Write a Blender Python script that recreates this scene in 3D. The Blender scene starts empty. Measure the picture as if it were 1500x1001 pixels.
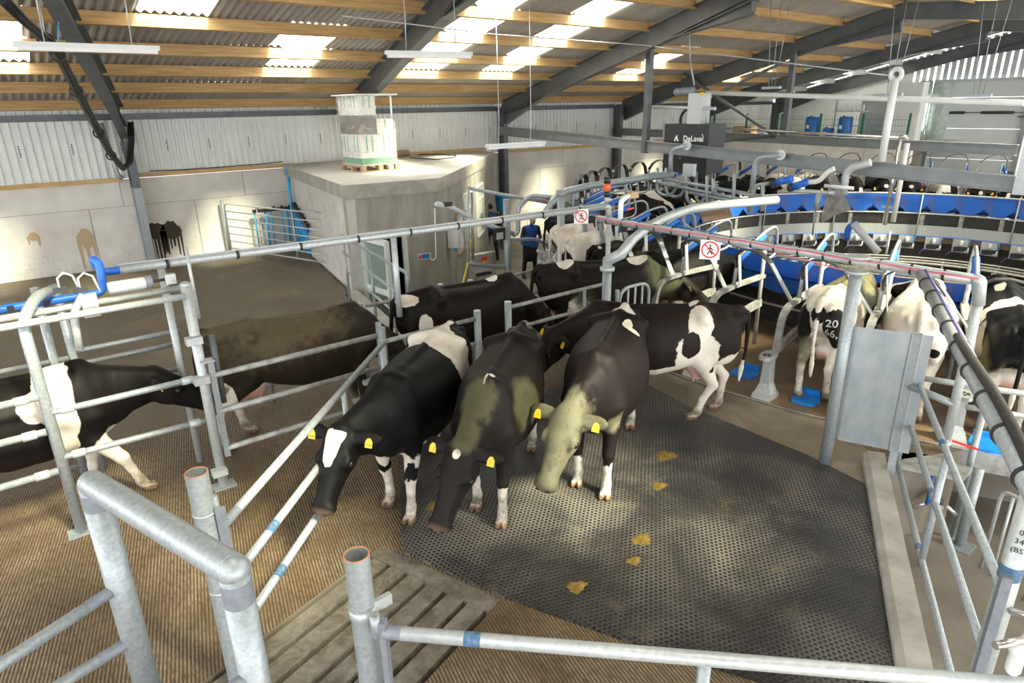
import bpy, math, random
import numpy as np
from mathutils import Vector, Matrix

random.seed(7)
SC = bpy.context.scene
COL = SC.collection
# ------------------------------------------------------------------ camera
F_PX, PITCH, ROLL, CAM_H, HEAD = 953.6, math.radians(19.9), math.radians(-1.06), 3.6, math.radians(52.05)
_fw = np.array([math.cos(HEAD)*math.cos(PITCH), math.sin(HEAD)*math.cos(PITCH), -math.sin(PITCH)])
_r0 = np.array([math.sin(HEAD), -math.cos(HEAD), 0.0])
_u0 = np.cross(_r0, _fw)
_rt = _r0*math.cos(ROLL)+_u0*math.sin(ROLL)
_up = -_r0*math.sin(ROLL)+_u0*math.cos(ROLL)
CAM = np.array([0.0, 0.0, CAM_H])
cd = bpy.data.cameras.new('camera'); cd.sensor_width = 36.0; cd.lens = F_PX*36.0/1500.0
cd.clip_start = 0.05; cd.clip_end = 400
cam = bpy.data.objects.new('camera', cd); COL.objects.link(cam)
mw = Matrix.Identity(4)
for i in range(3):
    mw[i][0] = _rt[i]; mw[i][1] = _up[i]; mw[i][2] = -_fw[i]; mw[i][3] = CAM[i]
cam.matrix_world = mw
SC.camera = cam
# ------------------------------------------------------------------ sky, sun, exposure
world = bpy.data.worlds.new('world'); SC.world = world; world.use_nodes = True
bg = world.node_tree.nodes['Background']
bg.inputs[0].default_value = (0.93, 0.965, 1.0, 1); bg.inputs[1].default_value = 3.6
sl = bpy.data.lights.new('sun', 'SUN'); sl.energy = 25.0; sl.angle = math.radians(13); sl.color = (1.0, 0.95, 0.66)
sun = bpy.data.objects.new('sun', sl); COL.objects.link(sun)
SUN_DIR = Vector((-0.25, 0.90, -1.0)).normalized()          # direction the light travels
sun.rotation_euler = SUN_DIR.to_track_quat('-Z', 'Y').to_euler()
sun.location = (8, 5, 20)
SC.view_settings.view_transform = 'Standard'; SC.view_settings.look = 'None'
SC.view_settings.gamma = 1.0; SC.view_settings.use_curve_mapping = False
SC.view_settings.exposure = 0.42

# ------------------------------------------------------------------ pixel -> place
def _ray(x, y): return _fw*F_PX+_rt*(x-750)-_up*(y-500.5)
def G(x, y, z=0.0):
    d = _ray(x, y); return Vector(CAM+d*((z-CAM_H)/d[2]))
def ONX(x, y, X):
    d = _ray(x, y); return Vector(CAM+d*(X/d[0]))
def ONY(x, y, Y):
    d = _ray(x, y); return Vector(CAM+d*(Y/d[1]))
def PROJ(p):
    v = np.array(p, float)-CAM; z = v@_fw
    return 750+F_PX*(v@_rt)/z, 500.5-F_PX*(v@_up)/z
def ZAT(b, y):
    lo, hi = -2.0, 7.0
    for _ in range(50):
        m = (lo+hi)/2
        if PROJ((b[0], b[1], m))[1] > y: lo = m
        else: hi = m
    return m
def ROOFZ(Y): return 3.75+0.228*(18.5-Y) if Y > 8.5 else 6.03-0.10*(8.5-Y)
def ONROOF(x, y, off=0.0):
    d = _ray(x, y); t = (3.75+0.228*18.5+off-CAM[2]-0.228*CAM[1])/(d[2]+0.228*d[1]); return Vector(CAM+d*t)
def V(*a): return Vector(a)

# ------------------------------------------------------------------ mesh builder
class MB:
    def __init__(s): s.v = []; s.f = []; s.sm = []
    def add(s, vs, fs, smooth=False):
        o = len(s.v); s.v += [tuple(p) for p in vs]
        s.f += [tuple(i+o for i in q) for q in fs]; s.sm += [smooth]*len(fs); return s
    def path(s, pts, r, n=10, cap=True, closed=False):
        pts = [Vector(p) for p in pts]; rs = r if isinstance(r, (list, tuple)) else [r]*len(pts)
        T = []
        for i in range(len(pts)):
            if closed: t = (pts[(i+1) % len(pts)]-pts[i-1])
            else: t = pts[min(i+1, len(pts)-1)]-pts[max(i-1, 0)]
            T.append(t.normalized() if t.length > 1e-9 else Vector((0, 0, 1)))
        a = Vector((0, 0, 1)) if abs(T[0].z) < 0.9 else Vector((1, 0, 0))
        nrm = (a-T[0]*a.dot(T[0])).normalized(); vs = []
        for i, p in enumerate(pts):
            nrm = (nrm-T[i]*nrm.dot(T[i])).normalized(); b = T[i].cross(nrm)
            k = 1.0
            if 0 < i < len(pts)-1:
                c = (pts[i]-pts[i-1]).normalized().dot(T[i]); k = 1/max(c, 0.5)
            for j in range(n):
                th = 2*math.pi*j/n
                vs.append(p+(nrm*math.cos(th)+b*math.sin(th))*rs[i]*(1 if k == 1 else min(k, 1.15)))
        fs = []
        L = len(pts) if closed else len(pts)-1
        for i in range(L):
            i2 = (i+1) % len(pts)
            for j in range(n):
                j2 = (j+1) % n; fs.append((i*n+j, i*n+j2, i2*n+j2, i2*n+j))
        s.add(vs, fs, True)
        if cap and not closed:
            o = len(s.v)-len(vs); e = o+(len(pts)-1)*n
            s.f.append(tuple(o+j for j in reversed(range(n)))); s.sm.append(False)
            s.f.append(tuple(e+j for j in range(n))); s.sm.append(False)
        return s
    def tube(s, a, b, r, n=10, cap=True): return s.path([a, b], r, n, cap)
    def hollow(s, a, b, r, wall, depth, n=24):
        """open pipe end at b: outer tube, rim, inner bore of given depth"""
        a = Vector(a); b = Vector(b); d = (b-a).normalized(); s.path([a, b], r, n, False)
        ax = Vector((1, 0, 0)) if abs(d.x) < 0.9 else Vector((0, 1, 0)); u = (ax-d*ax.dot(d)).normalized(); w = d.cross(u)
        vs = []
        for (q, rr) in ((b, r), (b, r-wall), (b-d*depth, r-wall)):
            for j in range(n):
                th = 2*math.pi*j/n; vs.append(q+(u*math.cos(th)+w*math.sin(th))*rr)
        fs = []
        for k in range(2):
            for j in range(n):
                j2 = (j+1) % n; fs.append((k*n+j, k*n+j2, (k+1)*n+j2, (k+1)*n+j))
        fs.append(tuple(2*n+j for j in range(n)))
        return s.add(vs, fs, False)
    def box(s, c, size, ax=None):
        c = Vector(c); h = [d/2 for d in size]
        ax = ax or (Vector((1, 0, 0)), Vector((0, 1, 0)), Vector((0, 0, 1)))
        vs = [c+ax[0]*h[0]*x+ax[1]*h[1]*y+ax[2]*h[2]*z for x in (-1, 1) for y in (-1, 1) for z in (-1, 1)]
        return s.add(vs, [(0, 1, 3, 2), (4, 6, 7, 5), (0, 4, 5, 1), (2, 3, 7, 6), (0, 2, 6, 4), (1, 5, 7, 3)])
    def bar(s, a, b, w, h, upv=(0, 0, 1)):
        a = Vector(a); b = Vector(b); d = b-a; L = d.length; d.normalize(); u = Vector(upv)
        if abs(u.dot(d)) > 0.97: u = Vector((1, 0, 0))
        side = d.cross(u).normalized(); u = side.cross(d).normalized()
        return s.box((a+b)/2, (L, w, h), (d, side, u))
    def flat(s, pts, w, t, wdir):
        """flat strap along pts, width w along wdir, thickness t"""
        pts = [Vector(p) for p in pts]; vs = []; wd = Vector(wdir).normalized()
        for i, p in enumerate(pts):
            tn = (pts[min(i+1, len(pts)-1)]-pts[max(i-1, 0)]).normalized(); nn = tn.cross(wd).normalized()
            for (a, b) in ((-1, -1), (1, -1), (1, 1), (-1, 1)): vs.append(p+wd*a*w/2+nn*b*t/2)
        fs = []
        for i in range(len(pts)-1):
            for j in range(4): fs.append((4*i+j, 4*i+(j+1) % 4, 4*i+4+(j+1) % 4, 4*i+4+j))
        e = 4*(len(pts)-1); fs += [(3, 2, 1, 0), (e, e+1, e+2, e+3)]
        return s.add(vs, fs)
    def prism(s, poly, z0, z1):
        n = len(poly); vs = [(p[0], p[1], z0) for p in poly]+[(p[0], p[1], z1) for p in poly]
        ar = sum(poly[i][0]*poly[(i+1) % n][1]-poly[(i+1) % n][0]*poly[i][1] for i in range(n))
        a = list(range(n)); b = list(range(n, 2*n))
        fs = [tuple(reversed(a)), tuple(b)]+[(i, (i+1) % n, n+(i+1) % n, n+i) for i in range(n)]
        if ar < 0: fs = [tuple(reversed(q)) for q in fs]
        return s.add(vs, fs)
    def ibeam(s, a, b, d, w, tf=0.012, tw=0.010, upv=(0, 0, 1), d2=None):
        a = Vector(a); b = Vector(b); D = (b-a).normalized(); u = Vector(upv)
        if abs(u.dot(D)) > 0.97: u = Vector((1, 0, 0))
        sd = D.cross(u).normalized(); u = sd.cross(D).normalized(); d2 = d2 or d
        def ring(p, dd): return [p+sd*x+u*z for x, z in ((-w/2, -dd/2), (w/2, -dd/2), (w/2, -dd/2+tf), (tw/2, -dd/2+tf), (tw/2, dd/2-tf), (w/2, dd/2-tf), (w/2, dd/2), (-w/2, dd/2), (-w/2, dd/2-tf), (-tw/2, dd/2-tf), (-tw/2, -dd/2+tf), (-w/2, -dd/2+tf))]
        vs = ring(a, d)+ring(b, d2); fs = [(i, (i+1) % 12, 12+(i+1) % 12, 12+i) for i in range(12)]
        fs += [tuple(reversed(range(12))), tuple(range(12, 24))]
        return s.add(vs, fs)
    def lathe(s, prof, c=(0, 0, 0), n=20, axis=(0, 0, 1)):
        ax = Vector(axis).normalized(); h = Vector((1, 0, 0)) if abs(ax.x) < 0.9 else Vector((0, 1, 0))
        u = (h-ax*h.dot(ax)).normalized(); w = ax.cross(u); c = Vector(c); vs = []
        for (r, z) in prof:
            for j in range(n):
                th = 2*math.pi*j/n; vs.append(c+ax*z+(u*math.cos(th)+w*math.sin(th))*r)
        fs = []
        for k in range(len(prof)-1):
            for j in range(n):
                j2 = (j+1) % n; fs.append((k*n+j, k*n+j2, (k+1)*n+j2, (k+1)*n+j))
        s.add(vs, fs, True)
        o = len(s.v)-len(vs); m = (len(prof)-1)*n+o
        s.f.append(tuple(o+j for j in reversed(range(n)))); s.sm.append(False)
        s.f.append(tuple(m+j for j in range(n))); s.sm.append(False)
        return s
    def ell(s, c, r, n=14, m=9, ax=None):
        ax = ax or (Vector((1, 0, 0)), Vector((0, 1, 0)), Vector((0, 0, 1))); c = Vector(c); vs = []
        for i in range(m+1):
            ph = math.pi*i/m
            for j in range(n):
                th = 2*math.pi*j/n
                vs.append(c+ax[0]*r[0]*math.sin(ph)*math.cos(th)+ax[1]*r[1]*math.sin(ph)*math.sin(th)+ax[2]*r[2]*math.cos(ph))
        fs = [(i*n+j, (i+1)*n+j, (i+1)*n+(j+1) % n, i*n+(j+1) % n) for i in range(m) for j in range(n)]
        return s.add(vs, fs, True)
    def mesh(s, name, mat, off=(0, 0, 0)):
        me = bpy.data.meshes.new(name)
        o = Vector(off); me.from_pydata([(p[0]-o.x, p[1]-o.y, p[2]-o.z) for p in s.v], [], s.f)
        me.polygons.foreach_set('use_smooth', s.sm)
        if mat: me.materials.append(mat)
        return me

def link(name, me, parent=None, loc=None):
    o = bpy.data.objects.new(name, me); COL.objects.link(o)
    if parent: o.parent = parent
    if loc is not None: o.location = loc
    return o
def tag(o, label=None, cat=None, group=None, kind=None):
    if label: o['label'] = label
    if cat: o['category'] = cat
    if group: o['group'] = group
    if kind: o['kind'] = kind
    return o
class Thing:
    """an Empty at the thing's base; parts are given in place coordinates"""
    def __init__(s, name, label, cat, loc=(0, 0, 0), group=None, kind=None):
        s.e = link(name, None, None, loc); s.loc = Vector(loc); s.e.empty_display_size = 0.1
        tag(s.e, label, cat, group, kind)
    def part(s, name, mb, mat, label=None, under=None):
        o = link(name, mb.mesh(name, mat, s.loc), under or s.e)
        if label: o['label'] = label
        return o
def solo(name, mb, mat, label, cat, loc=(0, 0, 0), group=None, kind=None):
    o = link(name, mb.mesh(name, mat, loc), None, loc); tag(o, label, cat, group, kind); return o
def bend(p, q, r, c, k=6):
    """arc points rounding corner c between points p and q with radius-ish r"""
    p = Vector(p); q = Vector(q); c = Vector(c); a = c+(p-c).normalized()*r; b = c+(q-c).normalized()*r
    return [a*(1-t)**2+c*2*t*(1-t)+b*t*t for t in [i/k for i in range(k+1)]]
def rounded(pts, r, k=6):
    pts = [Vector(p) for p in pts]; out = [pts[0]]
    for i in range(1, len(pts)-1):
        rr = min(r, (pts[i]-pts[i-1]).length*0.48, (pts[i+1]-pts[i]).length*0.48)
        out += bend(pts[i-1], pts[i+1], rr, pts[i], k)
    return out+[pts[-1]]

# ------------------------------------------------------------------ materials
MATS = {}
def nodes(name):
    m = bpy.data.materials.new(name); m.use_nodes = True; MATS[name] = m
    nt = m.node_tree; return m, nt, nt.nodes['Principled BSDF']
def _n(nt, t, **kw):
    nd = nt.nodes.new(t)
    for k, v in kw.items(): setattr(nd, k, v)
    return nd
def ramp(nt, src, stops):
    r = _n(nt, 'ShaderNodeValToRGB'); cr = r.color_ramp
    while len(cr.elements) < len(stops): cr.elements.new(0.5)
    for e, (p, c) in zip(cr.elements, stops): e.position = p; e.color = (*c, 1)
    nt.links.new(src, r.inputs[0]); return r.outputs[0]
def noise(nt, scale, detail=4, vec=None, rough=0.55, dist=0.0):
    t = _n(nt, 'ShaderNodeTexNoise'); t.inputs['Scale'].default_value = scale; t.inputs['Detail'].default_value = detail
    t.inputs['Roughness'].default_value = rough; t.inputs['Distortion'].default_value = dist
    if vec: nt.links.new(vec, t.inputs['Vector'])
    return t.outputs[0]
def mixc(nt, fac, a, b, mode='MIX'):
    m = _n(nt, 'ShaderNodeMix', data_type='RGBA', blend_type=mode)
    for sock, v in ((m.inputs[0], fac), (m.inputs[6], a), (m.inputs[7], b)):
        if hasattr(v, 'node'): nt.links.new(v, sock)
        else: sock.default_value = v if not isinstance(v, tuple) else (*v, 1)[:4]
    return m.outputs[2]
def math_(nt, op, a, b=None, c=None):
    m = _n(nt, 'ShaderNodeMath', operation=op)
    for i, v in enumerate((a, b, c)):
        if v is None: continue
        if hasattr(v, 'node'): nt.links.new(v, m.inputs[i])
        else: m.inputs[i].default_value = v
    return m.outputs[0]
def objvec(nt, scale=(1, 1, 1), rot=(0, 0, 0), coord='Object'):
    tc = _n(nt, 'ShaderNodeTexCoord'); mp = _n(nt, 'ShaderNodeMapping')
    mp.inputs['Scale'].default_value = scale; mp.inputs['Rotation'].default_value = rot
    nt.links.new(tc.outputs[coord], mp.inputs[0]); return mp.outputs[0]
def bump(nt, bs, h, strength=0.3, dist=0.01):
    b = _n(nt, 'ShaderNodeBump'); b.inputs['Strength'].default_value = strength; b.inputs['Distance'].default_value = dist
    nt.links.new(h, b.inputs['Height']); nt.links.new(b.outputs[0], bs.inputs['Normal'])
def simple(name, c1, c2=None, rough=0.6, metal=0.0, scale=8.0, bumpS=0.0, stretch=(1, 1, 1), spec=0.5, c3=None):
    m, nt, bs = nodes(name); bs.inputs['Roughness'].default_value = rough; bs.inputs['Metallic'].default_value = metal
    bs.inputs['Specular IOR Level'].default_value = spec
    if c2 is None: bs.inputs['Base Color'].default_value = (*c1, 1); return m
    v = objvec(nt, stretch); nz = noise(nt, scale, 5, v)
    st = [(0.30, c1), (0.68, c2)] if c3 is None else [(0.28, c1), (0.5, c3), (0.7, c2)]
    nt.links.new(ramp(nt, nz, st), bs.inputs['Base Color'])
    if bumpS: bump(nt, bs, nz, bumpS, 0.01)
    return m
simple('galv', (0.30, 0.335, 0.36), (0.44, 0.48, 0.50), 0.40, 0.35, 38)
simple('galv_sheet', (0.30, 0.34, 0.365), (0.44, 0.48, 0.50), 0.36, 0.4, 7, stretch=(1, 1, 0.5))
simple('galv_light', (0.46, 0.49, 0.50), (0.60, 0.63, 0.63), 0.38, 0.3, 30)
simple('galv_old', (0.24, 0.20, 0.155), (0.50, 0.51, 0.50), 0.5, 0.25, 9, c3=(0.38, 0.38, 0.37))
simple('rust_rim', (0.45, 0.16, 0.07), (0.55, 0.28, 0.16), 0.7, 0, 30)
simple('beam_grey', (0.22, 0.235, 0.24), (0.30, 0.315, 0.32), 0.4, 0.3, 3)
simple('galv_patch', (0.20, 0.22, 0.26), (0.27, 0.29, 0.33), 0.6, 0.2, 20)
simple('steel_dark', (0.105, 0.115, 0.122), (0.15, 0.16, 0.168), 0.42, 0.25, 3)
simple('steel_light', (0.50, 0.52, 0.52), (0.64, 0.66, 0.66), 0.35, 0.4, 3)
simple('stainless', (0.55, 0.53, 0.50), (0.72, 0.70, 0.67), 0.25, 0.8, 4)
simple('black_rubber', (0.018, 0.018, 0.018), (0.04, 0.038, 0.036), 0.55, 0, 12)
simple('black_plastic', (0.02, 0.02, 0.022), (0.035, 0.035, 0.038), 0.45, 0, 6)
simple('dark_box', (0.03, 0.034, 0.038), None, 0.4)
simple('white_plastic', (0.78, 0.79, 0.78), (0.86, 0.86, 0.85), 0.35, 0, 5)
simple('grey_plastic', (0.50, 0.52, 0.54), (0.58, 0.6, 0.61), 0.45, 0, 5)
simple('blue_plastic', (0.015, 0.12, 0.58), (0.03, 0.19, 0.72), 0.38, 0, 6)
simple('blue_manger', (0.10, 0.12, 0.30), (0.015, 0.15, 0.66), 0.42, 0, 4.0, stretch=(1, 1, 0.6), c3=(0.015, 0.14, 0.60))
simple('blue_shovel', (0.01, 0.20, 0.72), (0.02, 0.30, 0.85), 0.4, 0, 4)
simple('blue_hose', (0.01, 0.16, 0.55), None, 0.4)
simple('cyan_pipe', (0.02, 0.33, 0.70), (0.05, 0.42, 0.78), 0.4, 0, 5)
simple('violet_hose', (0.16, 0.12, 0.50), None, 0.45)
simple('red_paint', (0.75, 0.03, 0.03), None, 0.4)
simple('orange_lamp', (0.90, 0.16, 0.03), None, 0.3)
simple('yellow_tag', (0.75, 0.46, 0.02), (0.88, 0.60, 0.03), 0.5, 0, 30)
simple('yellow_hose', (0.85, 0.62, 0.08), None, 0.5)
simple('pink_cord', (0.80, 0.22, 0.28), None, 0.6)
simple('pink_panel', (0.75, 0.22, 0.55), None, 0.6)
simple('print_black', (0.02, 0.02, 0.02), None, 0.6)
simple('print_white', (0.9, 0.9, 0.9), None, 0.6)
simple('print_blue', (0.02, 0.10, 0.26), (0.16, 0.24, 0.32), 0.6, 0, 40)
simple('print_green', (0.04, 0.32, 0.16), None, 0.6)
simple('timber', (0.40, 0.235, 0.09), (0.62, 0.41, 0.19), 0.7, 0, 5, stretch=(0.35, 5, 5), c3=(0.54, 0.34, 0.145))
simple('timber_pallet', (0.38, 0.24, 0.14), (0.58, 0.40, 0.26), 0.8, 0, 8, stretch=(2, 2, 8))
simple('brown_door', (0.25, 0.13, 0.05), (0.33, 0.18, 0.08), 0.5, 0, 6)
simple('cladding', (0.74, 0.76, 0.74), (0.83, 0.85, 0.83), 0.4, 0.0, 1.5)
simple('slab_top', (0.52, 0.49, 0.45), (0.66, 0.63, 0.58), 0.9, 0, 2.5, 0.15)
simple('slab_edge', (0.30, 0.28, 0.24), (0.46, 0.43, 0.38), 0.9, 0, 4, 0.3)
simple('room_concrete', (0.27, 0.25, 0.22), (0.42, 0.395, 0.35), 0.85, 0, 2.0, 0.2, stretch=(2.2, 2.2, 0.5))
simple('kerb_concrete', (0.33, 0.31, 0.27), (0.53, 0.50, 0.45), 0.85, 0, 4.0, 0.3)
simple('pit_concrete', (0.15, 0.125, 0.095), (0.27, 0.235, 0.19), 0.6, 0, 1.6, 0.2)
simple('roller_door', (0.66, 0.69, 0.69), (0.74, 0.77, 0.77), 0.45, 0, 1.5)
simple('barrel_blue', (0.01, 0.10, 0.40), (0.02, 0.16, 0.52), 0.35, 0, 3)
simple('mesh_green', (0.02, 0.16, 0.09), None, 0.5)
simple('foil', (0.45, 0.55, 0.50), (0.80, 0.84, 0.82), 0.25, 0.6, 9, 0.6)
simple('carton', (0.66, 0.66, 0.61), (0.78, 0.78, 0.74), 0.7, 0, 6)
simple('carton_dark', (0.055, 0.05, 0.045), None, 0.7)
simple('hoof', (0.16, 0.09, 0.05), (0.35, 0.21, 0.12), 0.6, 0, 18)
simple('eye', (0.01, 0.008, 0.006), None, 0.1)
simple('manure', (0.085, 0.055, 0.012), (0.22, 0.145, 0.03), 0.55, 0, 30, 0.8)
simple('coat_dark', (0.012, 0.012, 0.014), None, 0.8)
simple('glass_pane', (0.35, 0.42, 0.38), (0.45, 0.50, 0.44), 0.08, 0, 2)
simple('frame_white', (0.78, 0.78, 0.76), None, 0.4)
simple('timber_trim', (0.50, 0.33, 0.14), (0.66, 0.46, 0.22), 0.75, 0, 4, stretch=(0.6, 4, 4))
simple('light_case', (0.70, 0.72, 0.72), (0.80, 0.81, 0.81), 0.4, 0, 3)
simple('cable', (0.018, 0.018, 0.02), None, 0.5)
simple('purlin_white', (0.62, 0.62, 0.58), (0.72, 0.72, 0.68), 0.6, 0, 3)
def _special():
    # fibre cement roofing
    m, nt, bs = nodes('fibre_cement'); bs.inputs['Roughness'].default_value = 0.85
    nz = noise(nt, 1.2, 6, objvec(nt)); nt.links.new(ramp(nt, nz, [(0.3, (0.30, 0.275, 0.245)), (0.7, (0.46, 0.43, 0.39))]), bs.inputs['Base Color'])
    # translucent roof light
    m, nt, bs = nodes('roof_light'); out = nt.nodes['Material Output']; nt.nodes.remove(bs)
    tr = _n(nt, 'ShaderNodeBsdfTransparent'); tr.inputs[0].default_value = (0.92, 0.93, 0.92, 1)
    tl = _n(nt, 'ShaderNodeBsdfTranslucent'); tl.inputs[0].default_value = (0.92, 0.94, 0.94, 1)
    mx = _n(nt, 'ShaderNodeMixShader'); mx.inputs[0].default_value = 0.45
    nt.links.new(tr.outputs[0], mx.inputs[1]); nt.links.new(tl.outputs[0], mx.inputs[2]); nt.links.new(mx.outputs[0], out.inputs[0])
    # shrink wrap
    m, nt, bs = nodes('shrink_wrap'); out = nt.nodes['Material Output']
    bs.inputs['Base Color'].default_value = (0.86, 0.80, 0.74, 1); bs.inputs['Roughness'].default_value = 0.3
    tr = _n(nt, 'ShaderNodeBsdfTransparent'); mx = _n(nt, 'ShaderNodeMixShader')
    fa = math_(nt, 'MULTIPLY', noise(nt, 3.2, 3, objvec(nt, (1, 1, 1.6), (0.4, 0.5, 0)), dist=1.2), 0.5)
    nt.links.new(fa, mx.inputs[0]); nt.links.new(tr.outputs[0], mx.inputs[1]); nt.links.new(bs.outputs[0], mx.inputs[2]); nt.links.new(mx.outputs[0], out.inputs[0])
    # mesh fence / clear glass are real geometry; window glass:
    m, nt, bs = nodes('clear_glass'); out = nt.nodes['Material Output']
    bs.inputs['Base Color'].default_value = (0.6, 0.7, 0.66, 1); bs.inputs['Roughness'].default_value = 0.05
    tr = _n(nt, 'ShaderNodeBsdfTransparent'); tr.inputs[0].default_value = (0.8, 0.88, 0.84, 1); mx = _n(nt, 'ShaderNodeMixShader'); mx.inputs[0].default_value = 0.3
    nt.links.new(tr.outputs[0], mx.inputs[1]); nt.links.new(bs.outputs[0], mx.inputs[2]); nt.links.new(mx.outputs[0], out.inputs[0])
    # wall concrete panel: pale, manure splashed towards the ground
    m, nt, bs = nodes('wall_panel'); bs.inputs['Roughness'].default_value = 0.88
    v = objvec(nt); base = ramp(nt, noise(nt, 1.6, 6, v), [(0.3, (0.62, 0.59, 0.55)), (0.7, (0.78, 0.755, 0.715))])
    tc = _n(nt, 'ShaderNodeNewGeometry'); sp = _n(nt, 'ShaderNodeSeparateXYZ'); nt.links.new(tc.outputs['Position'], sp.inputs[0])
    low = math_(nt, 'SUBTRACT', 0.80, math_(nt, 'MULTIPLY', sp.outputs[2], 0.75))
    spk = math_(nt, 'MULTIPLY', ramp(nt, noise(nt, 16, 8, v, 0.8), [(0.52, (0, 0, 0)), (0.66, (1, 1, 1))]), math_(nt, 'MAXIMUM', low, 0.0))
    nt.links.new(mixc(nt, spk, base, (0.30, 0.20, 0.10)), bs.inputs['Base Color']); bump(nt, bs, noise(nt, 14, 5, v), 0.15, 0.01)
    # yard floor: soiled concrete at the back, ribbed concrete towards the viewer
    m, nt, bs = nodes('yard_floor'); v = objvec(nt)
    n1 = noise(nt, 1.1, 8, v, 0.66, 0.8); n2 = noise(nt, 9, 6, v, 0.65)
    wv = _n(nt, 'ShaderNodeTexWave', wave_type='BANDS', bands_direction='X'); wv.inputs['Scale'].default_value = 12.5
    wv.inputs['Distortion'].default_value = 0.7; wv.inputs['Detail'].default_value = 2; wv.inputs['Detail Scale'].default_value = 4
    rot = objvec(nt, (1, 1, 1), (0, 0, math.radians(13))); nt.links.new(rot, wv.inputs['Vector'])
    dash = noise(nt, 30, 3, objvec(nt, (1, 0.45, 1), (0, 0, math.radians(13))))
    rib = math_(nt, 'MULTIPLY', wv.outputs[1], ramp(nt, dash, [(0.30, (0.25, 0.25, 0.25)), (0.55, (1, 1, 1))]))
    sepg = _n(nt, 'ShaderNodeSeparateXYZ'); nt.links.new(v, sepg.inputs[0])
    # ribbed zone: Y < 8.2 (feather with noise)
    zone = math_(nt, 'SUBTRACT', math_(nt, 'ADD', 8.1, math_(nt, 'MULTIPLY', n1, 1.2)), sepg.outputs[1])
    zone = ramp(nt, zone, [(0.0, (0, 0, 0)), (0.6, (1, 1, 1))])
    soil = ramp(nt, n1, [(0.30, (0.085, 0.066, 0.038)), (0.5, (0.155, 0.122, 0.076)), (0.70, (0.25, 0.205, 0.135))])
    soil = mixc(nt, math_(nt, 'MULTIPLY', n2, 0.55), soil, (0.07, 0.057, 0.036))
    ribc = mixc(nt, rib, (0.065, 0.045, 0.025), ramp(nt, n1, [(0.32, (0.17, 0.11, 0.055)), (0.5, (0.29, 0.20, 0.115)), (0.68, (0.40, 0.31, 0.20))]))
    ribc = mixc(nt, math_(nt, 'MULTIPLY', ramp(nt, n2, [(0.48, (0, 0, 0)), (0.7, (1, 1, 1))]), 0.55), ribc, (0.13, 0.088, 0.04))
    nt.links.new(mixc(nt, zone, soil, ribc), bs.inputs['Base Color'])
    hgt = math_(nt, 'ADD', math_(nt, 'MULTIPLY', math_(nt, 'MULTIPLY', rib, zone), 1.0), math_(nt, 'MULTIPLY', n2, 0.9))
    bump(nt, bs, hgt, 0.55, 0.012)
    nt.links.new(ramp(nt, n1, [(0.35, (0.42, 0.42, 0.42)), (0.6, (0.75, 0.75, 0.75))]), bs.inputs['Roughness'])
    # entry concrete strip beside the platform
    m, nt, bs = nodes('entry_concrete'); v = objvec(nt)
    nt.links.new(ramp(nt, noise(nt, 1.4, 7, v, 0.6, 0.8), [(0.3, (0.14, 0.105, 0.07)), (0.5, (0.22, 0.175, 0.125)), (0.74, (0.33, 0.28, 0.22))]), bs.inputs['Base Color'])
    bs.inputs['Roughness'].default_value = 0.45; bump(nt, bs, noise(nt, 22, 5, v), 0.2, 0.008)
    # platform deck
    m, nt, bs = nodes('deck_concrete'); v = objvec(nt)
    nt.links.new(ramp(nt, noise(nt, 1.8, 7, v, 0.6, 0.6), [(0.3, (0.15, 0.095, 0.05)), (0.55, (0.25, 0.17, 0.10)), (0.76, (0.36, 0.27, 0.18))]), bs.inputs['Base Color'])
    bs.inputs['Roughness'].default_value = 0.42; bump(nt, bs, noise(nt, 30, 4, v), 0.2, 0.006)
    # slatted panel concrete
    m, nt, bs = nodes('slat_concrete'); v = objvec(nt)
    nt.links.new(ramp(nt, noise(nt, 5.0, 8, v, 0.75, 0.5), [(0.34, (0.075, 0.058, 0.038)), (0.48, (0.16, 0.138, 0.108)), (0.66, (0.27, 0.245, 0.205))]), bs.inputs['Base Color'])
    bs.inputs['Roughness'].default_value = 0.7; bump(nt, bs, noise(nt, 40, 5, v), 0.5, 0.01)
    # perforated black rubber mat: round holes in staggered rows
    m, nt, bs = nodes('hole_mat'); v = objvec(nt, (1, 1, 1), (0, 0, math.radians(20)))
    def dots(vec, sx, sy, ox, oy):
        mp = _n(nt, 'ShaderNodeMapping'); mp.inputs['Scale'].default_value = (sx, sy, 0); mp.inputs['Location'].default_value = (ox, oy, 0)
        nt.links.new(vec, mp.inputs[0]); fr = _n(nt, 'ShaderNodeVectorMath', operation='FRACTION'); nt.links.new(mp.outputs[0], fr.inputs[0])
        sb = _n(nt, 'ShaderNodeVectorMath', operation='SUBTRACT'); nt.links.new(fr.outputs[0], sb.inputs[0]); sb.inputs[1].default_value = (0.5, 0.5, 0)
        mu = _n(nt, 'ShaderNodeVectorMath', operation='MULTIPLY'); nt.links.new(sb.outputs[0], mu.inputs[0]); mu.inputs[1].default_value = (1/sx, 1/sy, 0)
        ln = _n(nt, 'ShaderNodeVectorMath', operation='LENGTH'); nt.links.new(mu.outputs[0], ln.inputs[0]); return ln.outputs[1]
    pit = 0.042; sx = 1/pit; sy = 1/(pit*1.732)
    dmin = math_(nt, 'MINIMUM', dots(v, sx, sy, 0, 0), dots(v, sx, sy, 0.5, 0.5))
    hole = ramp(nt, math_(nt, 'MULTIPLY', dmin, 25), [(0.30, (0, 0, 0)), (0.38, (1, 1, 1))])
    big = noise(nt, 1.1, 7, v, 0.62, 0.5)
    top = ramp(nt, big, [(0.33, (0.022, 0.021, 0.023)), (0.46, (0.060, 0.056, 0.057)), (0.58, (0.135, 0.125, 0.118)), (0.72, (0.22, 0.20, 0.17))])
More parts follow.
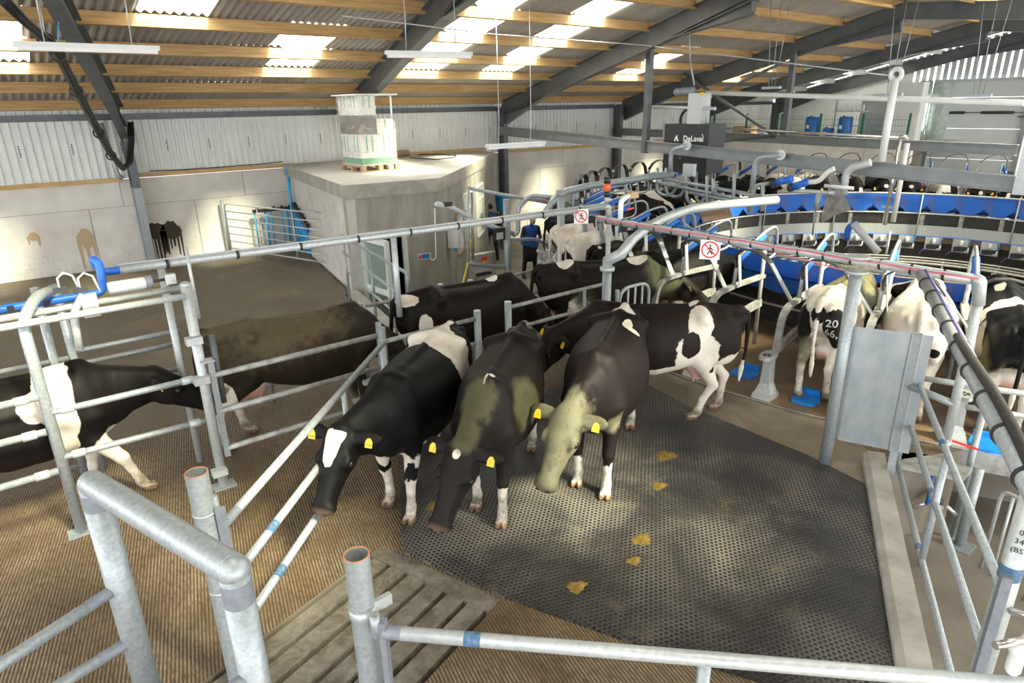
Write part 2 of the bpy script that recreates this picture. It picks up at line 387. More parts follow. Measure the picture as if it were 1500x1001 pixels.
    inside = ramp(nt, noise(nt, 2.6, 6, v, 0.6), [(0.36, (0.012, 0.012, 0.012)), (0.60, (0.03, 0.025, 0.018)), (0.72, (0.15, 0.11, 0.05))])
    nt.links.new(mixc(nt, hole, inside, top), bs.inputs['Base Color'])
    nt.links.new(ramp(nt, big, [(0.3, (0.30, 0.30, 0.30)), (0.7, (0.55, 0.55, 0.55))]), bs.inputs['Roughness'])
    bump(nt, bs, math_(nt, 'ADD', hole, math_(nt, 'MULTIPLY', big, 0.6)), 0.8, 0.012)
    # cow coat driven by attributes: white (patch field), dirt, pink, hoof
    m, nt, bs = nodes('coat')
    def att(n):
        a = _n(nt, 'ShaderNodeAttribute', attribute_name=n); return a
    v = objvec(nt, coord='Object')
    edge = math_(nt, 'MULTIPLY', math_(nt, 'SUBTRACT', noise(nt, 4.5, 6, v, 0.62, 0.8), 0.5), 0.7)
    w = ramp(nt, math_(nt, 'ADD', math_(nt, 'ADD', att('white').outputs['Fac'], edge), 0.5), [(0.475, (0, 0, 0)), (0.525, (1, 1, 1))])
    coat = _n(nt, 'ShaderNodeAttribute', attribute_name='coatcol', attribute_type='OBJECT')
    hair = noise(nt, 60, 3, objvec(nt, (0.4, 1, 1))); hr = ramp(nt, hair, [(0.3, (0.72, 0.72, 0.72)), (0.7, (1.25, 1.25, 1.25))])
    dark = mixc(nt, 1.0, coat.outputs['Color'], hr, 'MULTIPLY')
    whitec = ramp(nt, noise(nt, 4, 6, v, 0.6), [(0.25, (0.60, 0.50, 0.38)), (0.55, (0.80, 0.74, 0.66))])
    c = mixc(nt, w, dark, whitec)
    c = mixc(nt, att('pink').outputs['Fac'], c, (0.66, 0.38, 0.30))
    c = mixc(nt, att('nose').outputs['Fac'], c, (0.20, 0.125, 0.09))
    c = mixc(nt, att('hoof').outputs['Fac'], c, ramp(nt, noise(nt, 30, 4, v), [(0.3, (0.07, 0.042, 0.024)), (0.7, (0.26, 0.16, 0.095))]))
    df = att('dirt').outputs['Fac']
    dn = math_(nt, 'ADD', math_(nt, 'MULTIPLY', math_(nt, 'SUBTRACT', noise(nt, 6.5, 8, v, 0.72), 0.5), 3.2), math_(nt, 'SUBTRACT', math_(nt, 'MULTIPLY', df, 1.7), 0.65))
    dn = math_(nt, 'MULTIPLY', ramp(nt, dn, [(0.0, (0, 0, 0)), (1.0, (0.92, 0.92, 0.92))]), ramp(nt, df, [(0.0, (0, 0, 0)), (0.35, (1, 1, 1))]))
    dcol = _n(nt, 'ShaderNodeAttribute', attribute_name='dirtcol', attribute_type='OBJECT')
    c = mixc(nt, dn, c, dcol.outputs['Color'])
    nt.links.new(c, bs.inputs['Base Color']); bs.inputs['Roughness'].default_value = 0.55; bs.inputs['Specular IOR Level'].default_value = 0.16
    bump(nt, bs, hair, 0.12, 0.004)
    # clothing / skin by colour attribute
    m, nt, bs = nodes('clothes'); a = _n(nt, 'ShaderNodeAttribute', attribute_name='col')
    nt.links.new(a.outputs['Color'], bs.inputs['Base Color']); bs.inputs['Roughness'].default_value = 0.75
    # stain on concrete wall
    m, nt, bs = nodes('stain'); bs.inputs['Base Color'].default_value = (0.055, 0.043, 0.028, 1); bs.inputs['Roughness'].default_value = 0.8
    m, nt, bs = nodes('stain_rust'); bs.inputs['Base Color'].default_value = (0.50, 0.38, 0.24, 1); bs.inputs['Roughness'].default_value = 0.9
_special()
MT = MATS
# ================================================================== STRUCTURE
RC = V(15.4, 5.2, 0); R_OUT, R_IN, N_ST = 8.4, 5.2, 50     # rotary platform
LOW = -1.0                                                 # floor level of the milkers' walkways
def PL(px, A, B):
    """pixel on the vertical plane through A, B -> place"""
    A = np.array((A[0], A[1], 0.0)); B = np.array((B[0], B[1], 0.0)); n = np.array((-(B-A)[1], (B-A)[0], 0))
    d = _ray(*px); return Vector(CAM+d*(((A-CAM)@n)/(d@n)))
# ---- floors
solo('floor_lower', MB().box((10, 6, LOW-0.1), (46, 34, 0.2)), MT['pit_concrete'], 'lower concrete walkway floor around the milking platform', None, kind='structure')
arc = [V(RC.x+(R_OUT+0.03)*math.cos(math.radians(a)), RC.y+(R_OUT+0.03)*math.sin(math.radians(a)), 0) for a in range(159, 204, 4)]
K0, K1 = G(1296, 664, 0.12), G(1372, 1001, 0.12)          # kerb line on the pit side
kd = (K1-K0).normalized(); K2 = K1+kd*5.0
yard_poly = [(-14, -6), (K2.x, -6), (K2.x, K2.y), (K0.x+0.05, K0.y)]
yard_poly += [(p.x, p.y) for p in reversed(arc)]
yard_poly += [(4.95, 8.25), (4.76, 9.73), (5.26, 12.3), (5.40, 12.35), (6.62, 18.5), (-14, 18.5)]
yard = solo('floor_yard', MB().prism(yard_poly, LOW+0.001, 0), MT['yard_floor'], 'brown ribbed concrete yard floor', None, kind='structure')
# recess for the slatted panel
sA = G(697, 889); sB = G(582, 834); su = (G(618, 1001)-sA).normalized(); sv = (sA-sB)/4
su = (su-sv*(su.dot(sv)/sv.length_squared)).normalized()
sp0 = sA+sv*0.62-su*0.16; NS = 6; SLEN = 1.75
pc = [sp0, sp0+su*(SLEN+0.3), sp0+su*(SLEN+0.3)-sv*(NS+0.24), sp0-sv*(NS+0.24)]
cut = link('cutter', MB().prism([(p.x, p.y) for p in pc], -0.3, 0.1).mesh('cutter', None))
bo = yard.modifiers.new('b', 'BOOLEAN'); bo.object = cut; bo.solver = 'EXACT'
dg = bpy.context.evaluated_depsgraph_get(); nm = bpy.data.meshes.new_from_object(yard.evaluated_get(dg))
nm.materials.append(MT['pit_concrete']); yard.modifiers.clear(); yard.data = nm
for p_ in nm.polygons:
    if abs(p_.normal.z) < 0.5: p_.material_index = len(nm.materials)-1
bpy.data.objects.remove(cut)
slats = Thing('floor_slats', 'slotted concrete channel cover in the yard floor', None, sp0, kind='structure')
slats.part('channel_bed', MB().prism([(p.x, p.y) for p in pc], -0.28, -0.24), MT['black_rubber'])
for e in (0.0, SLEN+0.15):
    a = sp0+su*(e+0.075); slats.part('end_beam', MB().bar(a-sv*0.02-V(0, 0, 0.1), a-sv*(NS+0.22)-V(0, 0, 0.1), 0.148, 0.2), MT['slat_concrete'])
for i in range(NS):
    c = sp0-sv*(0.12+i+0.5); h = -0.003-0.004*(i % 3)
    slats.part('slat', MB().bar(c+su*0.152-V(0, 0, 0.1-h), c+su*(SLEN+0.148)-V(0, 0, 0.1-h), sv.length-0.050, 0.2), MT['slat_concrete'])
# entry strip between mat and platform
es = [(6.05, 6.0), (5.95, 2.05), (K0.x-0.02, K0.y+0.02)]+[(p.x-0.01, p.y) for p in reversed(arc) if 2.5 < p.y < 6.4]
solo('floor_entry', MB().prism(es, -0.05, 0.004), MT['entry_concrete'], 'stained bare concrete strip along the platform edge', None, kind='structure')
# kerbs
kn = V(kd.y, -kd.x, 0)
def kerb(name, a, b, w, h, side, label, z0=LOW):
    d = (b-a).normalized(); n = V(-d.y, d.x, 0)*side; m = MB()
    prof = [(0, z0), (0, h), (w*0.78, h), (w, h-0.045), (w, z0)]
    vs = [a+n*x+V(0, 0, z-a.z) for x, z in prof]+[b+n*x+V(0, 0, z-b.z) for x, z in prof]
    m.add(vs, [(i, (i+1) % 5, 5+(i+1) % 5, 5+i) for i in range(5)]+[(4, 3, 2, 1, 0), (5, 6, 7, 8, 9)])
    return solo(name, m, MT['kerb_concrete'], label, None, (a.x, a.y, 0), kind='structure')
KW = 0.2
kerb('trim_kerb_pit', K0+kn*0.0, K2, KW, 0.12, -1, 'pale concrete kerb beside the black mat')
kerb('trim_kerb_yard', V(5.30, 12.25, 0), V(4.80, 9.7, 0), 0.24, 0.10, 1, 'concrete kerb at the foot of the stair railing')
kerb('trim_kerb_race', V(4.80, 9.7, 0), V(4.98, 8.2, 0), 0.24, 0.10, 1, 'concrete kerb continuing towards the cow race')
# ---- long wall
WY = 18.5
wall = Thing('wall_back', 'long wall of pale concrete blocks with white profiled cladding above', None, (0, WY, 0), kind='structure')
for z0, z1_, x0_, L, low_only in ((0.0, 1.46, -10.0, 2.35, 0), (1.46, 2.10, -9.1, 2.9, 0), (LOW, 0.0, 12.9, 2.35, 1)):
    x = x0_
    while x < 30.6:
        wall.part('block', MB().box((x+L/2, WY+0.10+random.uniform(-0.003, 0.003), (z0+z1_)/2), (L-0.014, 0.2, z1_-z0-0.012)), MT['wall_panel'])
        x += L
wall.part('joint_mortar', MB().box((10.3, WY+0.11, 0.53), (41, 0.17, 3.1)), MT['kerb_concrete'])
# cladding sheets with trapezoid ribs
def clad_mesh(w, h, pitch=0.165):
    m = MB(); vs = []; n = int(round(w/pitch)); xs = []
    for i in range(n):
        o = i*w/n; q = w/n; xs += [(o, 0), (o+q*0.45, 0), (o+q*0.58, -0.035), (o+q*0.87, -0.035)]
    xs.append((w, 0))
    for x, y in xs: vs += [(x, y, 0), (x, y, h)]
    return m.add(vs, [(2*i, 2*i+2, 2*i+3, 2*i+1) for i in range(len(xs)-1)])
cme = clad_mesh(1.006, 1.70).mesh('cladding_sheet', MT['cladding'])
pme = MB().box((0, 0, 0), (0.035, 0.004, 0.32)).mesh('print_strip', MT['print_black'])
i = 0; x = -10.0
while x < 30.5:
    o = link('cladding_sheet', cme, wall.e, (x, 0.10, 2.10)); i += 1
    for k in range(5):
        q = link('print_strip', MB().box((0.72, -0.036, 0.62+k*0.055), (0.022, 0.003, 0.03+0.015*(k % 2))).mesh('print_strip', MT['print_black']) if x == -10.0 else q0[k], o)
        if x == -10.0:
            q0 = globals().setdefault('q0', []); q0.append(q.data)
    x += 1.0
xs_t = [-10, 2.6, 2.95, 6.9, 13.4, 14.2, 19.2, 19.6, 25.3]
for a, b, z in ((-10, 2.55, 2.09), (2.95, 6.75, 2.16), (9.2, 13.4, 2.25), (14.15, 19.35, 2.12), (19.75, 25.3, 2.12)):
    wall.part('timber_rail', MB().box(((a+b)/2, WY-0.03, z), (b-a, 0.07, 0.095)), MT['timber_trim'])
COLX = [2.8, 8.55, 14.0, 19.6, 25.2, 30.6]
ex = [-10]+COLX
for a, b in zip(ex[:-1], ex[1:]):
    wall.part('eaves_beam', MB().ibeam((a+0.1, WY-0.1, 3.52), (b-0.1, WY-0.1, 3.52), 0.14, 0.09, 0.02, 0.02), MT['steel_dark'])
for X in COLX:
    wall.part('column', MB().ibeam((X, WY-0.26, 1.9), (X, WY-0.26, 3.55), 0.34, 0.17, 0.016, 0.012, (0, 1, 0)), MT['steel_dark'])
    wall.part('column_foot', MB().ibeam((X, WY-0.26, LOW if X > 13 else 0), (X, WY-0.26, 1.9), 0.34, 0.17, 0.016, 0.012, (0, 1, 0)), MT['galv'] if X < 5 else MT['steel_dark'], 'galvanised lower column' if X < 5 else None)
# dark splash with drips, rusty smears on the wall
def splash(cpx, w, h, drips, mat, label, cat='stain'):
    c = ONY(*cpx, WY-0.004); m = MB(); rnd = random.Random(cpx[0])
    n = 22; vs = [c+V(math.cos(t)*w/2*(0.8+0.35*rnd.random()), 0, math.sin(t)*h/2*(0.75+0.4*rnd.random())) for t in [2*math.pi*j/n for j in range(n)]]
    fr = [p+V(0, -0.004, 0) for p in vs]
    m.add(vs+fr, [tuple(range(n, 2*n))]+[(j, (j+1) % n, n+(j+1) % n, n+j) for j in range(n)])
    for k in range(drips):
        x0 = c.x+(k/(drips-1)-0.5)*w*0.85; L = h*(0.7+1.4*rnd.random()); ww = 0.025+0.03*rnd.random()
        m.add([(x0-ww, c.y-0.005, c.z), (x0+ww, c.y-0.005, c.z), (x0+ww*0.4, c.y-0.005, c.z-L), (x0-ww*0.4, c.y-0.005, c.z-L)], [(3, 2, 1, 0)])
    return solo('wall_stain', m, MT[mat], label, cat, c)
splash((227, 338), 0.46, 0.40, 6, 'stain', 'dark splash with drips on the wall, left one of the pair by the column')
splash((250, 337), 0.50, 0.44, 6, 'stain', 'dark splash with drips on the wall, right one of the pair by the column')
splash((125, 350), 0.34, 0.5, 3, 'stain_rust', 'faint rusty smear on the wall left of the column')
splash((48, 347), 0.22, 0.2, 2, 'stain_rust', 'small faint rusty spot on the far left of the wall')
# ---- roof
roof = Thing('ceiling', 'corrugated fibre cement roof on timber purlins and grey steel rafters', None, (0, 8.5, 6), kind='structure')
def rafter(a, b, apexX, label=None):
    """a: X at eaves, b: X at apex"""
    def pt(Y, off): X = a+(b-a)*(18.3-Y)/(18.3-8.5); return V(X, Y, ROOFZ(Y)+off)
    m = MB().ibeam(pt(18.3, -0.30), pt(8.5, -0.30), 0.46, 0.22, 0.018, 0.014)
    r = roof.part('rafter', m, MT['steel_dark'])
    roof.part('haunch', MB().ibeam(pt(18.25, -0.62), pt(15.9, -0.50), 0.40, 0.175, 0.016, 0.012, d2=0.06), MT['steel_dark'], under=r)
    p = pt(8.5, -0.27); e = V(b, -8.0, ROOFZ(-8.0)-0.27)
    roof.part('rafter', MB().ibeam(p, e, 0.40, 0.18, 0.016, 0.012), MT['steel_dark'])
    roof.part('haunch', MB().ibeam(pt(10.6, -0.50), pt(8.5, -0.60), 0.06, 0.175, 0.016, 0.012, d2=0.34), MT['steel_dark'], under=r)
    roof.part('apex_plate', MB().box(pt(8.5, -0.36), (0.18, 0.03, 0.7)), MT['steel_dark'], under=r)
RAFT = [(-2.9, -5.0), (2.8, 0.65), (8.5, 6.45), (14.05, 13.0), (19.9, 19.85), (25.3, 26.0), (30.6, 30.8)]
for a, b in RAFT: rafter(a, b, b)
PUR = [18.25, 16.85, 15.6, 14.3, 12.9, 11.5, 10.1, 8.8]
def rx(i, Y): a, b = RAFT[i]; return a+(b-a)*(18.3-Y)/9.8
sl_ = Vector((0, -1, 0.228)).normalized()
for Y in PUR:
    bx_ = [-10]+[rx(i, Y) for i in range(len(RAFT))]
    for j, (a, b) in enumerate(zip(bx_[:-1], bx_[1:])):
        mt = MT['timber'] if j < 6 else MT['purlin_white']
        roof.part('purlin', MB().bar((a+0.012, Y, ROOFZ(Y)-0.02), (b-0.012, Y, ROOFZ(Y)-0.02), 0.075, 0.20, (0, 0.22, 1)), mt)
for Y in (6.9, 5.2, 3.9, 1.2, -2.3, -5.0, -7.4):
    for j, (a, b) in enumerate(zip([-10]+[r[1] for r in RAFT], [r[1] for r in RAFT])):
        roof.part('purlin', MB().bar((a+0.012, Y, ROOFZ(Y)-0.02), (b-0.012, Y, ROOFZ(Y)-0.02), 0.075, 0.20, (0, -0.22, 1)), MT['timber'])
SKY = {0: [], 1: []}
rows = [(18.75, 16.80), (16.90, 15.55), (15.65, 14.25), (14.35, 12.85), (12.95, 11.45), (11.55, 10.05), (10.15, 8.5)]
SKYL = {2: [(0.1, 1.1), (5.35, 6.45), (8.75, 9.9), (11.25, 12.35), (16.5, 17.6), (22.3, 23.4), (28.2, 29.3)],
        3: [(0.0, 1.0), (5.1, 6.2), (8.5, 9.65), (11.05, 12.15), (16.3, 17.4), (22.3, 23.4), (28.2, 29.3)],
        4: [(2.5, 3.6), (8.25, 9.4), (10.85, 11.95)],
        5: [(2.4, 3.5), (8.0, 9.15), (10.7, 11.8), (-6.5, -5.4)], 1: [(-6.5, -5.4)], 6: [(-6.5, -5.4)]}
def corr(w, L, pitch=0.146, amp=0.026, per=6, x0=0.0):
    n = max(int(round(w/pitch)), 1)*per; vs = []
    for i in range(n+1):
        x = w*i/n; z = amp*math.cos(2*math.pi*(x+x0)/pitch); vs += [(x, 0, z), (x, -L, z)]
    return MB().add(vs, [(2*i, 2*i+1, 2*i+3, 2*i+2) for i in range(n)], True)
sheet_cache = {}
def sheet(name, x0, x1, Y0, Y1, mat, lift):
    w = x1-x0; L = math.hypot(Y0-Y1, ROOFZ(Y1)-ROOFZ(Y0))
    o = link(name, corr(w, L, x0=x0).mesh(name, MT[mat]), roof.e, V(x0, Y0, ROOFZ(Y0)+0.11+lift)-roof.loc)
    o.rotation_euler = (-math.atan(0.228), 0, 0); return o
for r, (Y0, Y1) in enumerate(rows):
    sk = sorted(SKYL.get(r, [])); x = -10.0; spans = []
    for a, b in sk+[(30.9, 30.9)]:
        n = max(1, int(math.ceil((a-x)/1.35-0.01)))
        for k in range(n): spans.append((x+(a-x)*k/n, x+(a-x)*(k+1)/n, 0))
        if b > a: spans.append((a, b, 1))
        x = b
    for a, b, s in spans:
        if s: sheet('roof_light_sheet', a-0.03, b+0.03, Y0, Y1, 'roof_light', 0.007*(r % 2))
        else: sheet('roof_sheet', a, b, Y0, Y1, 'fibre_cement', 0.007*(r % 2))
# other slope, seen only at the very top of the picture
m = MB(); x = -10.0
L2 = math.hypot(11.6, ROOFZ(8.5)-ROOFZ(-8.1)); cs = corr(1.022, L2)
def near_sheet(x0, x1, Y0, Y1, lit):
    L_ = math.hypot(Y0-Y1, ROOFZ(Y0)-ROOFZ(Y1))
    o = link('roof_light_sheet' if lit else 'roof_sheet', corr(x1-x0, L_, per=4).mesh('roof_slope', MT['roof_light'] if lit else MT['fibre_cement']), roof.e, V(x0, Y0, ROOFZ(Y0)+0.11)-roof.loc)
    o.rotation_euler = (math.atan(0.10), 0, 0)
NEAR = [(-10, 8.5, -8.1, [(-6.6, -5.4, 5.5, -3.5), (-3.4, -2.2, 5.0, -1.0), (0.3, 1.5, 3.7, 1.5), (1.9, 2.9, 0.9, -0.4), (4.4, 5.9, 0.35, -1.9), (9.0, 10.2, 2.6, -3.0), (12.2, 13.4, 4.0, -3.0), (16.2, 17.4, 7.0, -3), (20.0, 21.2, 7.0, -3), (23.5, 24.7, 7.0, -3)])]  # unseen roof lights: some set by sun pools, others added for top light
cx_ = -10.0
for (a, b, y0, y1) in NEAR[0][3]:
    near_sheet(cx_, a, 8.5, -8.1, 0); near_sheet(a, b, 8.5, y0, 0); near_sheet(a, b, y0, y1, 1); near_sheet(a, b, y1, -8.1, 0); cx_ = b
near_sheet(cx_, 30.9, 8.5, -8.1, 0)

# ---- concrete room
BP = [V(6.62, 18.44, 0), V(5.49, 12.3, 0), V(7.57, 12.08, 0), V(12.92, 17.34, 0), V(13.2, 18.44, 0)]
room = Thing('control_room', 'flat-roofed concrete room standing against the long wall', 'room', (8.5, 15.5, LOW))
A, B, C_ = BP[1], BP[2], BP[3]
dAB = (B-A).normalized(); nAB = V(dAB.y, -dAB.x, 0); dBC = (C_-B).normalized(); nBC = V(dBC.y, -dBC.x, 0)
def wallseg(a, b, z0, z1, t=0.18):
    d = (b-a).normalized(); n = V(-d.y, d.x, 0); c = (a+b)/2+n*t/2
    return MB().box((c.x, c.y, (z0+z1)/2), ((b-a).length, t, z1-z0), (d, n, V(0, 0, 1)))
dj0 = (PL((527, 345), A, B)-A).dot(dAB); dj1 = (PL((593, 335), A, B)-A).dot(dAB); dzt = PL((560, 338), A, B).z
dj0 = max(dj0, 0.15)
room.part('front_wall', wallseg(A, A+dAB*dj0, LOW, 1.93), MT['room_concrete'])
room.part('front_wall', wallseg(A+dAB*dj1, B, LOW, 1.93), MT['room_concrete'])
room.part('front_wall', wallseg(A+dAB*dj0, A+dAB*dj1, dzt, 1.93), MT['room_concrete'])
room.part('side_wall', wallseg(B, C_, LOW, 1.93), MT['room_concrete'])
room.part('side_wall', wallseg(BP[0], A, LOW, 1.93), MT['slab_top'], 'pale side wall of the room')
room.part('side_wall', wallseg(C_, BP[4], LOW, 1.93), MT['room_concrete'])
cc = sum(BP, Vector())/5
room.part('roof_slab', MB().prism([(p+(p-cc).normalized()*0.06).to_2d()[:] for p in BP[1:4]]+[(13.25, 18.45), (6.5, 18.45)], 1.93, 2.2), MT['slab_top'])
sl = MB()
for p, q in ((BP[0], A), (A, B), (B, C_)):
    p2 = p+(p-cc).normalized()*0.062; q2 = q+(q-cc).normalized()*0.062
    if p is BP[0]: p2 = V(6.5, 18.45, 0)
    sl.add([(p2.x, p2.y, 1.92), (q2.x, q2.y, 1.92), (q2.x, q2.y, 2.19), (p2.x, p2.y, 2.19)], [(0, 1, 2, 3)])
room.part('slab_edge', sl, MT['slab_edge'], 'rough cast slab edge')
# door frame, leaf standing open, brown door inside
fa, fb = A+dAB*dj0, A+dAB*dj1; fz = dzt
fr = MB()
for p in (fa+dAB*0.03, fb-dAB*0.03): fr.bar(V(p.x, p.y, LOW)-nAB*-0.01, V(p.x, p.y, fz), 0.07, 0.10, dAB)
fr.bar(V(fa.x, fa.y, fz-0.03)+nAB*0.01, V(fb.x, fb.y, fz-0.03)+nAB*0.01, 0.09, 0.07)
room.part('door_frame', fr, MT['frame_white'])
dl = room.part('door', MB().bar(V(fb.x-0.1, fb.y+0.5, 0.42), V(fb.x-0.1, fb.y+1.35, 0.42), 0.05, 2.6), MT['brown_door'], 'brown inner door')
lf = MB(); h0 = fa+dAB*0.06; h1 = h0+dAB*0.16+nAB*0.86
for a, b in ((V(h0.x, h0.y, LOW+0.04), V(h0.x, h0.y, fz-0.06)), (V(h1.x, h1.y, LOW+0.04), V(h1.x, h1.y, fz-0.06))): lf.bar(a, b, 0.06, 0.09, dAB)
for z in (LOW+0.1, LOW+1.1, fz-0.1): lf.bar(V(h0.x, h0.y, z), V(h1.x, h1.y, z), 0.05, 0.12)
leaf = room.part('door_leaf', lf, MT['frame_white'], 'white glazed door leaf standing open')
for z0, z1 in ((LOW+0.16, LOW+1.04), (LOW+1.16, fz-0.16)):
    room.part('pane', MB().bar(V(h0.x, h0.y, (z0+z1)/2), V(h1.x, h1.y, (z0+z1)/2), 0.012, z1-z0), MT['clear_glass'], under=leaf)
room.part('handle', MB().tube(V(h1.x, h1.y, LOW+1.1)+dAB*0.08, V(h1.x, h1.y, LOW+1.1)+dAB*0.08+(h0-h1)*0.12, 0.012, 6), MT['stainless'], under=leaf)
room.part('room_floor', MB().prism([(p.x, p.y) for p in (BP[0], A+V(0.3, 0.3, 0), B+V(-0.1, 0.3, 0), C_+V(0, 0.2, 0), BP[4])], LOW, LOW+0.02), MT['pit_concrete'])
def on_bc(x0, y0, x1, y1):
    p = PL((x0, y0), B, C_); q = PL((x1, y1), B, C_); return p, q
for (tl, tr, bl) in (((678, 287), (689, 281), 366), ((697, 274), (706.5, 267), 349)):
    p = PL(tl, B, C_); q = PL(tr, B, C_); zb = PL((tl[0]+1, bl), B, C_).z; zt = p.z
    s0 = (p-B).dot(dBC); s1 = (q-B).dot(dBC); P_ = lambda s, z: V(B.x+dBC.x*s, B.y+dBC.y*s, z)+nBC*0.01
    w = MB(); 
    for s in (s0, s1): w.bar(P_(s, zb), P_(s, zt), 0.06, 0.06, dBC)
    for z in (zb, zt, zb+(zt-zb)*0.72): w.bar(P_(s0, z), P_(s1, z), 0.06, 0.06)
    win = room.part('window', w, MT['frame_white'])
    for za, zc in ((zb, zb+(zt-zb)*0.72), (zb+(zt-zb)*0.72, zt)):
        room.part('pane', MB().bar(P_(s0+.03, (za+zc)/2), P_(s1-.03, (za+zc)/2), 0.01, zc-za-0.05), MT['glass_pane'], under=win)
# ---- walls of the far end
endw = Thing('wall_end', 'far gable wall with vertical boards and a tall grey sectional door opening', None, (30.8, 10, LOW), kind='structure')
endw.part('concrete_base', MB().box((30.95, 14.9, 0.6), (0.2, 7.2, 3.2)), MT['wall_panel'])
endw.part('concrete_base', MB().box((30.95, 1.0, 0.6), (0.2, 14, 3.2)), MT['wall_panel'])
Y = -4.0
while Y < 18.4:
    z1 = ROOFZ(Y)+0.05; z0 = 2.2 if not 8.1 < Y < 11.35 else 4.25
    endw.part('board', MB().box((30.9, Y, (z0+z1)/2), (0.03, 0.17, z1-z0)), MT['cladding'] if Y > 11.4 else MT['steel_light'])
    Y += 0.25 if Y < 12.5 else 0.172
dr = Thing('door_1', 'tall light grey sectional door in the far gable', None, (30.7, 9.75, LOW), kind='structure')
for k in range(9):
    z = LOW+0.29+k*0.575; dr.part('door_section', MB().box((30.72, 9.75, z), (0.06, 3.0, 0.567)), MT['roller_door'])
for y in (8.17, 11.33):
    dr.part('guide_rail', MB().box((30.62, y, 1.6), (0.16, 0.14, 5.2)), MT['galv'])
    for z in (0.9, 1.9, 2.9): dr.part('hinge_bracket', MB().box((30.52, y-0.1*(1 if y > 9 else -1), z), (0.06, 0.26, 0.06)), MT['steel_dark'])
dr.part('door_head', MB().box((30.62, 9.75, 4.22), (0.2, 3.4, 0.12)), MT['steel_light'])
dr.part('spring_shaft', MB().tube((30.3, 8.0, 3.05), (30.3, 11.5, 3.05), 0.02, 8), MT['steel_dark'])
for y in (8.5, 10.1): dr.part('spring', MB().tube((30.3, y, 3.05), (30.3, y+1.05, 3.05), 0.055, 10), MT['black_rubber'])
# pale wall behind the platform carrying the store deck
fw_ = Thing('wall_far', 'pale concrete wall behind the far side of the rotary platform', None, (25.5, 14, LOW), kind='structure')
for r in range(5):
    Y = 9.9+(0.8 if r % 2 else 0)
    while Y < 18.3:
        L = min(1.6, 18.4-Y); fw_.part('block', MB().box((25.6, Y+L/2, LOW+0.305+r*0.61), (0.2, L-0.012, 0.598)), MT['wall_panel']); Y += 1.6
fw_.part('joint_mortar', MB().box((25.61, 14.15, LOW+1.52), (0.17, 8.4, 3.02)), MT['kerb_concrete'])
fw_.part('store_deck', MB().box((28.2, 14.2, 1.945), (5.0, 8.3, 0.15)), MT['slab_top'])
# ================================================================== MAT, MANURE
mat_px = [(587, 745), (588, 790), (594, 812), (735, 876), (900, 935), (1000, 968), (1120, 1003), (1300, 1060), (1332, 985), (1291, 724), (1180, 668), (1010, 598), (950, 566)]
mp_ = [G(*p) for p in mat_px]+[V(6.25, 6.0, 0), V(3.1, 6.1, 0)]
solo('rubber_mat', MB().prism([(p.x, p.y) for p in mp_], 0.0, 0.022), MT['hole_mat'], 'large black perforated rubber mat under the standing cows', 'mat', (4.3, 3.2, 0))
rnd = random.Random(3)
for n_, (px, r, lab) in enumerate((((940, 791), 0.085, 'round brown dung pat in the pale patch of the mat, larger of two'), ((928, 822), 0.06, 'small dung pat just below the larger round pat'), ((845, 860), 0.075, 'dung pat nearest the front gate'), ((965, 712), 0.075, 'dung pat smeared below the stepping cow'), ((975, 668), 0.11, 'long dung smear by the hind feet of the large cow'), ((645, 738), 0.12, 'dung smear under the head of the middle cow'))):
    c = G(*px, 0.022); n = 26; m = MB(); vs = [V(c.x, c.y, 0.031)]
    for ring, h in ((0.55, 0.030), (1.0, 0.0225)):
        for j in range(n):
            a = 2*math.pi*j/n; q = r*ring*(0.9+0.16*math.sin(3*a+n_)+0.10*math.sin(7*a+2*n_)+0.08*rnd.random()); vs.append(V(c.x+math.cos(a)*q*1.15, c.y+math.sin(a)*q*0.9, h))
    fs = [(0, 1+j, 1+(j+1) % n) for j in range(n)]+[(1+j, 1+n+j, 1+n+(j+1) % n, 1+(j+1) % n) for j in range(n)]
    solo('dung_pat', m.add(vs, fs, True), MT['manure'], lab, 'dung', c, 'dung pats on the mat')
# ================================================================== ROTARY PLATFORM
rot = Thing('rotary_platform', 'round rotary milking platform with stalls, blue feed troughs and rubber skirt', 'milking platform', RC)
def ring(r0, r1, z0, z1, n=120):
    m = MB(); vs = []
    for j in range(n):
        a = 2*math.pi*j/n; c_, s_ = math.cos(a), math.sin(a)
        for r, z in ((r0, z0), (r1, z0), (r1, z1), (r0, z1)): vs.append(RC+V(r*c_, r*s_, z))
    fs = []
    for j in range(n):
        k = (j+1) % n
        for q in range(4): fs.append((4*j+q, 4*j+(q+1) % 4, 4*k+(q+1) % 4, 4*k+q))
    return m.add(vs, fs)
def hoop(r, z, t, n=120, k=8):
    return MB().path([RC+V(r*math.cos(2*math.pi*j/n), r*math.sin(2*math.pi*j/n), z) for j in range(n)], t, k, False, True)
rot.part('deck', ring(R_IN+0.05, R_OUT-0.02, -0.2, 0.0), MT['deck_concrete'])
rot.part('deck_rim', ring(R_OUT-0.022, R_OUT, -0.22, 0.008), MT['galv_old'])
rot.part('inner_rim', ring(R_IN, R_IN+0.03, -0.03, 0.27), MT['galv_light'])
rot.part('rubber_skirt', ring(R_IN+0.01, R_IN+0.045, 0.275, 0.57), MT['black_rubber'])
rot.part('skirt_back', ring(R_IN+0.05, R_IN+0.07, 0.0, 0.56), MT['black_rubber'])
rot.part('shade_ring', ring(R_IN+0.16, R_IN+0.18, -0.75, -0.04), MT['black_rubber'])  # black ring added to stand in for the shade behind the milk units
rot.part('skirt_rail', hoop(R_IN-0.01, 0.595, 0.02), MT['galv_light'])
rot.part('blue_edge', hoop(R_IN-0.01, -0.03, 0.018), MT['blue_plastic'])
for z, r in ((0.42, 5.62), (0.78, 5.66)): rot.part('breast_rail', hoop(r, z, 0.022), MT['galv_old'])
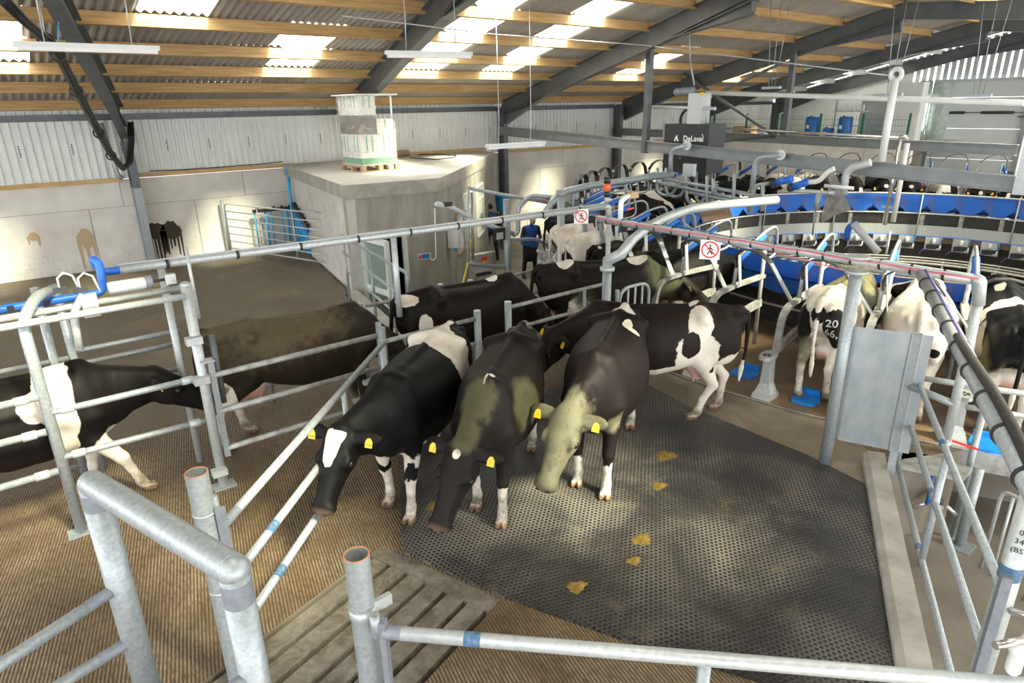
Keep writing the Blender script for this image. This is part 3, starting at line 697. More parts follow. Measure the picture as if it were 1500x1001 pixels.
rot.part('trough_rail', hoop(R_IN-0.03, 1.13, 0.024), MT['galv_light'])
for a in range(0, 360, 24):
    c_, s_ = math.cos(math.radians(a)), math.sin(math.radians(a)); rot.part('rail_stay', MB().tube(RC+V((R_IN-0.035)*c_, (R_IN-0.035)*s_, 0.0), RC+V((R_IN-0.035)*c_, (R_IN-0.035)*s_, 1.12), 0.02, 8), MT['galv_light'])
for k in range(36):
    a = math.radians(k*10+3); c_, s_ = math.cos(a), math.sin(a); u = V(c_, s_, 0); rot.part('skirt_joint', MB().box(RC+u*(R_IN+0.002)+V(0, 0, 0.42), (0.012, 0.10, 0.29), (u, V(-s_, c_, 0), V(0, 0, 1))), MT['galv_old'])
solo('platform_base', ring(7.3, 7.5, LOW, -0.22), MT['pit_concrete'], 'ring wall carrying the rotary platform, seen below the deck edge', 'base wall', RC)
solo('platform_base', ring(5.9, 6.05, LOW, -0.22), MT['kerb_concrete'], 'inner ring wall under the platform behind the milk units', 'base wall', RC)
# local stall frame: x inward from the outer edge, y along the edge, z up; origin on the rim
def stall_matrix(deg):
    a = math.radians(deg); M = Matrix.Identity(4); inn = V(-math.cos(a), -math.sin(a), 0); tn = V(math.sin(a), -math.cos(a), 0)*-1
    o = V(R_OUT*math.cos(a), R_OUT*math.sin(a), 0)
    for i in range(3): M[i][0] = inn[i]; M[i][1] = tn[i]; M[i][2] = (0, 0, 1)[i]; M[i][3] = o[i]
    return M
bar_pts = rounded([V(0.40, 0, 0.58), V(0.47, 0, 1.10), V(0.90, 0, 1.15), V(1.72, 0, 1.17)], 0.22, 5)
bail_m = MB().flat(bar_pts, 0.085, 0.05, (0, 1, 0)); bail_m.bar((0.42, 0, 0.60), (1.72, 0, 0.76), 0.06, 0.11)
bail_m.tube((1.68, 0, 0.10), (1.68, 0, 1.55), 0.028, 8); bail_m.tube((0.95, 0, 1.12), (1.0, 0, 1.62), 0.026, 8)
bail_me = bail_m.mesh('bail', MT['galv_old'])
ped = MB(); 
for (z0, w0_, d0_, z1, w1_, d1_) in ((0.0, 0.125, 0.15, 0.07, 0.115, 0.13), (0.07, 0.105, 0.115, 0.20, 0.062, 0.075), (0.20, 0.062, 0.075, 0.56, 0.05, 0.06)):
    vs = [V(0.22+sx*d, sy*w, z) for z, w, d in ((z0, w0_, d0_), (z1, w1_, d1_)) for sx, sy in ((-1, -1), (1, -1), (1, 1), (-1, 1))]
    ped.add(vs, [(3, 2, 1, 0), (4, 5, 6, 7)]+[(i, (i+1) % 4, 4+(i+1) % 4, 4+i) for i in range(4)])
ped_me = ped.mesh('pedestal', MT['galv_light'])
hd = MB(); n = 16; vs = []
for z in (0.555, 0.60):
    for j in range(n):
        a = 2*math.pi*j/n; q = 1/max(abs(math.cos(a))**3+abs(math.sin(a))**3, 1e-6)**(1/3); vs.append(V(0.17+0.17*q*math.cos(a), 0.085*q*math.sin(a), z))
hd.add(vs, [tuple(reversed(range(n))), tuple(range(n, 2*n))]+[(i, (i+1) % n, n+(i+1) % n, n+i) for i in range(n)])
head_me = hd.mesh('pedestal_head', MT['galv_light'])
vent = MB()
for a in range(6):
    t_ = a*math.pi/3; vent.box((0.12+0.04*math.cos(t_), 0.04*math.sin(t_), 0.602), (0.04, 0.024, 0.004), (V(math.cos(t_), math.sin(t_), 0), V(-math.sin(t_), math.cos(t_), 0), V(0, 0, 1)))
vent_me = vent.mesh('vent', MT['black_plastic'])
PT = 2*math.pi*(R_OUT-0.9)/N_ST
def strap_set(dz, pk):
    st = [V(0.98, 0.02, 1.42), V(0.95, 0.00, 1.55+dz*0.4), V(0.92, 0.03, 1.63+dz*0.8), V(0.90, 0.13, pk-0.02), V(0.88, 0.27, pk), V(0.87, 0.42, pk-0.03), V(0.86, 0.54, pk-0.10), V(0.85, 0.66, pk-0.24)]
    return MB().flat(st, 0.11, 0.016, (1, 0.05, 0.0)).mesh('strap', MT['black_rubber']), MB().flat([V(0.85, 0.58, pk-0.13), V(0.85, PT-0.03, 1.16)], 0.075, 0.014, (1, 0, 0)).mesh('strap_arm', MT['galv'])
near_set = strap_set(0.0, 1.72); far_set = strap_set(0.35, 2.05)
arm2_me = MB().flat([V(0.97, 0.03, 1.60), V(0.96, 0.10, 1.16)], 0.06, 0.012, (1, 0, 0)).mesh('strap_stay', MT['galv_light'])
holes = MB()
for k in range(6):
    q = V(0.85, 0.58, 1.59).lerp(V(0.85, PT-0.03, 1.16), 0.15+k*0.14); holes.box(q+V(0, -0.004, 0.008), (0.022, 0.022, 0.006), (V(1, 0, 0), V(0, 0.66, -0.75), V(0, 0.75, 0.66)))
hole_me = holes.mesh('bolt_row', MT['black_plastic'])
rol_me = MB().path([V(1.02, 0.0, 1.50), V(1.62, 0.0, 1.78)], 0.042, 12).mesh('roller', MT['blue_plastic'])
loop_me = MB().path(rounded([V(1.0, 0, 1.55), V(1.6, 0, 1.83), V(1.95, 0, 1.90), V(2.02, 0, 1.45), V(1.70, 0, 1.40)], 0.16, 5), 0.020, 8).mesh('neck_loop', MT['galv'])
mw_ = 2*math.pi*(R_IN+0.1)/N_ST
# manger: x inward; inner panel near x = 3.12
xi = R_OUT-R_IN-0.03; w2 = mw_/2; wo = 2*math.pi*(R_IN+0.75)/N_ST/2
mg = MB()
fp = [(-w2, 1.10), (w2, 1.10), (w2, 0.80), (w2*0.45, 0.62), (-w2*0.45, 0.62), (-w2, 0.80)]
for s_, (x_, d_) in enumerate(((xi, 0.0),)):
    a = [V(x_, y, z) for y, z in fp]; b = [V(x_-0.02, y, z) for y, z in fp]
    mg.add(a+b, [tuple(range(6)), tuple(range(11, 5, -1))]+[(i, 6+i, 6+(i+1) % 6, (i+1) % 6) for i in range(6)])
sec = [(xi-0.02, 1.10), (xi-0.10, 0.72), (xi-0.22, 0.64), (xi-0.42, 0.72), (xi-0.62, 0.98), (xi-0.66, 1.0)]
vs = []
for x_, z in sec:
    ww = w2+(wo-w2)*(xi-x_)/0.7
    for y in (-ww*0.985, 0, ww*0.985): vs.append(V(x_, y, z-(0.05 if y == 0 and 0.6 < z < 0.75 else 0)))
    for y in (-ww*0.985, 0, ww*0.985): vs.append(V(x_-0.008, y, z-0.02-(0.05 if y == 0 and 0.6 < z < 0.75 else 0)))
fs = []
for i in range(len(sec)-1):
    a = 6*i; b = a+6
    for j in (0, 1): fs += [(a+j, a+j+1, b+j+1, b+j), (a+3+j, b+3+j, b+4+j, a+4+j)]
    fs += [(a, b, b+3, a+3), (a+2, a+5, b+5, b+2)]
mg.add(vs, fs)
mg_me = mg.mesh('feed_trough', MT['blue_manger'])
mu = MB().box((xi+0.05, 0, -0.21), (0.03, 0.40, 0.36)); mu_me = mu.mesh('milk_unit', MT['grey_plastic'])
mb_ = MB().bar((xi+0.10, -0.15, -0.28), (xi+0.10, 0.15, -0.30), 0.08, 0.12); mub_me = mb_.mesh('pulsator', MT['black_plastic'])
muw_me = MB().lathe([(0.03, 0), (0.045, 0.03), (0.045, 0.11), (0.02, 0.14)], (xi+0.10, 0.0, -0.20), 10).mesh('milk_bowl', MT['white_plastic'])
hs_me = MB().path([V(xi+0.1, 0.02, -0.30), V(xi+0.14, 0.10, -0.36), V(xi+0.16, 0.22, -0.38), V(xi+0.15, 0.30, -0.50)], 0.013, 6).mesh('milk_hose', MT['violet_hose'])
hb_me = MB().path([V(xi+0.06, -0.17, -0.02), V(xi+0.10, -0.19, -0.14), V(xi+0.10, -0.17, -0.28)], 0.016, 6).mesh('air_hose', MT['blue_hose'])
hw_me = MB().path([V(xi+0.10, -0.18, -0.24), V(xi+0.12, -0.18, -0.32), V(xi+0.13, -0.10, -0.33)], 0.018, 6).mesh('elbow', MT['white_plastic'])
PH0 = 191.7
for k in range(N_ST):
    M = stall_matrix(PH0-3.6-7.2*k)
    b = link('bail', bail_me, rot.e); b.matrix_local = M
    for nm_, me_ in (('pedestal', ped_me), ('pedestal_head', head_me), ('vent', vent_me), ('strap', (near_set if k < 8 or k > 44 else far_set)[0]), ('strap_arm', (near_set if k < 8 or k > 44 else far_set)[1]), ('strap_stay', arm2_me), ('bolt_row', hole_me), ('roller', rol_me), ('neck_loop', loop_me)): link(nm_, me_, b)
    M = stall_matrix(PH0-7.2*k); g = link('feed_trough', mg_me, rot.e); g.matrix_local = M
    u_ = link('milk_unit', mu_me, rot.e); u_.matrix_local = M
    for nm_, me_ in (('pulsator', mub_me), ('milk_bowl', muw_me), ('milk_hose', hs_me), ('air_hose', hb_me), ('elbow', hw_me)): link(nm_, me_, u_)
# milk lines on the floor inside the ring
ml = Thing('milk_lines', 'bundle of stainless pipes ringing the floor inside the platform', 'pipes', RC+V(0, 0, LOW))
for r, z in ((4.75, -0.55), (4.62, -0.60), (4.50, -0.64), (4.36, -0.62)): ml.part('pipe', hoop(r, z, 0.026, 90, 7), MT['stainless'])
for k in range(24):
    a = math.radians(15*k); u = V(math.cos(a), math.sin(a), 0); ml.part('pipe_stand', MB().bar(RC+u*4.30+V(0, 0, -0.68), RC+u*4.80+V(0, 0, -0.60), 0.03, 0.03).tube(RC+u*4.55+V(0, 0, LOW), RC+u*4.55+V(0, 0, -0.64), 0.02, 6), MT['galv'])
# blue scraper pads on the deck
for px, lab in (((1090, 549), 'blue plastic pad on the deck behind the stepping cow'), ((1180, 587), 'blue plastic pad between the hind feet of the branded cow'), ((1445, 655), 'blue plastic pad by the hind foot of the cow at the right edge'), ((918, 463), 'small blue pad glimpsed behind the rails near the curved pipe')):
    c = G(*px); a = math.atan2(RC.y-c.y, RC.x-c.x); u = V(math.cos(a), math.sin(a), 0); w = V(-u.y, u.x, 0); m = MB(); pr = [(-0.17, 0.0), (-0.15, 0.13), (0.02, 0.17), (0.17, 0.13), (0.19, 0.0), (0.17, -0.13), (0.02, -0.17), (-0.15, -0.13)]
    vs = [c+u*x+w*y+V(0, 0, z) for z in (0.004, 0.035) for x, y in pr]; m.add(vs, [tuple(reversed(range(8))), tuple(range(8, 16))]+[(i, (i+1) % 8, 8+(i+1) % 8, 8+i) for i in range(8)])
    m.box(c+u*0.20+V(0, 0, 0.05), (0.05, 0.22, 0.08), (u, w, V(0, 0, 1)))
    solo('deck_pad', m, MT['blue_shovel'], lab, 'pad', c, 'blue pads on the deck')
# ================================================================== FENCES, GATES, PIPES
def posts_rails(th, posts=(), rails=(), rp=0.04, rr=0.024, mat='galv', np_=12):
    for p in posts:
        a, b = p[0], p[1]; r = p[2] if len(p) > 2 else rp
        th.part('post', MB().tube(a, b, r, np_), MT[mat])
    for q in rails:
        a, b = q[0], q[1]; r = q[2] if len(q) > 2 else rr
        th.part('rail', MB().tube(a, b, r, 10), MT[mat])
def flange(th, c, w=0.16, mat='galv', under=None):
    th.part('foot_plate', MB().box((c[0], c[1], c[2]+0.006), (w, w*0.75, 0.012)), MT[mat], under=under)
def clamp(th, c, d, r=0.034, L=0.06, mat='galv_light'):
    d = Vector(d).normalized(); c = Vector(c); th.part('clamp', MB().tube(c-d*L/2, c+d*L/2, r, 10), MT[mat])
# ---- left race: near side (plane Y = 6.4)
YN = 6.4
P1 = V(-0.03, 6.41, 0); P2 = V(1.21, 6.38, 0)
t = Thing('race_fence', 'near side of the left cow race: arched post and four rails', 'fence', P1)
t.part('post', MB().path(rounded([P1, P1+V(0, 0, 2.02), V(0.10, 6.62, 2.16), V(0.28, 7.05, 2.12)], 0.28), 0.045, 12), MT['galv'], 'arched post')
t.part('post', MB().tube(P2, P2+V(0, 0, 2.12), 0.048, 12), MT['galv_light'])
flange(t, P1, 0.22); flange(t, P2, 0.22)
for (a, b) in (((74, 605), (294, 553)), ((92, 670), (305, 615))):
    A0, B0 = ONY(*a, YN), ONY(*b, YN); t.part('rail', MB().tube(A0, B0, 0.03, 10), MT['galv'])
    for q, s in ((A0, 1), (B0, -1)): clamp(t, q+(B0-A0).normalized()*0.12*s, B0-A0, 0.038, 0.10)
for (a, b) in (((0, 595), (56, 582)), ((0, 650), (68, 633)), ((0, 715), (86, 690))):
    A0, B0 = ONY(*a, YN), ONY(*b, YN); d = (A0-B0).normalized(); t.part('rail', MB().tube(B0, A0+d*2.0, 0.032, 10), MT['galv']); clamp(t, B0+d*0.12, d, 0.04, 0.1)
for y, Y in ((434, 6.34), (421, 6.62)):
    a = ONY(0, 481 if Y < 6.5 else 471, Y); b = ONY(272, y, Y); t.part('top_rail', MB().tube(a-V(2.0, 0, 0), b, 0.03, 10), MT['galv_light'])
t.part('post', MB().tube((-2.55, 6.41, 0), (-2.55, 6.41, 2.12), 0.045, 12), MT['galv'])
t.part('post_cap', MB().ell(P2+V(0, 0, 2.12), (0.05, 0.05, 0.03), 12, 6), MT['galv_light'])
for zz in (1.95, 1.55, 0.55): t.part('bracket', MB().box(P2+V(-0.03, -0.06, zz-0.35), (0.14, 0.09, 0.07)), MT['galv_light'])
pole = ONY(272, 362, 6.5); t.part('thin_pole', MB().tube(V(pole.x, 6.5, 1.75), V(pole.x, 6.5, pole.z), 0.016, 8), MT['galv_light'])
# far side of the race (plane Y = 7.55)
YF = 7.55
t = Thing('race_fence', 'far side of the left cow race, behind the walking cow', 'fence', V(0, YF, 0))
for (x, y) in ((77, 520), (107, 520), (262, 520)):
    b = ONY(x, y, YF); t.part('post', MB().tube(V(b.x, YF, 0), V(b.x, YF, 2.05), 0.038, 12), MT['galv'])
for (a, b) in (((0, 565), (81, 549)), ((114, 534), (262, 503)), ((118, 534), (258, 466)), ((165, 562), (264, 541)), ((0, 734), (129, 696))):
    A0, B0 = ONY(*a, YF), ONY(*b, YF); zz = (A0.z+B0.z)/2; t.part('rail', MB().tube(V(A0.x, YF, max(zz, 0.12)), V(B0.x, YF, max(zz, 0.12)), 0.026, 10), MT['galv'])
t.part('post', MB().tube((-2.55, YF, 0), (-2.55, YF, 2.05), 0.038, 12), MT['galv'])
for x0, x1, z in ((-2.55, 0.25, 1.3), (-2.55, 0.25, 0.72), (0.45, 1.75, 0.75)): t.part('rail', MB().tube((x0, YF, z), (x1, YF, z), 0.026, 10), MT['galv'])
# blue air pipe with elbow, cylinder, valves
LP0, LP1 = G(158, 398, 2.2), V(6.97, 6.67, 2.2)
bp = Thing('air_pipe', 'blue pipe with a raised elbow above the left race', 'pipe', (0, 6.5, 2.1))
YB = 6.95
b0 = ONY(0, 454, YB); b1 = ONY(146, 429, YB)
bp.part('pipe_run', MB().path(rounded([V(-8, YB, b0.z), b0, b1+V(0.04, 0, 0), V(b1.x+0.05, YB+0.03, 2.32), V(LP0.x-0.10, LP0.y, 2.34), V(LP0.x-0.06, LP0.y, 2.2), LP0+V(0.12, 0, 0)], 0.08, 5), 0.036, 12), MT['blue_plastic'])
for k in (0.1, 0.45, 0.8): bp.part('pipe_clip', MB().box(b0.lerp(b1, k)+V(0, 0, -0.02), (0.05, 0.09, 0.09)), MT['black_plastic'])
cy = Thing('air_cylinder', 'grey pneumatic gate cylinder beside the blue elbow', 'cylinder', (0.8, 6.6, 2.05))
c0, c1 = ONY(158, 423, 6.6), ONY(214, 414, 6.6); dd = (c1-c0).normalized()
cy.part('barrel', MB().lathe([(0.05, 0), (0.055, 0.02), (0.055, (c1-c0).length-0.02), (0.05, (c1-c0).length)], c0, 16, dd), MT['grey_plastic'])
cy.part('end_cap', MB().tube(c1, c1+dd*0.05, 0.062, 14), MT['galv_patch']); cy.part('rod', MB().tube(c1, c1+dd*0.16, 0.014, 8), MT['black_plastic'])
cy.part('yoke', MB().box(c1+dd*0.2, (0.09, 0.07, 0.09)), MT['galv_light'])
for k, x in enumerate((88, 118)):
    q = ONY(x, 425, 6.5); hv = Thing('air_valve', ('small black air valve nearer the picture edge' if k == 0 else 'small black air valve nearer the blue elbow'), 'valve', q)
    hv.part('valve_body', MB().box(q, (0.10, 0.05, 0.04)), MT['black_plastic'])
    hv.part('air_line', MB().path([q+V(0, 0, 0.02), q+V(0.0, 0, 0.10), q+V(0.05, 0, 0.14), q+V(0.11, 0.02, 0.10), q+V(0.14, 0.03, -0.05)], 0.008, 6), MT['white_plastic'])
hk = Thing('hook_pipe', 'short bent pipe hanging from the blue-pipe rail', 'pipe', ONY(115, 440, 6.45))
hk.part('pipe_run', MB().path(rounded([ONY(122, 432, 6.45), ONY(107, 460, 6.45), ONY(117, 512, 6.45)], 0.12), 0.032, 10), MT['galv_light'])
hk.part('bracket', MB().box(ONY(132, 447, 6.45), (0.12, 0.06, 0.2)), MT['galv'])
# ---- long overhead pipe
lp = Thing('overhead_pipe', 'long straight galvanised pipe running overhead across the race', 'pipe', LP0)
lp.part('pipe_run', MB().tube(LP0+V(0.1, 0, 0), LP1, 0.040, 14), MT['galv_light'])
ex_ = LP1; lp.part('elbow', MB().path(rounded([LP1-V(0.05, 0, 0), LP1+V(0.06, 0, 0), LP1+V(0.06, -0.02, -0.22)], 0.09), 0.046, 12), MT['galv_light'])
for i in range(9):
    c = LP0.lerp(LP1, 0.08+i*0.105); lp.part('cable_tie', MB().tube(c-V(0.012, 0, 0), c+V(0.012, 0, 0), 0.045, 12), MT['black_plastic'])
lp.part('cable', MB().path([LP0+V(0.1, 0, 0.05), LP0.lerp(LP1, 0.3)+V(0, 0, 0.045), LP0.lerp(LP1, 0.6)+V(0, 0, 0.048), LP1+V(0, 0, 0.05)], 0.008, 6), MT['grey_plastic'])
t80 = ONY(884, 440, 6.28); lp.part('drop_post', MB().tube((LP1.x+0.06, LP1.y-0.02, 0.0), LP1+V(0.06, -0.02, -0.2), 0.036, 12), MT['galv_light'])
q = LP0.lerp(LP1, 0.575); lp.part('drop_post', MB().tube(V(ONY(576, 345, q.y).x, q.y, 1.20), V(ONY(576, 345, q.y).x, q.y, 2.17), 0.036, 12), MT['galv_light'])
q2 = ONY(236, 395, 7.07); lp.part('drop_post', MB().tube(V(q2.x, 7.07, 0), V(q2.x, 7.07, 2.17), 0.036, 12), MT['galv_light'])
# ---- three-bar gate behind the left post
YG = 6.32
t = Thing('three_bar_gate', 'three-bar galvanised gate with square end tubes, mud-coated cow behind it', 'gate', V(2.2, YG, 0))
x0, x1 = ONY(311, 546, YG).x, ONY(556, 495, YG).x
for (a, b) in (((313, 548), (555, 493)), ((322, 601), (552, 541)), ((333, 653), (540, 596))):
    za = (ONY(*a, YG).z+ONY(*b, YG).z)/2; t.part('rail', MB().tube((x0, YG, za), (x1, YG, za), 0.030, 10), MT['galv_old'])
for x in (x0, x1): t.part('end_tube', MB().box((x, YG, 0.86), (0.05, 0.05, 1.02)), MT['galv'])
t.part('hinge_plate', MB().box((x0-0.03, YG, 1.38), (0.12, 0.12, 0.012)), MT['galv_light'])
t.part('latch_box', MB().box((x1-0.15, YG-0.03, 0.72), (0.22, 0.05, 0.05)), MT['galv_light']); t.part('hinge_tube', MB().tube((1.35, YG+0.05, 0.9), (1.35, YG+0.05, 1.6), 0.03, 10), MT['steel_dark'])
# ---- diagonal drafting fence to the front
DA, DB = V(0.68, 3.73, 1.25), V(2.94, 5.99, 1.25); dD = (DB-DA).normalized()
PA = V(0.585, 3.80, 0)
t = Thing('round_post', 'thick open-topped round post left of the white-faced cow', 'post', PA)
t.part('pipe', MB().hollow(PA, PA+V(0, 0, 1.60), 0.066, 0.008, 0.35), MT['galv']); t.part('cut_rim', MB().path([PA+V(0.0625*math.cos(j*math.pi/14), 0.0625*math.sin(j*math.pi/14), 1.601) for j in range(28)], 0.0042, 5, False, True), MT['rust_rim'], 'rusty cut rim')
for z in (1.32, 0.75): t.part('collar', MB().tube(PA+V(0, 0, z), PA+V(0, 0, z+0.012), 0.069, 24), MT['galv_light'])
t = Thing('slanting_fence', 'three-rail fence running diagonally in front of the white-faced cow', 'fence', DA*1)
t.part('end_bar', MB().bar(V(DA.x-0.02, DA.y+0.0, 0.3), V(DA.x-0.02, DA.y, 1.36), 0.05, 0.035, dD), MT['galv_patch'])
t.part('pin', MB().tube(V(DA.x-0.03, DA.y+0.06, 1.05), V(DA.x-0.03, DA.y+0.06, 1.42), 0.022, 10), MT['galv_patch'])
zs = [1.25, PL((400, 772), DA, DB).z, PL((410, 838), DA, DB).z]
for z in zs:
    r_ = t.part('rail', MB().tube(V(DA.x, DA.y, z), V(DB.x, DB.y, z), 0.030, 12), MT['galv'])
    c = V(DA.x, DA.y, z)+dD*0.85
    if z < 1.2:
        cc_ = V(DA.x, DA.y, z)+dD*0.42; t.part('sticker', MB().tube(cc_, cc_+dD*0.12, 0.0312, 12, False), MT['print_blue'], 'worn blue sticker', under=r_)
    t.part('rust_patch', MB().tube(V(DA.x, DA.y, z), V(DA.x, DA.y, z)+dD*0.13, 0.0312, 12, False), MT['galv_patch'], 'dull zinc spray on the weld', under=r_)
for f in (0.62,):
    q = DA+dD*(DB-DA).length*f; t.part('upright', MB().tube(V(q.x, q.y, zs[-1]), V(q.x, q.y, 1.25), 0.026, 10), MT['galv'])
t.part('end_bar', MB().bar(V(DB.x, DB.y, 0.3), V(DB.x, DB.y, 1.28), 0.05, 0.05, dD), MT['galv'])
# ---- middle rails along Y = 6.25
YE = 6.27
t = Thing('post_and_rail', 'galvanised rails from the gate post to the post behind the white-hipped cow', 'fence', V(3.6, YE, 0))
xp = ONY(699, 458, YE).x; zt = ONY(699, 455, YE).z
for x, zt_ in ((3.06, 1.32), (xp, zt)): t.part('post', MB().tube((x, YE, 0), (x, YE, zt_), 0.045, 14), MT['galv'])
for z in (zt-0.1, zt-0.42, zt-0.72, zt-1.0): t.part('rail', MB().tube((3.06, YE, z), (xp, YE, z), 0.028, 10), MT['galv_old'])
t = Thing('post_and_rail', 'galvanised rails between the short post and the tall curved pipe', 'fence', V(5.4, YE, 0))
xp2 = ONY(744, 445, YE).x; zt2 = ONY(744, 442, YE).z; xe = 6.55
t.part('post', MB().tube((xp2, YE, 0), (xp2, YE, zt2), 0.046, 14), MT['galv'])
t.part('post', MB().tube((ONY(856, 440, YE).x, YE, 0), (ONY(856, 440, YE).x, YE, zt2-0.06), 0.022, 10), MT['galv'])
for z in (zt2-0.08, zt2-0.38, zt2-0.70): t.part('rail', MB().tube((xp2, YE, z), (xe, YE, z), 0.027, 10), MT['galv_old'])
# ---- far race side (plane Y = 8.1)
Y8 = 8.1
t = Thing('race_fence', 'rails on the far side of the cow race, below the concrete room', 'fence', V(5, Y8, 0))
for (x, y) in ((382, 470), (514, 455), (527, 445), (590, 436), (645, 416), (689, 410)):
    p = ONY(x, y, Y8); t.part('post', MB().tube((p.x, Y8, 0 if p.x < 5 else -0.4), (p.x, Y8, p.z), 0.042 if x in (527, 645, 689) else 0.03, 12), MT['galv'])
pa, pb = ONY(382, 475, Y8), ONY(516, 454, Y8); zz = (pa.z+pb.z)/2
for z in (zz, zz-0.4, zz-0.8): t.part('rail', MB().tube((pa.x-0.6, Y8, z), (pb.x, Y8, z), 0.026, 10), MT['galv_old'])
p9 = ONY(795, 391, Y8)
for z in (zz-0.02, zz-0.4, zz-0.8): t.part('rail', MB().tube((pb.x+0.2, Y8, z), (p9.x, Y8, z), 0.026, 10), MT['galv_old'])
# ---- stair railing on the kerb
SA, SB = V(5.16, 12.2, 0), V(4.72, 9.75, 0)
t = Thing('stair_railing', 'galvanised stair railing on the kerb beside the room door', 'railing', SB)
e0, e1 = PL((500, 345), SA, SB), PL((597, 401), SA, SB)
t.part('handrail', MB().path(rounded([e0, e1, PL((600, 440), SA, SB)], 0.1), 0.026, 10), MT['galv'])
for a, b in (((502, 369), (592, 437)), ((507, 397), (583, 462))): t.part('rail', MB().tube(PL(a, SA, SB), PL(b, SA, SB), 0.022, 10), MT['galv'])
for a in ((503, 352), (542, 371), (573, 388)):
    p = PL(a, SA, SB); t.part('post', MB().tube((p.x, p.y, 0.0), p, 0.026, 10), MT['galv'])
# ---- front: welded frame, open post with gate rail
FA, FB = V(0.083, 3.80, 1.73), V(0.463, 2.585, 1.73)
t = Thing('welded_pipe_frame', 'heavy welded pipe frame in the near left corner', 'frame', V(FA.x, FA.y, 0))
t.part('post', MB().tube((FA.x, FA.y, 0), FA, 0.070, 24), MT['galv']); t.part('post', MB().tube((FB.x, FB.y, 0), FB, 0.066, 24), MT['galv'])
fd_ = (FB-FA).normalized()
t.part('top_pipe', MB().path([FA, FA+fd_*0.02, FB-fd_*0.02, FB], 0.070, 24), MT['galv'])
t.part('corner_weld', MB().ell(FA, (0.0705,)*3, 24, 12), MT['galv']); t.part('corner_weld', MB().ell(FB, (0.0705,)*3, 24, 12), MT['galv'])
t.part('zinc_spray', MB().tube(FB-V(0, 0, 0.17), FB-V(0, 0, 0.05), 0.0668, 24, False), MT['galv_patch'], 'dull zinc spray below the corner')
t.part('zinc_spray', MB().tube(FA-V(0, 0, 0.15), FA-V(0, 0, 0.05), 0.0708, 24, False), MT['galv_patch'], 'dull zinc spray below the corner')
for (a, b) in (((165, 858), (0, 975)), ((190, 935), (92, 1001))):
    z = ZAT(FA, a[1]); p = V(FA.x, FA.y, z); q = G(*b, z); d = (q-p).normalized(); r_ = t.part('rail', MB().tube(p, q+d*0.8, 0.034, 14), MT['galv'])
    t.part('zinc_spray', MB().tube(p, p+d*0.20, 0.0348, 14, False), MT['galv_patch'], under=r_)
z = ZAT(FB, 985); p = V(FB.x, FB.y, z); q = G(300, 1040, z); r_ = t.part('rail', MB().tube(p, q, 0.034, 14), MT['galv']); t.part('zinc_spray', MB().tube(p, p+(q-p)*0.5, 0.0348, 14, False), MT['galv_patch'], under=r_)
PB = V(0.985, 2.50, 0)
t = Thing('round_post', 'thick open-topped round post in the bottom middle, carrying the long gate', 'post', PB)
t.part('pipe', MB().hollow(PB, PB+V(0, 0, 1.60), 0.062, 0.007, 0.35), MT['galv']); t.part('cut_rim', MB().path([PB+V(0.059*math.cos(j*math.pi/14), 0.059*math.sin(j*math.pi/14), 1.601) for j in range(28)], 0.0042, 5, False, True), MT['rust_rim'], 'rusty cut rim')
t.part('collar', MB().tube(PB+V(0, 0, 1.24), PB+V(0, 0, 1.30), 0.068, 24), MT['galv_light'])
t.part('hinge_lug', MB().box(PB+V(0.09, -0.03, 1.29), (0.10, 0.03, 0.06)), MT['galv_light'])
GA, GB = G(562, 926, 1.2), G(1255, 984, 1.2)
t = Thing('front_gate', 'long galvanised gate across the bottom of the picture', 'gate', V(GA.x, GA.y, 0))
gd = (GB-GA).normalized()
t.part('hinge_bar', MB().bar(V(GA.x, GA.y, 0.25), V(GA.x, GA.y, 1.27), 0.05, 0.03, gd), MT['galv_patch'])
t.part('hinge_pin', MB().tube(V(GA.x-0.03, GA.y+0.02, 1.18), V(GA.x-0.03, GA.y+0.02, 1.31), 0.025, 12), MT['galv'])
r_ = t.part('rail', MB().tube(GA, GB+gd*0.9, 0.034, 16), MT['galv_light'])
t.part('sticker', MB().tube(GA+gd*0.40, GA+gd*0.48, 0.0345, 16, False), MT['print_blue'], 'torn blue sticker', under=r_)
t.part('zinc_spray', MB().tube(GA, GA+gd*0.09, 0.0345, 16, False), MT['galv_patch'], under=r_)
for z in (0.78, 0.36): t.part('rail', MB().tube(V(GA.x, GA.y, z), V(GB.x, GB.y, z)+gd*0.9, 0.030, 12), MT['galv'])
q = GA+gd*(G(1033, 965, 1.2)-GA).dot(gd); t.part('upright', MB().tube(V(q.x, q.y, 0.36), V(q.x, q.y, 1.2), 0.030, 12), MT['galv'])
# ---- right: portal pipe, sheet panel, kerb railing
PP = V(6.25, 2.71, 0)
q0, q1, q2 = G(838, 290, 2.16), V(6.25, 2.71, 2.16), G(1436, 411, 2.16)
q0 = V(6.30, 6.15, 2.16)
t = Thing('cable_pipe', 'overhead pipe with strapped red cable crossing towards the sheet-steel panel', 'pipe', PP)
t.part('pipe_run', MB().tube(q0, q2, 0.046, 14), MT['galv_light'])
t.part('pipe_run', MB().path(rounded([q2-V(0, -0.05, 0), q2, V(q2.x+0.02, q2.y-0.02, 1.95)], 0.07), 0.05, 12), MT['galv_light'])
t.part('support_post', MB().tube(PP, PP+V(0, 0, 2.08), 0.058, 16), MT['galv'])
t.part('post_flange', MB().tube(PP+V(0, 0, 2.06), PP+V(0, 0, 2.085), 0.105, 16), MT['galv_light']); t.part('post_flange', MB().tube(PP+V(0, 0, 2.20), PP+V(0, 0, 2.225), 0.105, 16), MT['galv_light'])
foot = G(1388, 640, 0.35); t.part('drop_pipe', MB().tube(V(q2.x+0.02, q2.y-0.02, 1.98), V(q2.x+0.09, q2.y+0.0, 0.62), 0.040, 12), MT['galv_light'])
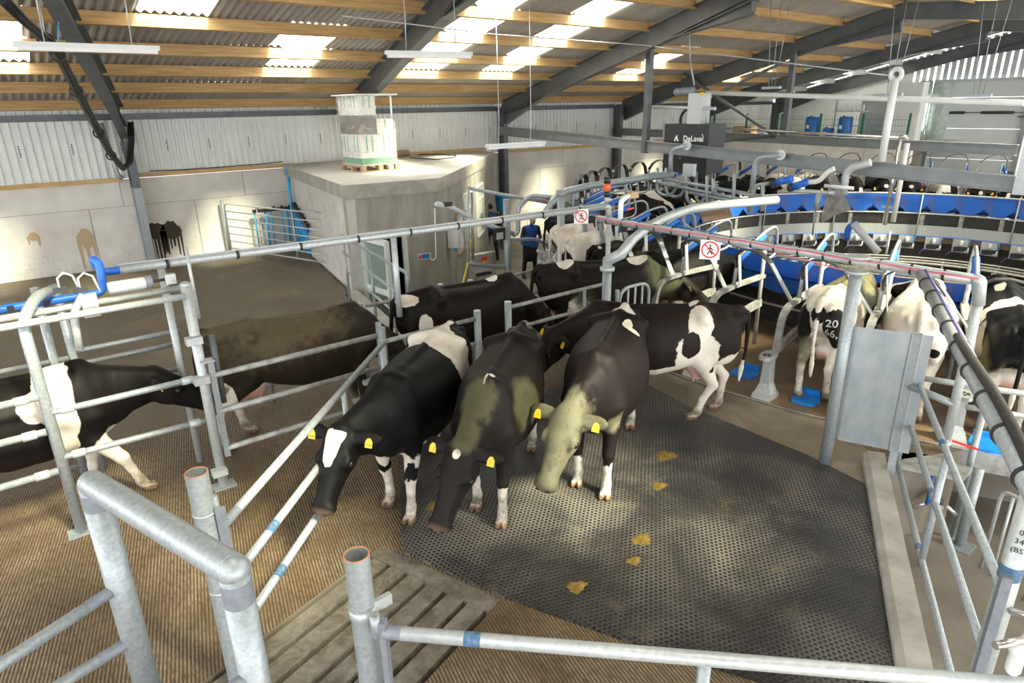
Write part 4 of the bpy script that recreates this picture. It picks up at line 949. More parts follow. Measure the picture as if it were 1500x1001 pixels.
t.part('valve', MB().lathe([(0.045, 0), (0.055, 0.03), (0.045, 0.08)], V(q2.x+0.09, q2.y, 0.56), 12), MT['stainless'])
t.part('valve_lever', MB().bar(V(q2.x+0.11, q2.y-0.03, 0.63), V(q2.x+0.17, q2.y-0.24, 0.60), 0.03, 0.012), MT['red_paint'], 'red valve lever')
for i in range(16):
    c = q0.lerp(q2, 0.04+i*0.06); t.part('cable_tie', MB().tube(c-V(0, 0.01, 0), c+V(0, 0.01, 0), 0.0505, 12), MT['black_plastic'])
for k, mt in ((0.0, 'pink_cord'), (0.02, 'grey_plastic')):
    t.part('cable', MB().path([q0.lerp(q2, f)+V(-0.052, 0, 0.015+k+0.006*math.sin(f*40)) for f in [i/24 for i in range(25)]], 0.008, 6), MT[mt])
w0, w1 = G(1350, 402, 2.14), G(1500, 690, 2.14); wd = (w1-w0).normalized()
t = Thing('cable_pipe', 'thick grey pipe with strapped cables slanting down the right edge', 'pipe', w0)
t.part('pipe_run', MB().tube(w0, w1+wd*0.6, 0.048, 16), MT['galv'])
for k, mt in ((-0.03, 'pink_cord'), (0.0, 'violet_hose'), (0.03, 'white_plastic')):
    t.part('cable', MB().path([w0.lerp(w1, f)+V(k, -0.02, 0.047-abs(k)*0.5) for f in [i/10 for i in range(13)]], 0.010, 6), MT[mt])
t.part('hose', MB().path([w0.lerp(w1, f)+V(0.03+0.03*math.sin(f*9), 0.02, 0.06) for f in [0.55+i*0.05 for i in range(14)]], 0.026, 8), MT['black_rubber'], 'black corrugated hose')
for i in range(9):
    c = w0.lerp(w1, 0.1+i*0.115); t.part('cable_tie', MB().tube(c-wd*0.008, c+wd*0.008, 0.060, 12), MT['black_plastic'])
SBp = G(1316, 690, 0.1); sd_ = (V(SBp.x, SBp.y, 0)-PP).normalized()
def SP(px): return PL(px, PP, PP+sd_)
c = [SP((1257, 477)), SP((1375, 494)), SP((1324, 662)), SP((1222, 643))]
zt_, zb_ = (c[0].z+c[1].z)/2, (c[2].z+c[3].z)/2
s0, s1 = 0.06, ((c[1]+c[2])/2-PP).dot(sd_)
t = Thing('sheet_panel', 'dull galvanised sheet-steel panel beside the round post', 'panel', V(PP.x, PP.y, 0)+sd_*0.4)
pn = V(-sd_.y, sd_.x, 0)
m = MB(); ss = [(s0, 0.0), (s0+0.03, -0.02), (s0+(s1-s0)*0.72, -0.02), (s0+(s1-s0)*0.74, -0.035), (s0+(s1-s0)*0.86, -0.035), (s0+(s1-s0)*0.88, -0.02), (s1, -0.02)]
vs = [];
for s_, o_ in ss:
    for z in (zb_, zt_):
        for d_ in (0, 0.006): vs.append(V(PP.x, PP.y, z)+sd_*s_+pn*(o_+d_))
fs = []
for i in range(len(ss)-1):
    a = 4*i; fs += [(a, a+4, a+6, a+2), (a+1, a+3, a+7, a+5), (a+2, a+6, a+7, a+3), (a, a+1, a+5, a+4)]
fs += [(0, 2, 3, 1), (4*len(ss)-4, 4*len(ss)-3, 4*len(ss)-1, 4*len(ss)-2)]
t.part('sheet', m.add(vs, fs), MT['galv_sheet'])
sq = V(PP.x, PP.y, 0)+sd_*(s1-0.12); t.part('square_post', MB().box(sq+V(0, 0, (zt_)/2), (0.07, 0.07, zt_), (sd_, pn, V(0, 0, 1))), MT['galv'])
t.part('brace', MB().tube(sq+V(0, 0, 1.02), V(q2.x+0.06, q2.y-0.01, 1.0), 0.034, 12), MT['galv'])
# kerb railing
kA, kB = K0+V(0.10, -0.08, 0), K1+V(0.10, -0.08, 0); kdir = (kB-kA).normalized()
def KP(px): return PL(px, kA, kB)
t = Thing('kerb_railing', 'three-rail galvanised railing along the pale kerb on the right', 'railing', V(kA.x, kA.y, 0))
top_ = (KP((1338, 556)).z+KP((1457, 813)).z)/2; m1 = (KP((1351, 685)).z+KP((1397, 813)).z)/2; m2 = (KP((1307, 660)).z+KP((1344, 783)).z)/2
ke = kA+kdir*((KP((1470, 860))-kA).dot(kdir))
for z in (top_, m1, m2): 
    r_ = t.part('rail', MB().tube(V(kA.x, kA.y, z)-kdir*0.05, V(ke.x, ke.y, z), 0.026, 12), MT['galv'])
    qq = V(kA.x, kA.y, z)+kdir*1.55; t.part('sticker', MB().tube(qq, qq+kdir*0.08, 0.0268, 12, False), MT['print_blue'], 'worn blue sticker', under=r_)
for f in (0.03, 0.52):
    q = kA+kdir*((ke-kA).length*f); t.part('post', MB().tube(V(q.x, q.y, 0.0), V(q.x, q.y, top_), 0.028, 12), MT['galv'])
q = ke+kdir*0.04
t.part('end_bar', MB().bar(V(ke.x, ke.y, 0.1), V(ke.x, ke.y, top_+0.1), 0.05, 0.05, kdir), MT['galv_patch'])
rp = Thing('round_post', 'round post with scrawled marks and a blue band at the right edge', 'post', V(q.x+0.1, q.y+0.02, 0))
RPp = V(q.x+0.10, q.y+0.02, 0)
rp.part('pipe', MB().tube(RPp, RPp+V(0, 0, 1.75), 0.055, 18), MT['galv_light']); rp.part('band', MB().tube(RPp+V(0, 0, 1.10), RPp+V(0, 0, 1.19), 0.0558, 18, False), MT['print_blue'], 'blue band')
def text3d(name, body, size, mat, origin, right, up, parent, inv=None, ext=0.0008, bold=0.0):
    cu = bpy.data.curves.new(name, 'FONT'); cu.body = body; cu.size = size; cu.extrude = ext; cu.align_x = 'CENTER'; cu.align_y = 'CENTER'; cu.offset = bold
    cu.resolution_u = 2
    ob = bpy.data.objects.new(name, cu); COL.objects.link(ob); dg = bpy.context.evaluated_depsgraph_get()
    me = bpy.data.meshes.new_from_object(ob.evaluated_get(dg)); bpy.data.objects.remove(ob); me.materials.clear(); me.materials.append(MT[mat])
    r = Vector(right).normalized(); u = Vector(up).normalized(); n = r.cross(u); o = link(name, me, parent)
    M = Matrix.Identity(4)
    for i in range(3): M[i][0] = r[i]; M[i][1] = u[i]; M[i][2] = n[i]; M[i][3] = origin[i]
    o.matrix_local = M if inv is None else inv @ M
    return o
nd_ = (V(0, 0, 1.6)-V(RPp.x, RPp.y, 1.6)).normalized()
for k, s_ in enumerate(('0', '34', '(BS')):
    text3d('scrawl', s_, 0.045, 'print_black', V(0, 0, 1.42-k*0.055)+nd_*0.0565, V(-nd_.y, nd_.x, 0), V(0, 0, 1), rp.e)
rp.part('tap', MB().path([RPp+V(-0.03, -0.05, 0.92), RPp+V(-0.03, -0.16, 0.95), RPp+V(-0.03, -0.22, 0.85)], 0.02, 10), MT['stainless']); rp.part('tap_lever', MB().bar(RPp+V(-0.04, -0.12, 1.0), RPp+V(0.0, -0.12, 1.12), 0.02, 0.01), MT['red_paint'], 'red tap lever')
wc = G(1490, 960, 1.35); wb = Thing('water_filter', 'white plastic filter bowl beside the marked post', 'filter', wc)
wb.part('bowl', MB().lathe([(0.02, 0), (0.03, 0.02), (0.03, 0.11), (0.038, 0.12), (0.038, 0.15), (0.02, 0.17)], wc-V(0, 0, 0.1), 16), MT['white_plastic']); wb.part('inlet', MB().tube(wc+V(0, 0, 0.08), wc+V(-0.12, 0.06, 0.08), 0.018, 10), MT['stainless'])
wb.part('bracket', MB().box(wc+V(0.06, -0.02, 0.02), (0.04, 0.06, 0.1)), MT['galv'])
# posts and hoop in the lower pit on the right
pp = G(1405, 800, LOW); t = Thing('pit_post', 'grey round post standing in the lower walkway by the kerb', 'post', pp)
tp_ = ZAT(pp, 665); t.part('pipe', MB().tube(pp, V(pp.x, pp.y, -0.02), 0.05, 14), MT['galv']); t.part('base_plate', MB().box(pp+V(0, 0, 0.01), (0.25, 0.25, 0.02)), MT['galv'])
hp_ = [G(1437, 832, LOW), G(1500, 880, LOW)]; a, b = hp_; t = Thing('hoop_rail', 'low bent hoop rail in the lower walkway', 'railing', a)
t.part('hoop', MB().path(rounded([a, a+V(0, 0, 0.95), b+V(0, 0, 0.95), b], 0.12), 0.018, 10), MT['galv_light']); c_ = a.lerp(b, 0.25); t.part('upright', MB().tube(c_, c_+V(0, 0, 0.95), 0.015, 8), MT['galv_light'])
# ---- curved entrance pipes
cb = V(6.32, 5.98, 0)
t = Thing('curved_pipe', 'thick white-grey pipe curving up from the race end over the platform', 'pipe', cb)
t.part('pipe_run', MB().path([cb+V(0, 0, 0.0), cb+V(0, 0, 1.5)], 0.062, 16), MT['galv']); t.part('flange', MB().tube(cb+V(0, 0, 1.48), cb+V(0, 0, 1.53), 0.10, 16), MT['galv_light'])
cp = [cb+V(0, 0, 1.5), cb+V(0, 0, 1.62), G(910, 372, 1.80), G(926, 352, 1.93), G(950, 332, 2.05), G(975, 319, 2.13), G(1012, 306, 2.18), G(1060, 300, 2.2), G(1138, 293, 2.2)]
t.part('bend', MB().path(cp, 0.062, 16), MT['galv_light'])

# small barred gate at the race end
YQ = 5.98; t = Thing('race_end_gate', 'small round-topped barred gate beside the curved pipe', 'gate', V(6.6, YQ, 0))
g0, g1 = ONY(908, 424, YQ), ONY(950, 440, YQ); zt_q = g0.z
t.part('frame', MB().path(rounded([V(g0.x, YQ, 0.15), V(g0.x, YQ, zt_q), V(g1.x, YQ, zt_q), V(g1.x, YQ, 0.15)], 0.2), 0.024, 10), MT['galv_light'])
for f in (0.28, 0.52, 0.76): t.part('bar', MB().tube(V(g0.x+(g1.x-g0.x)*f, YQ, 0.15), V(g0.x+(g1.x-g0.x)*f, YQ, zt_q), 0.016, 8), MT['galv_light'])
t.part('bottom_rail', MB().tube(V(g0.x, YQ, 0.2), V(g1.x, YQ, 0.2), 0.018, 8), MT['galv_light'])
t.part('spring', MB().tube(V(g0.x-0.05, YQ, zt_q-0.3), V(g0.x-0.05, YQ, zt_q), 0.03, 10), MT['galv'])
# ================================================================== COWS (one continuous surface each, from a distance field)
def smin(a, b, k):
    h = np.clip(0.5+0.5*(b-a)/k, 0, 1); return b*(1-h)+a*h-k*h*(1-h)
class Field:
    def __init__(s, lo, hi, res):
        s.lo = np.array(lo, np.float32); s.res = res
        s.n = np.ceil((np.array(hi)-s.lo)/res).astype(int)+1
        s.ax = [s.lo[i]+res*np.arange(s.n[i], dtype=np.float32) for i in range(3)]
        s.F = np.full(s.n, 0.6, np.float32)
    def sub(s, lo, hi):
        sl = []
        for i in range(3):
            a = int(max(0, math.floor((lo[i]-s.lo[i])/s.res))); b = int(min(s.n[i], math.ceil((hi[i]-s.lo[i])/s.res)+1))
            sl.append(slice(a, max(b, a)))
        X, Y, Z = np.meshgrid(s.ax[0][sl[0]], s.ax[1][sl[1]], s.ax[2][sl[2]], indexing='ij', sparse=True)
        return tuple(sl), X, Y, Z
    def put(s, sl, d, k):
        f = s.F[sl]
        if f.size: s.F[sl] = smin(f, d, k) if k > 0 else np.minimum(f, d)
    def cone(s, a, b, ra, rb, k=0.04, sq=(1, 1, 1)):
        """tapered capsule; sq squashes axes (y narrower etc.)"""
        a = np.array(a, float); b = np.array(b, float); R = max(ra, rb)*max(1, 1/min(sq) if False else 1)
        m = R+k+0.05
        sl, X, Y, Z = s.sub(np.minimum(a, b)-m*np.array(sq).clip(1), np.maximum(a, b)+m*np.array(sq).clip(1))
        d = b-a; L2 = max(d@d, 1e-9)
        t = np.clip(((X-a[0])*d[0]+(Y-a[1])*d[1]+(Z-a[2])*d[2])/L2, 0, 1)
        q = np.sqrt(((X-a[0]-t*d[0])/sq[0])**2+((Y-a[1]-t*d[1])/sq[1])**2+((Z-a[2]-t*d[2])/sq[2])**2)-(ra+(rb-ra)*t)
        s.put(sl, q.astype(np.float32), k)
    def ell(s, c, r, k=0.04, M=None):
        c = np.array(c, float); r = np.array(r, float); m = max(r)+k+0.05
        sl, X, Y, Z = s.sub(c-m, c+m)
        x, y, z = X-c[0], Y-c[1], Z-c[2]
        if M is not None: x, y, z = (M[0][0]*x+M[0][1]*y+M[0][2]*z), (M[1][0]*x+M[1][1]*y+M[1][2]*z), (M[2][0]*x+M[2][1]*y+M[2][2]*z)
        k0 = np.sqrt((x/r[0])**2+(y/r[1])**2+(z/r[2])**2); k1 = np.sqrt((x/r[0]**2)**2+(y/r[1]**2)**2+(z/r[2]**2)**2)+1e-9
        s.put(sl, (k0*(k0-1)/k1).astype(np.float32), k)
    def surface(s):
        F = s.F; S = F < 0; n = s.n
        c = np.zeros(n-1, np.int8)
        for i in (0, 1):
            for j in (0, 1):
                for k in (0, 1): c += S[i:n[0]-1+i, j:n[1]-1+j, k:n[2]-1+k]
        act = (c > 0) & (c < 8); idx = -np.ones(n-1, np.int64); cells = np.argwhere(act); idx[act] = np.arange(len(cells))
        acc = np.zeros((len(cells), 3)); cnt = np.zeros(len(cells))
        cor = [(i, j, k) for i in (0, 1) for j in (0, 1) for k in (0, 1)]
        ci, cj, ck = cells.T
        val = {o: F[ci+o[0], cj+o[1], ck+o[2]] for o in cor}
        for o in cor:
            for ax in range(3):
                if o[ax] == 0:
                    p = list(o); p[ax] = 1; p = tuple(p); a, b = val[o], val[p]; cr = (a < 0) != (b < 0)
                    t = np.where(cr, a/(a-b+1e-12), 0)
                    pos = np.array(o, float)[None, :].repeat(len(cells), 0); pos[:, ax] += t
                    acc += pos*cr[:, None]; cnt += cr
        verts = (cells+acc/cnt[:, None])*s.res+s.lo
        faces = []
        for ax in range(3):
            u, v = (ax+1) % 3, (ax+2) % 3
            sl0 = [slice(None)]*3; sl1 = [slice(None)]*3; sl0[ax] = slice(0, n[ax]-1); sl1[ax] = slice(1, n[ax])
            for q in (u, v): sl0[q] = slice(1, n[q]-1); sl1[q] = slice(1, n[q]-1)
            A_, B_ = S[tuple(sl0)], S[tuple(sl1)]
            for (flip, mk) in ((False, A_ & ~B_), (True, ~A_ & B_)):
                e = np.argwhere(mk)
                if not len(e): continue
                e[:, u] += 1; e[:, v] += 1
                def cell(du, dv):
                    q = e.copy(); q[:, u] -= du; q[:, v] -= dv; return idx[q[:, 0], q[:, 1], q[:, 2]]
                quad = np.stack([cell(1, 1), cell(0, 1), cell(0, 0), cell(1, 0)], 1)
                faces.append(quad[:, ::-1] if flip else quad)
        return verts, np.concatenate(faces)
def np_mesh(name, v, f, mat):
    me = bpy.data.meshes.new(name); me.vertices.add(len(v)); me.vertices.foreach_set('co', v.astype(np.float32).ravel())
    me.loops.add(f.size); me.loops.foreach_set('vertex_index', f.astype(np.int32).ravel())
    me.polygons.add(len(f)); me.polygons.foreach_set('loop_start', np.arange(0, f.size, 4, dtype=np.int32))
    me.polygons.foreach_set('loop_total', np.full(len(f), 4, np.int32)); me.polygons.foreach_set('use_smooth', np.ones(len(f), bool))
    me.update(calc_edges=True); me.materials.append(mat); return me
def sm_(v, f, it=2, lam=0.5):
    """light laplacian smoothing"""
    e = np.concatenate([f[:, [0, 1]], f[:, [1, 2]], f[:, [2, 3]], f[:, [3, 0]]])
    for _ in range(it):
        acc = np.zeros_like(v); c = np.zeros(len(v))
        for a, b in ((0, 1), (1, 0)):
            np.add.at(acc, e[:, a], v[e[:, b]]); np.add.at(c, e[:, a], 1)
        v = v*(1-lam)+lam*acc/np.maximum(c, 1)[:, None]
    return v
def ry(p, a): return (p[0]*math.cos(a)+p[2]*math.sin(a), p[1], -p[0]*math.sin(a)+p[2]*math.cos(a))
def make_cow_mesh(name, res=0.022, neck=(0.52, 0.0, 0.02), face=(-45, 0), legs=None, tail=0.0, udder=True, white=(), black=(), hwhite=(), hblack=(),
                  socks=(0.45, 0.5), dirt=(), side=0.0):
    """neck: offset of the poll from the neck root (forward, left, up); face: pitch below level, yaw of the muzzle (deg)
    legs: forward shift of the four feet (FL, FR, RL, RR); white/black: blobs (x,y,z,rx,ry,rz) in body space; h*: in head space"""
    legs = legs or (0, 0, 0, 0)
    root = np.array((0.70, 0, 1.10)); poll = root+np.array((neck[0], neck[1], neck[2]+0.16))
    pi, yw = math.radians(face[0]), math.radians(face[1])
    hf = np.array((math.cos(pi)*math.cos(yw), math.cos(pi)*math.sin(yw), math.sin(pi)))
    hl = np.array((-math.sin(yw), math.cos(yw), 0)); hu = np.cross(hf, hl)
    HS = 1.14
    def H(x, y, z): return poll+(hf*x+hl*y+hu*z)*HS
    pts = np.array([H(0.64, 0, 0), H(0, 0.36, 0), H(0, -0.36, 0), poll+0.2, poll-0.2])
    lo = np.minimum(pts.min(0)-0.14, (-1.22, -0.52, -0.03)); hi = np.maximum(pts.max(0)+0.14, (0.95, 0.52, 1.52))
    fd = Field(lo, hi, res)
    # ---- trunk: superellipse sections along x
    xs = np.array([-1.06, -0.98, -0.80, -0.60, -0.35, -0.05, 0.25, 0.45, 0.62, 0.78, 0.88])
    top = np.array([1.22, 1.345, 1.385, 1.40, 1.385, 1.375, 1.375, 1.40, 1.41, 1.33, 1.22])
    bot = np.array([1.10, 0.98, 0.86, 0.76, 0.64, 0.57, 0.565, 0.59, 0.64, 0.74, 0.88])
    wid = np.array([0.07, 0.155, 0.235, 0.285, 0.36, 0.41, 0.375, 0.305, 0.255, 0.20, 0.12])
    X, Y, Z = np.meshgrid(fd.ax[0], fd.ax[1], fd.ax[2], indexing='ij', sparse=True)
    xr = X[:, 0, 0]; T = np.interp(xr, xs, top)[:, None, None]; B_ = np.interp(xr, xs, bot)[:, None, None]; W = np.interp(xr, xs, wid)[:, None, None]
    c = B_+(T-B_)*0.46; up = (T-c); dn = (c-B_); dz = np.where(Z > c, (Z-c)/up, (Z-c)/dn); dy = np.abs(Y)/W
    ex = 2.25
    d = ((dy**ex+np.abs(dz)**ex)**(1/ex)-1)*np.minimum(W, up)
    over = np.maximum(xs[0]-xr, xr-xs[-1])[:, None, None]
    fd.F = np.maximum(d, over).astype(np.float32)
    k = 0.05
    for s in (-1, 1):
        fd.cone((-0.52, s*0.08, 1.375), (-0.55, s*0.268, 1.315), 0.045, 0.055, 0.11)             # hook bones
        fd.ell((-1.00, s*0.115, 1.275), (0.075, 0.05, 0.06), 0.07)              # pin bones
        fd.cone((0.60, s*0.10, 1.33), (0.66, s*0.205, 0.95), 0.06, 0.09, 0.09)   # shoulder blade
        fd.ell((-0.80, s*0.185, 1.02), (0.20, 0.095, 0.28), 0.08)               # thigh
    fd.cone((-1.0, 0, 1.36), (-0.55, 0, 1.40), 0.035, 0.04, 0.06); fd.cone((-0.55, 0, 1.385), (0.45, 0, 1.375), 0.035, 0.035, 0.05); fd.cone((0.40, 0, 1.38), (0.66, 0, 1.40), 0.04, 0.055, 0.06)
    fd.cone((0.70, 0, 0.80), (0.86, 0, 0.84), 0.13, 0.09, 0.08, (1, 0.7, 1))     # brisket
    fd.cone((0.86, 0, 0.90), H(0.10, 0, -0.17), 0.10, 0.06, 0.08, (1, 0.5, 1))    # dewlap
    # ---- neck and head
    nb = root+np.array((-0.02, 0, -0.02)); nd = H(0.06, 0, -0.08)
    mid = nb*0.5+nd*0.5+np.array((0, 0, 0.0))
    perp = 0.62
    fd.cone(nb, mid, 0.26, 0.185, 0.10, (1, perp, 1)); fd.cone(mid, nd, 0.185, 0.125, 0.07, (1, 0.7, 1)); fd.cone(np.array((0.60, 0, 1.33)), H(-0.02, 0, -0.03), 0.075, 0.075, 0.07)
    Mh = np.array([hf, hl, hu])
    K_ = 1.12
    def HE(p, r, k): fd.ell(H(*p), tuple(q*K_ for q in r), k, Mh)
    HE((0.06, 0, -0.06), (0.13, 0.122, 0.105), 0.05)                     # skull
    HE((0.13, 0, -0.030), (0.17, 0.112, 0.055), 0.04)                    # forehead
    for s in (-1, 1): HE((0.19, s*0.112, -0.040), (0.062, 0.032, 0.040), 0.022)   # brow and eye socket
    fd.cone(H(0.20, 0, -0.060), H(0.47, 0, -0.085), 0.098, 0.074, 0.04)           # bridge of the nose
    fd.cone(H(0.13, 0, -0.155), H(0.45, 0, -0.150), 0.105, 0.062, 0.05)           # jaw
    for s in (-1, 1): HE((0.14, s*0.060, -0.145), (0.115, 0.045, 0.095), 0.04)    # cheeks
    HE((0.525, 0, -0.108), (0.060, 0.098, 0.072), 0.03)                  # muzzle
    HE((0.50, 0, -0.165), (0.055, 0.066, 0.034), 0.025)                  # lower lip
    HE((-0.01, 0, 0.0), (0.060, 0.075, 0.050), 0.04)                     # poll
    for s in (-1, 1):                                                            # ears
        e0 = H(0.02, s*0.085, -0.035); e1 = H(0.0, s*0.315, -0.065)
        ed = e1-e0; el = np.linalg.norm(ed); ed = ed/el; en = np.cross(ed, hf*0.85-np.array((0, 0, 0.5))); en /= np.linalg.norm(en); ew = np.cross(en, ed)
        fd.ell((e0+e1)/2, (el*0.54, max(0.068, res*1.8), max(0.026, res*1.1)), 0.03, np.array([ed, ew, en]))
    # ---- legs
    feet = []
    for s, q, dx in ((1, 'f', legs[0]), (-1, 'f', legs[1]), (1, 'r', legs[2]), (-1, 'r', legs[3])):
        lift = 0.0
        if q == 'f':
            P = [(0.60, s*0.175, 0.92, 0.125), (0.57+dx*0.15, s*0.165, 0.70, 0.095), (0.60+dx*0.6, s*0.155, 0.43, 0.060), (0.585+dx*0.8, s*0.15, 0.30, 0.042), (0.585+dx*0.97, s*0.15, 0.13, 0.048), (0.615+dx, s*0.15, 0.055, 0.052)]
        else:
            P = [(-0.74, s*0.17, 0.98, 0.17), (-0.60+dx*0.12, s*0.185, 0.80, 0.125), (-0.80+dx*0.45, s*0.165, 0.58, 0.070), (-0.895+dx*0.6, s*0.155, 0.47, 0.055), (-0.855+dx*0.85, s*0.15, 0.28, 0.042), (-0.84+dx*0.97, s*0.15, 0.13, 0.048), (-0.80+dx, s*0.15, 0.055, 0.052)]
        for i in range(len(P)-1):
            kk = 0.07 if i < 1 else 0.035
            fd.cone(P[i][:3], P[i+1][:3], P[i][3], P[i+1][3], kk, (1, 0.62 if i == 0 else 0.9, 1))
        fx, fy = P[-1][0], P[-1][1]; feet.append((fx, fy))
        for t in (-1, 1): fd.ell((fx+0.035, fy+t*0.030, 0.040), (0.075, 0.029, 0.046), 0.012)
    # ---- udder and tail
    if udder:
        fd.ell((-0.62, 0, 0.66), (0.20, 0.145, 0.15), 0.06)
        for tx in (-0.52, -0.70):
            for s in (-1, 1): fd.cone((tx, s*0.07, 0.56), (tx, s*0.075, 0.47), 0.022, 0.016, 0.02)
    tp = [(-1.00, 0, 1.37), (-1.085, tail*0.1, 1.30), (-1.12, tail*0.35, 1.05), (-1.11-0.02, tail*0.7, 0.80), (-1.11, tail, 0.60), (-1.10, tail*1.05, 0.42)]
    for i, (r0, r1) in enumerate(((0.045, 0.040), (0.040, 0.028), (0.028, 0.022), (0.022, 0.026), (0.034, 0.018))):
        fd.cone(tp[i], tp[i+1], max(r0, res*0.9), max(r1, res*0.9), 0.03 if i < 1 else 0.012)
    fd.F[:, :, fd.ax[2] < 0.002] = np.maximum(fd.F[:, :, fd.ax[2] < 0.002], 0.01)
    v, f = fd.surface(); v = sm_(v, f, 2, 0.45); v[:, 2] = np.maximum(v[:, 2], 0.0)
    # ---- patch fields
    def blob(p, L, base):
        w = np.full(len(p), base)
        for q in L:
            dd = 1-np.sqrt(((p[:, 0]-q[0])/q[3])**2+((p[:, 1]-q[1])/q[4])**2+((p[:, 2]-q[2])/q[5])**2); w = np.maximum(w, dd)
        return w
    hp = (v-poll)@Mh.T/HS
    dneck = np.linalg.norm(v-poll, axis=1); inhead = (hp[:, 0] > 0.0) & (hp[:, 0] < 0.66) & (np.abs(hp[:, 1]) < 0.155) & (hp[:, 2] < 0.12) & (hp[:, 2] > -0.26) & (v[:, 0] > 0.72)
    inear = (np.abs(hp[:, 1]) >= 0.12) & (np.abs(hp[:, 1]) < 0.37) & (np.abs(hp[:, 0]) < 0.14) & (np.abs(hp[:, 2]+0.05) < 0.12) & (v[:, 0] > 0.72)
    head = inhead | inear
    w = blob(v, white, -1.0); w = np.minimum(w, -blob(v, black, -1.0)) if black else w
    legz = np.where(v[:, 0] > 0.1, socks[0], socks[1])
    isleg = (v[:, 2] < 0.66) & (np.abs(v[:, 1]) > 0.06)
    lw = np.where(isleg, (legz-v[:, 2])*3.0, -1.0); w = np.maximum(w, np.clip(lw, -1, 1))
    tailm = (v[:, 0] < -1.07) & (v[:, 2] < 0.72); w = np.where(tailm, np.maximum(w, (0.70-v[:, 2])*6), w)
    wh = blob(hp, hwhite, -1.0) if hwhite else np.full(len(v), -1.0)
    if hblack: wh = np.minimum(wh, -blob(hp, hblack, -1.0))
    w = np.where(head, wh, w)
    pink = np.clip(blob(v, [(-0.62, 0, 0.60, 0.24, 0.17, 0.16)], -1)*6, 0, 1)*(v[:, 2] < 0.74)*(np.abs(v[:, 1]) < 0.15) if udder else np.zeros(len(v))
    nose = np.clip((hp[:, 0]-0.535)*25, 0, 1)*inhead*0.8
    hoofm = np.clip((0.095-v[:, 2])*30, 0, 1)
    di = np.clip(blob(v, dirt, -1.0)*2.2, 0, 1) if dirt else np.zeros(len(v))
    di = np.maximum(di, np.clip((0.50-v[:, 2])*2.2, 0, 0.85)*(hoofm < 0.5))
    me = np_mesh(name, v, f, MT['coat'])
    for an, ar in (('white', np.clip(w, -1, 1)), ('pink', pink), ('hoof', hoofm), ('dirt', di), ('nose', nose)):
        at = me.attributes.new(an, 'FLOAT', 'POINT'); at.data.foreach_set('value', ar.astype(np.float32))
    info = dict(poll=poll, H=H, hf=hf, hl=hl, hu=hu)
    return me, info
def cow(label, pos, head, group=None, coat=(0.016, 0.014, 0.014), dirtcol=(0.16, 0.13, 0.06), tags=True, tagtext=None, brand=None, scale=1.0, mesh=None, **kw):
    me, info = mesh or make_cow_mesh('cow', **kw)
    o = link('cow', me, None, (pos[0], pos[1], pos[2] if len(pos) > 2 else 0.0)); o.rotation_euler = (0, 0, math.radians(head)); o.scale = (scale,)*3
    o['coatcol'] = (*[q*0.62 for q in coat], 1.0); o['dirtcol'] = (*dirtcol, 1.0)
    tag(o, label, 'cow', group)
    H = info['H']; ax = [Vector(info[q]) for q in ('hf', 'hl', 'hu')]
    if tags is not None:
        for s in (-1, 1):
            link('eye', MB().ell(H(0.205, s*0.136, -0.058), (0.030, 0.018, 0.023), 12, 8, ax).mesh('eye', MT['eye']), o)
            link('nostril', MB().ell(H(0.572, s*0.040, -0.088), (0.012, 0.020, 0.013), 10, 6, ax).mesh('nostril', MT['eye']), o)
    if tags:
        for s in (-1, 1):
            e = Vector(H(0.01, s*0.235, -0.060)); t = MB()
            n = Vector((ax[0].x, ax[0].y, 0)).normalized()*0.9+Vector((0, 0, 0.38)); n.normalize(); dn = Vector((0, 0, -1)); dn = (dn-n*dn.dot(n)).normalized(); sd = n.cross(dn)
            p = e+n*0.030
            vs = [p+sd*x+dn*y for x, y in ((-0.012, -0.012), (0.012, -0.012), (0.032, 0.016), (0.032, 0.066), (-0.032, 0.066), (-0.032, 0.016))]
            vs2 = [q+n*0.005 for q in vs]
            t.add(vs+vs2, [tuple(range(5, -1, -1)), tuple(range(6, 12))]+[(i, (i+1) % 6, 6+(i+1) % 6, 6+i) for i in range(6)])
            et = link('ear_tag', t.mesh('ear_tag', MT['yellow_tag']), o); et['label'] = 'yellow plastic ear tag'
            if tagtext: text3d('tag_number', tagtext, 0.028, 'print_black', p+n*0.0062+dn*0.046, -sd if (-sd).cross(-dn).dot(n) > 0 else sd, -dn, et)
    return o
BR = (0.030, 0.021, 0.018)
MAN = (0.145, 0.125, 0.055)
# (mesh specs) ------------------------------------------------------
cow('black cow with white diamond forehead and white hips, left of the front three', (2.86, 5.17), -143, coat=(0.008, 0.008, 0.009), res=0.017, tagtext='1534',
    neck=(0.48, -0.20, -0.13), face=(-47, -4), legs=(0.10, -0.10, -0.05, 0.10), tail=0.05,
    white=[(-0.42, 0.25, 1.30, 0.24, 0.40, 0.50), (-0.72, 0.0, 1.40, 0.26, 0.17, 0.20), (-0.62, 0.24, 0.90, 0.15, 0.25, 0.62), (-0.45, -0.20, 1.40, 0.20, 0.20, 0.22), (0.45, -0.28, 1.1, 0.20, 0.10, 0.06), (0.62, 0.0, 0.60, 0.10, 0.25, 0.16), (0.42, 0.25, 0.62, 0.14, 0.16, 0.10)],
    black=[(-0.86, 0.12, 1.26, 0.20, 0.20, 0.15), (-0.86, 0.2, 1.02, 0.18, 0.2, 0.20)],
    hwhite=[(0.10, 0, 0.04, 0.17, 0.060, 0.14), (0.03, 0, 0.04, 0.11, 0.075, 0.14)], socks=(0.44, 0.62))
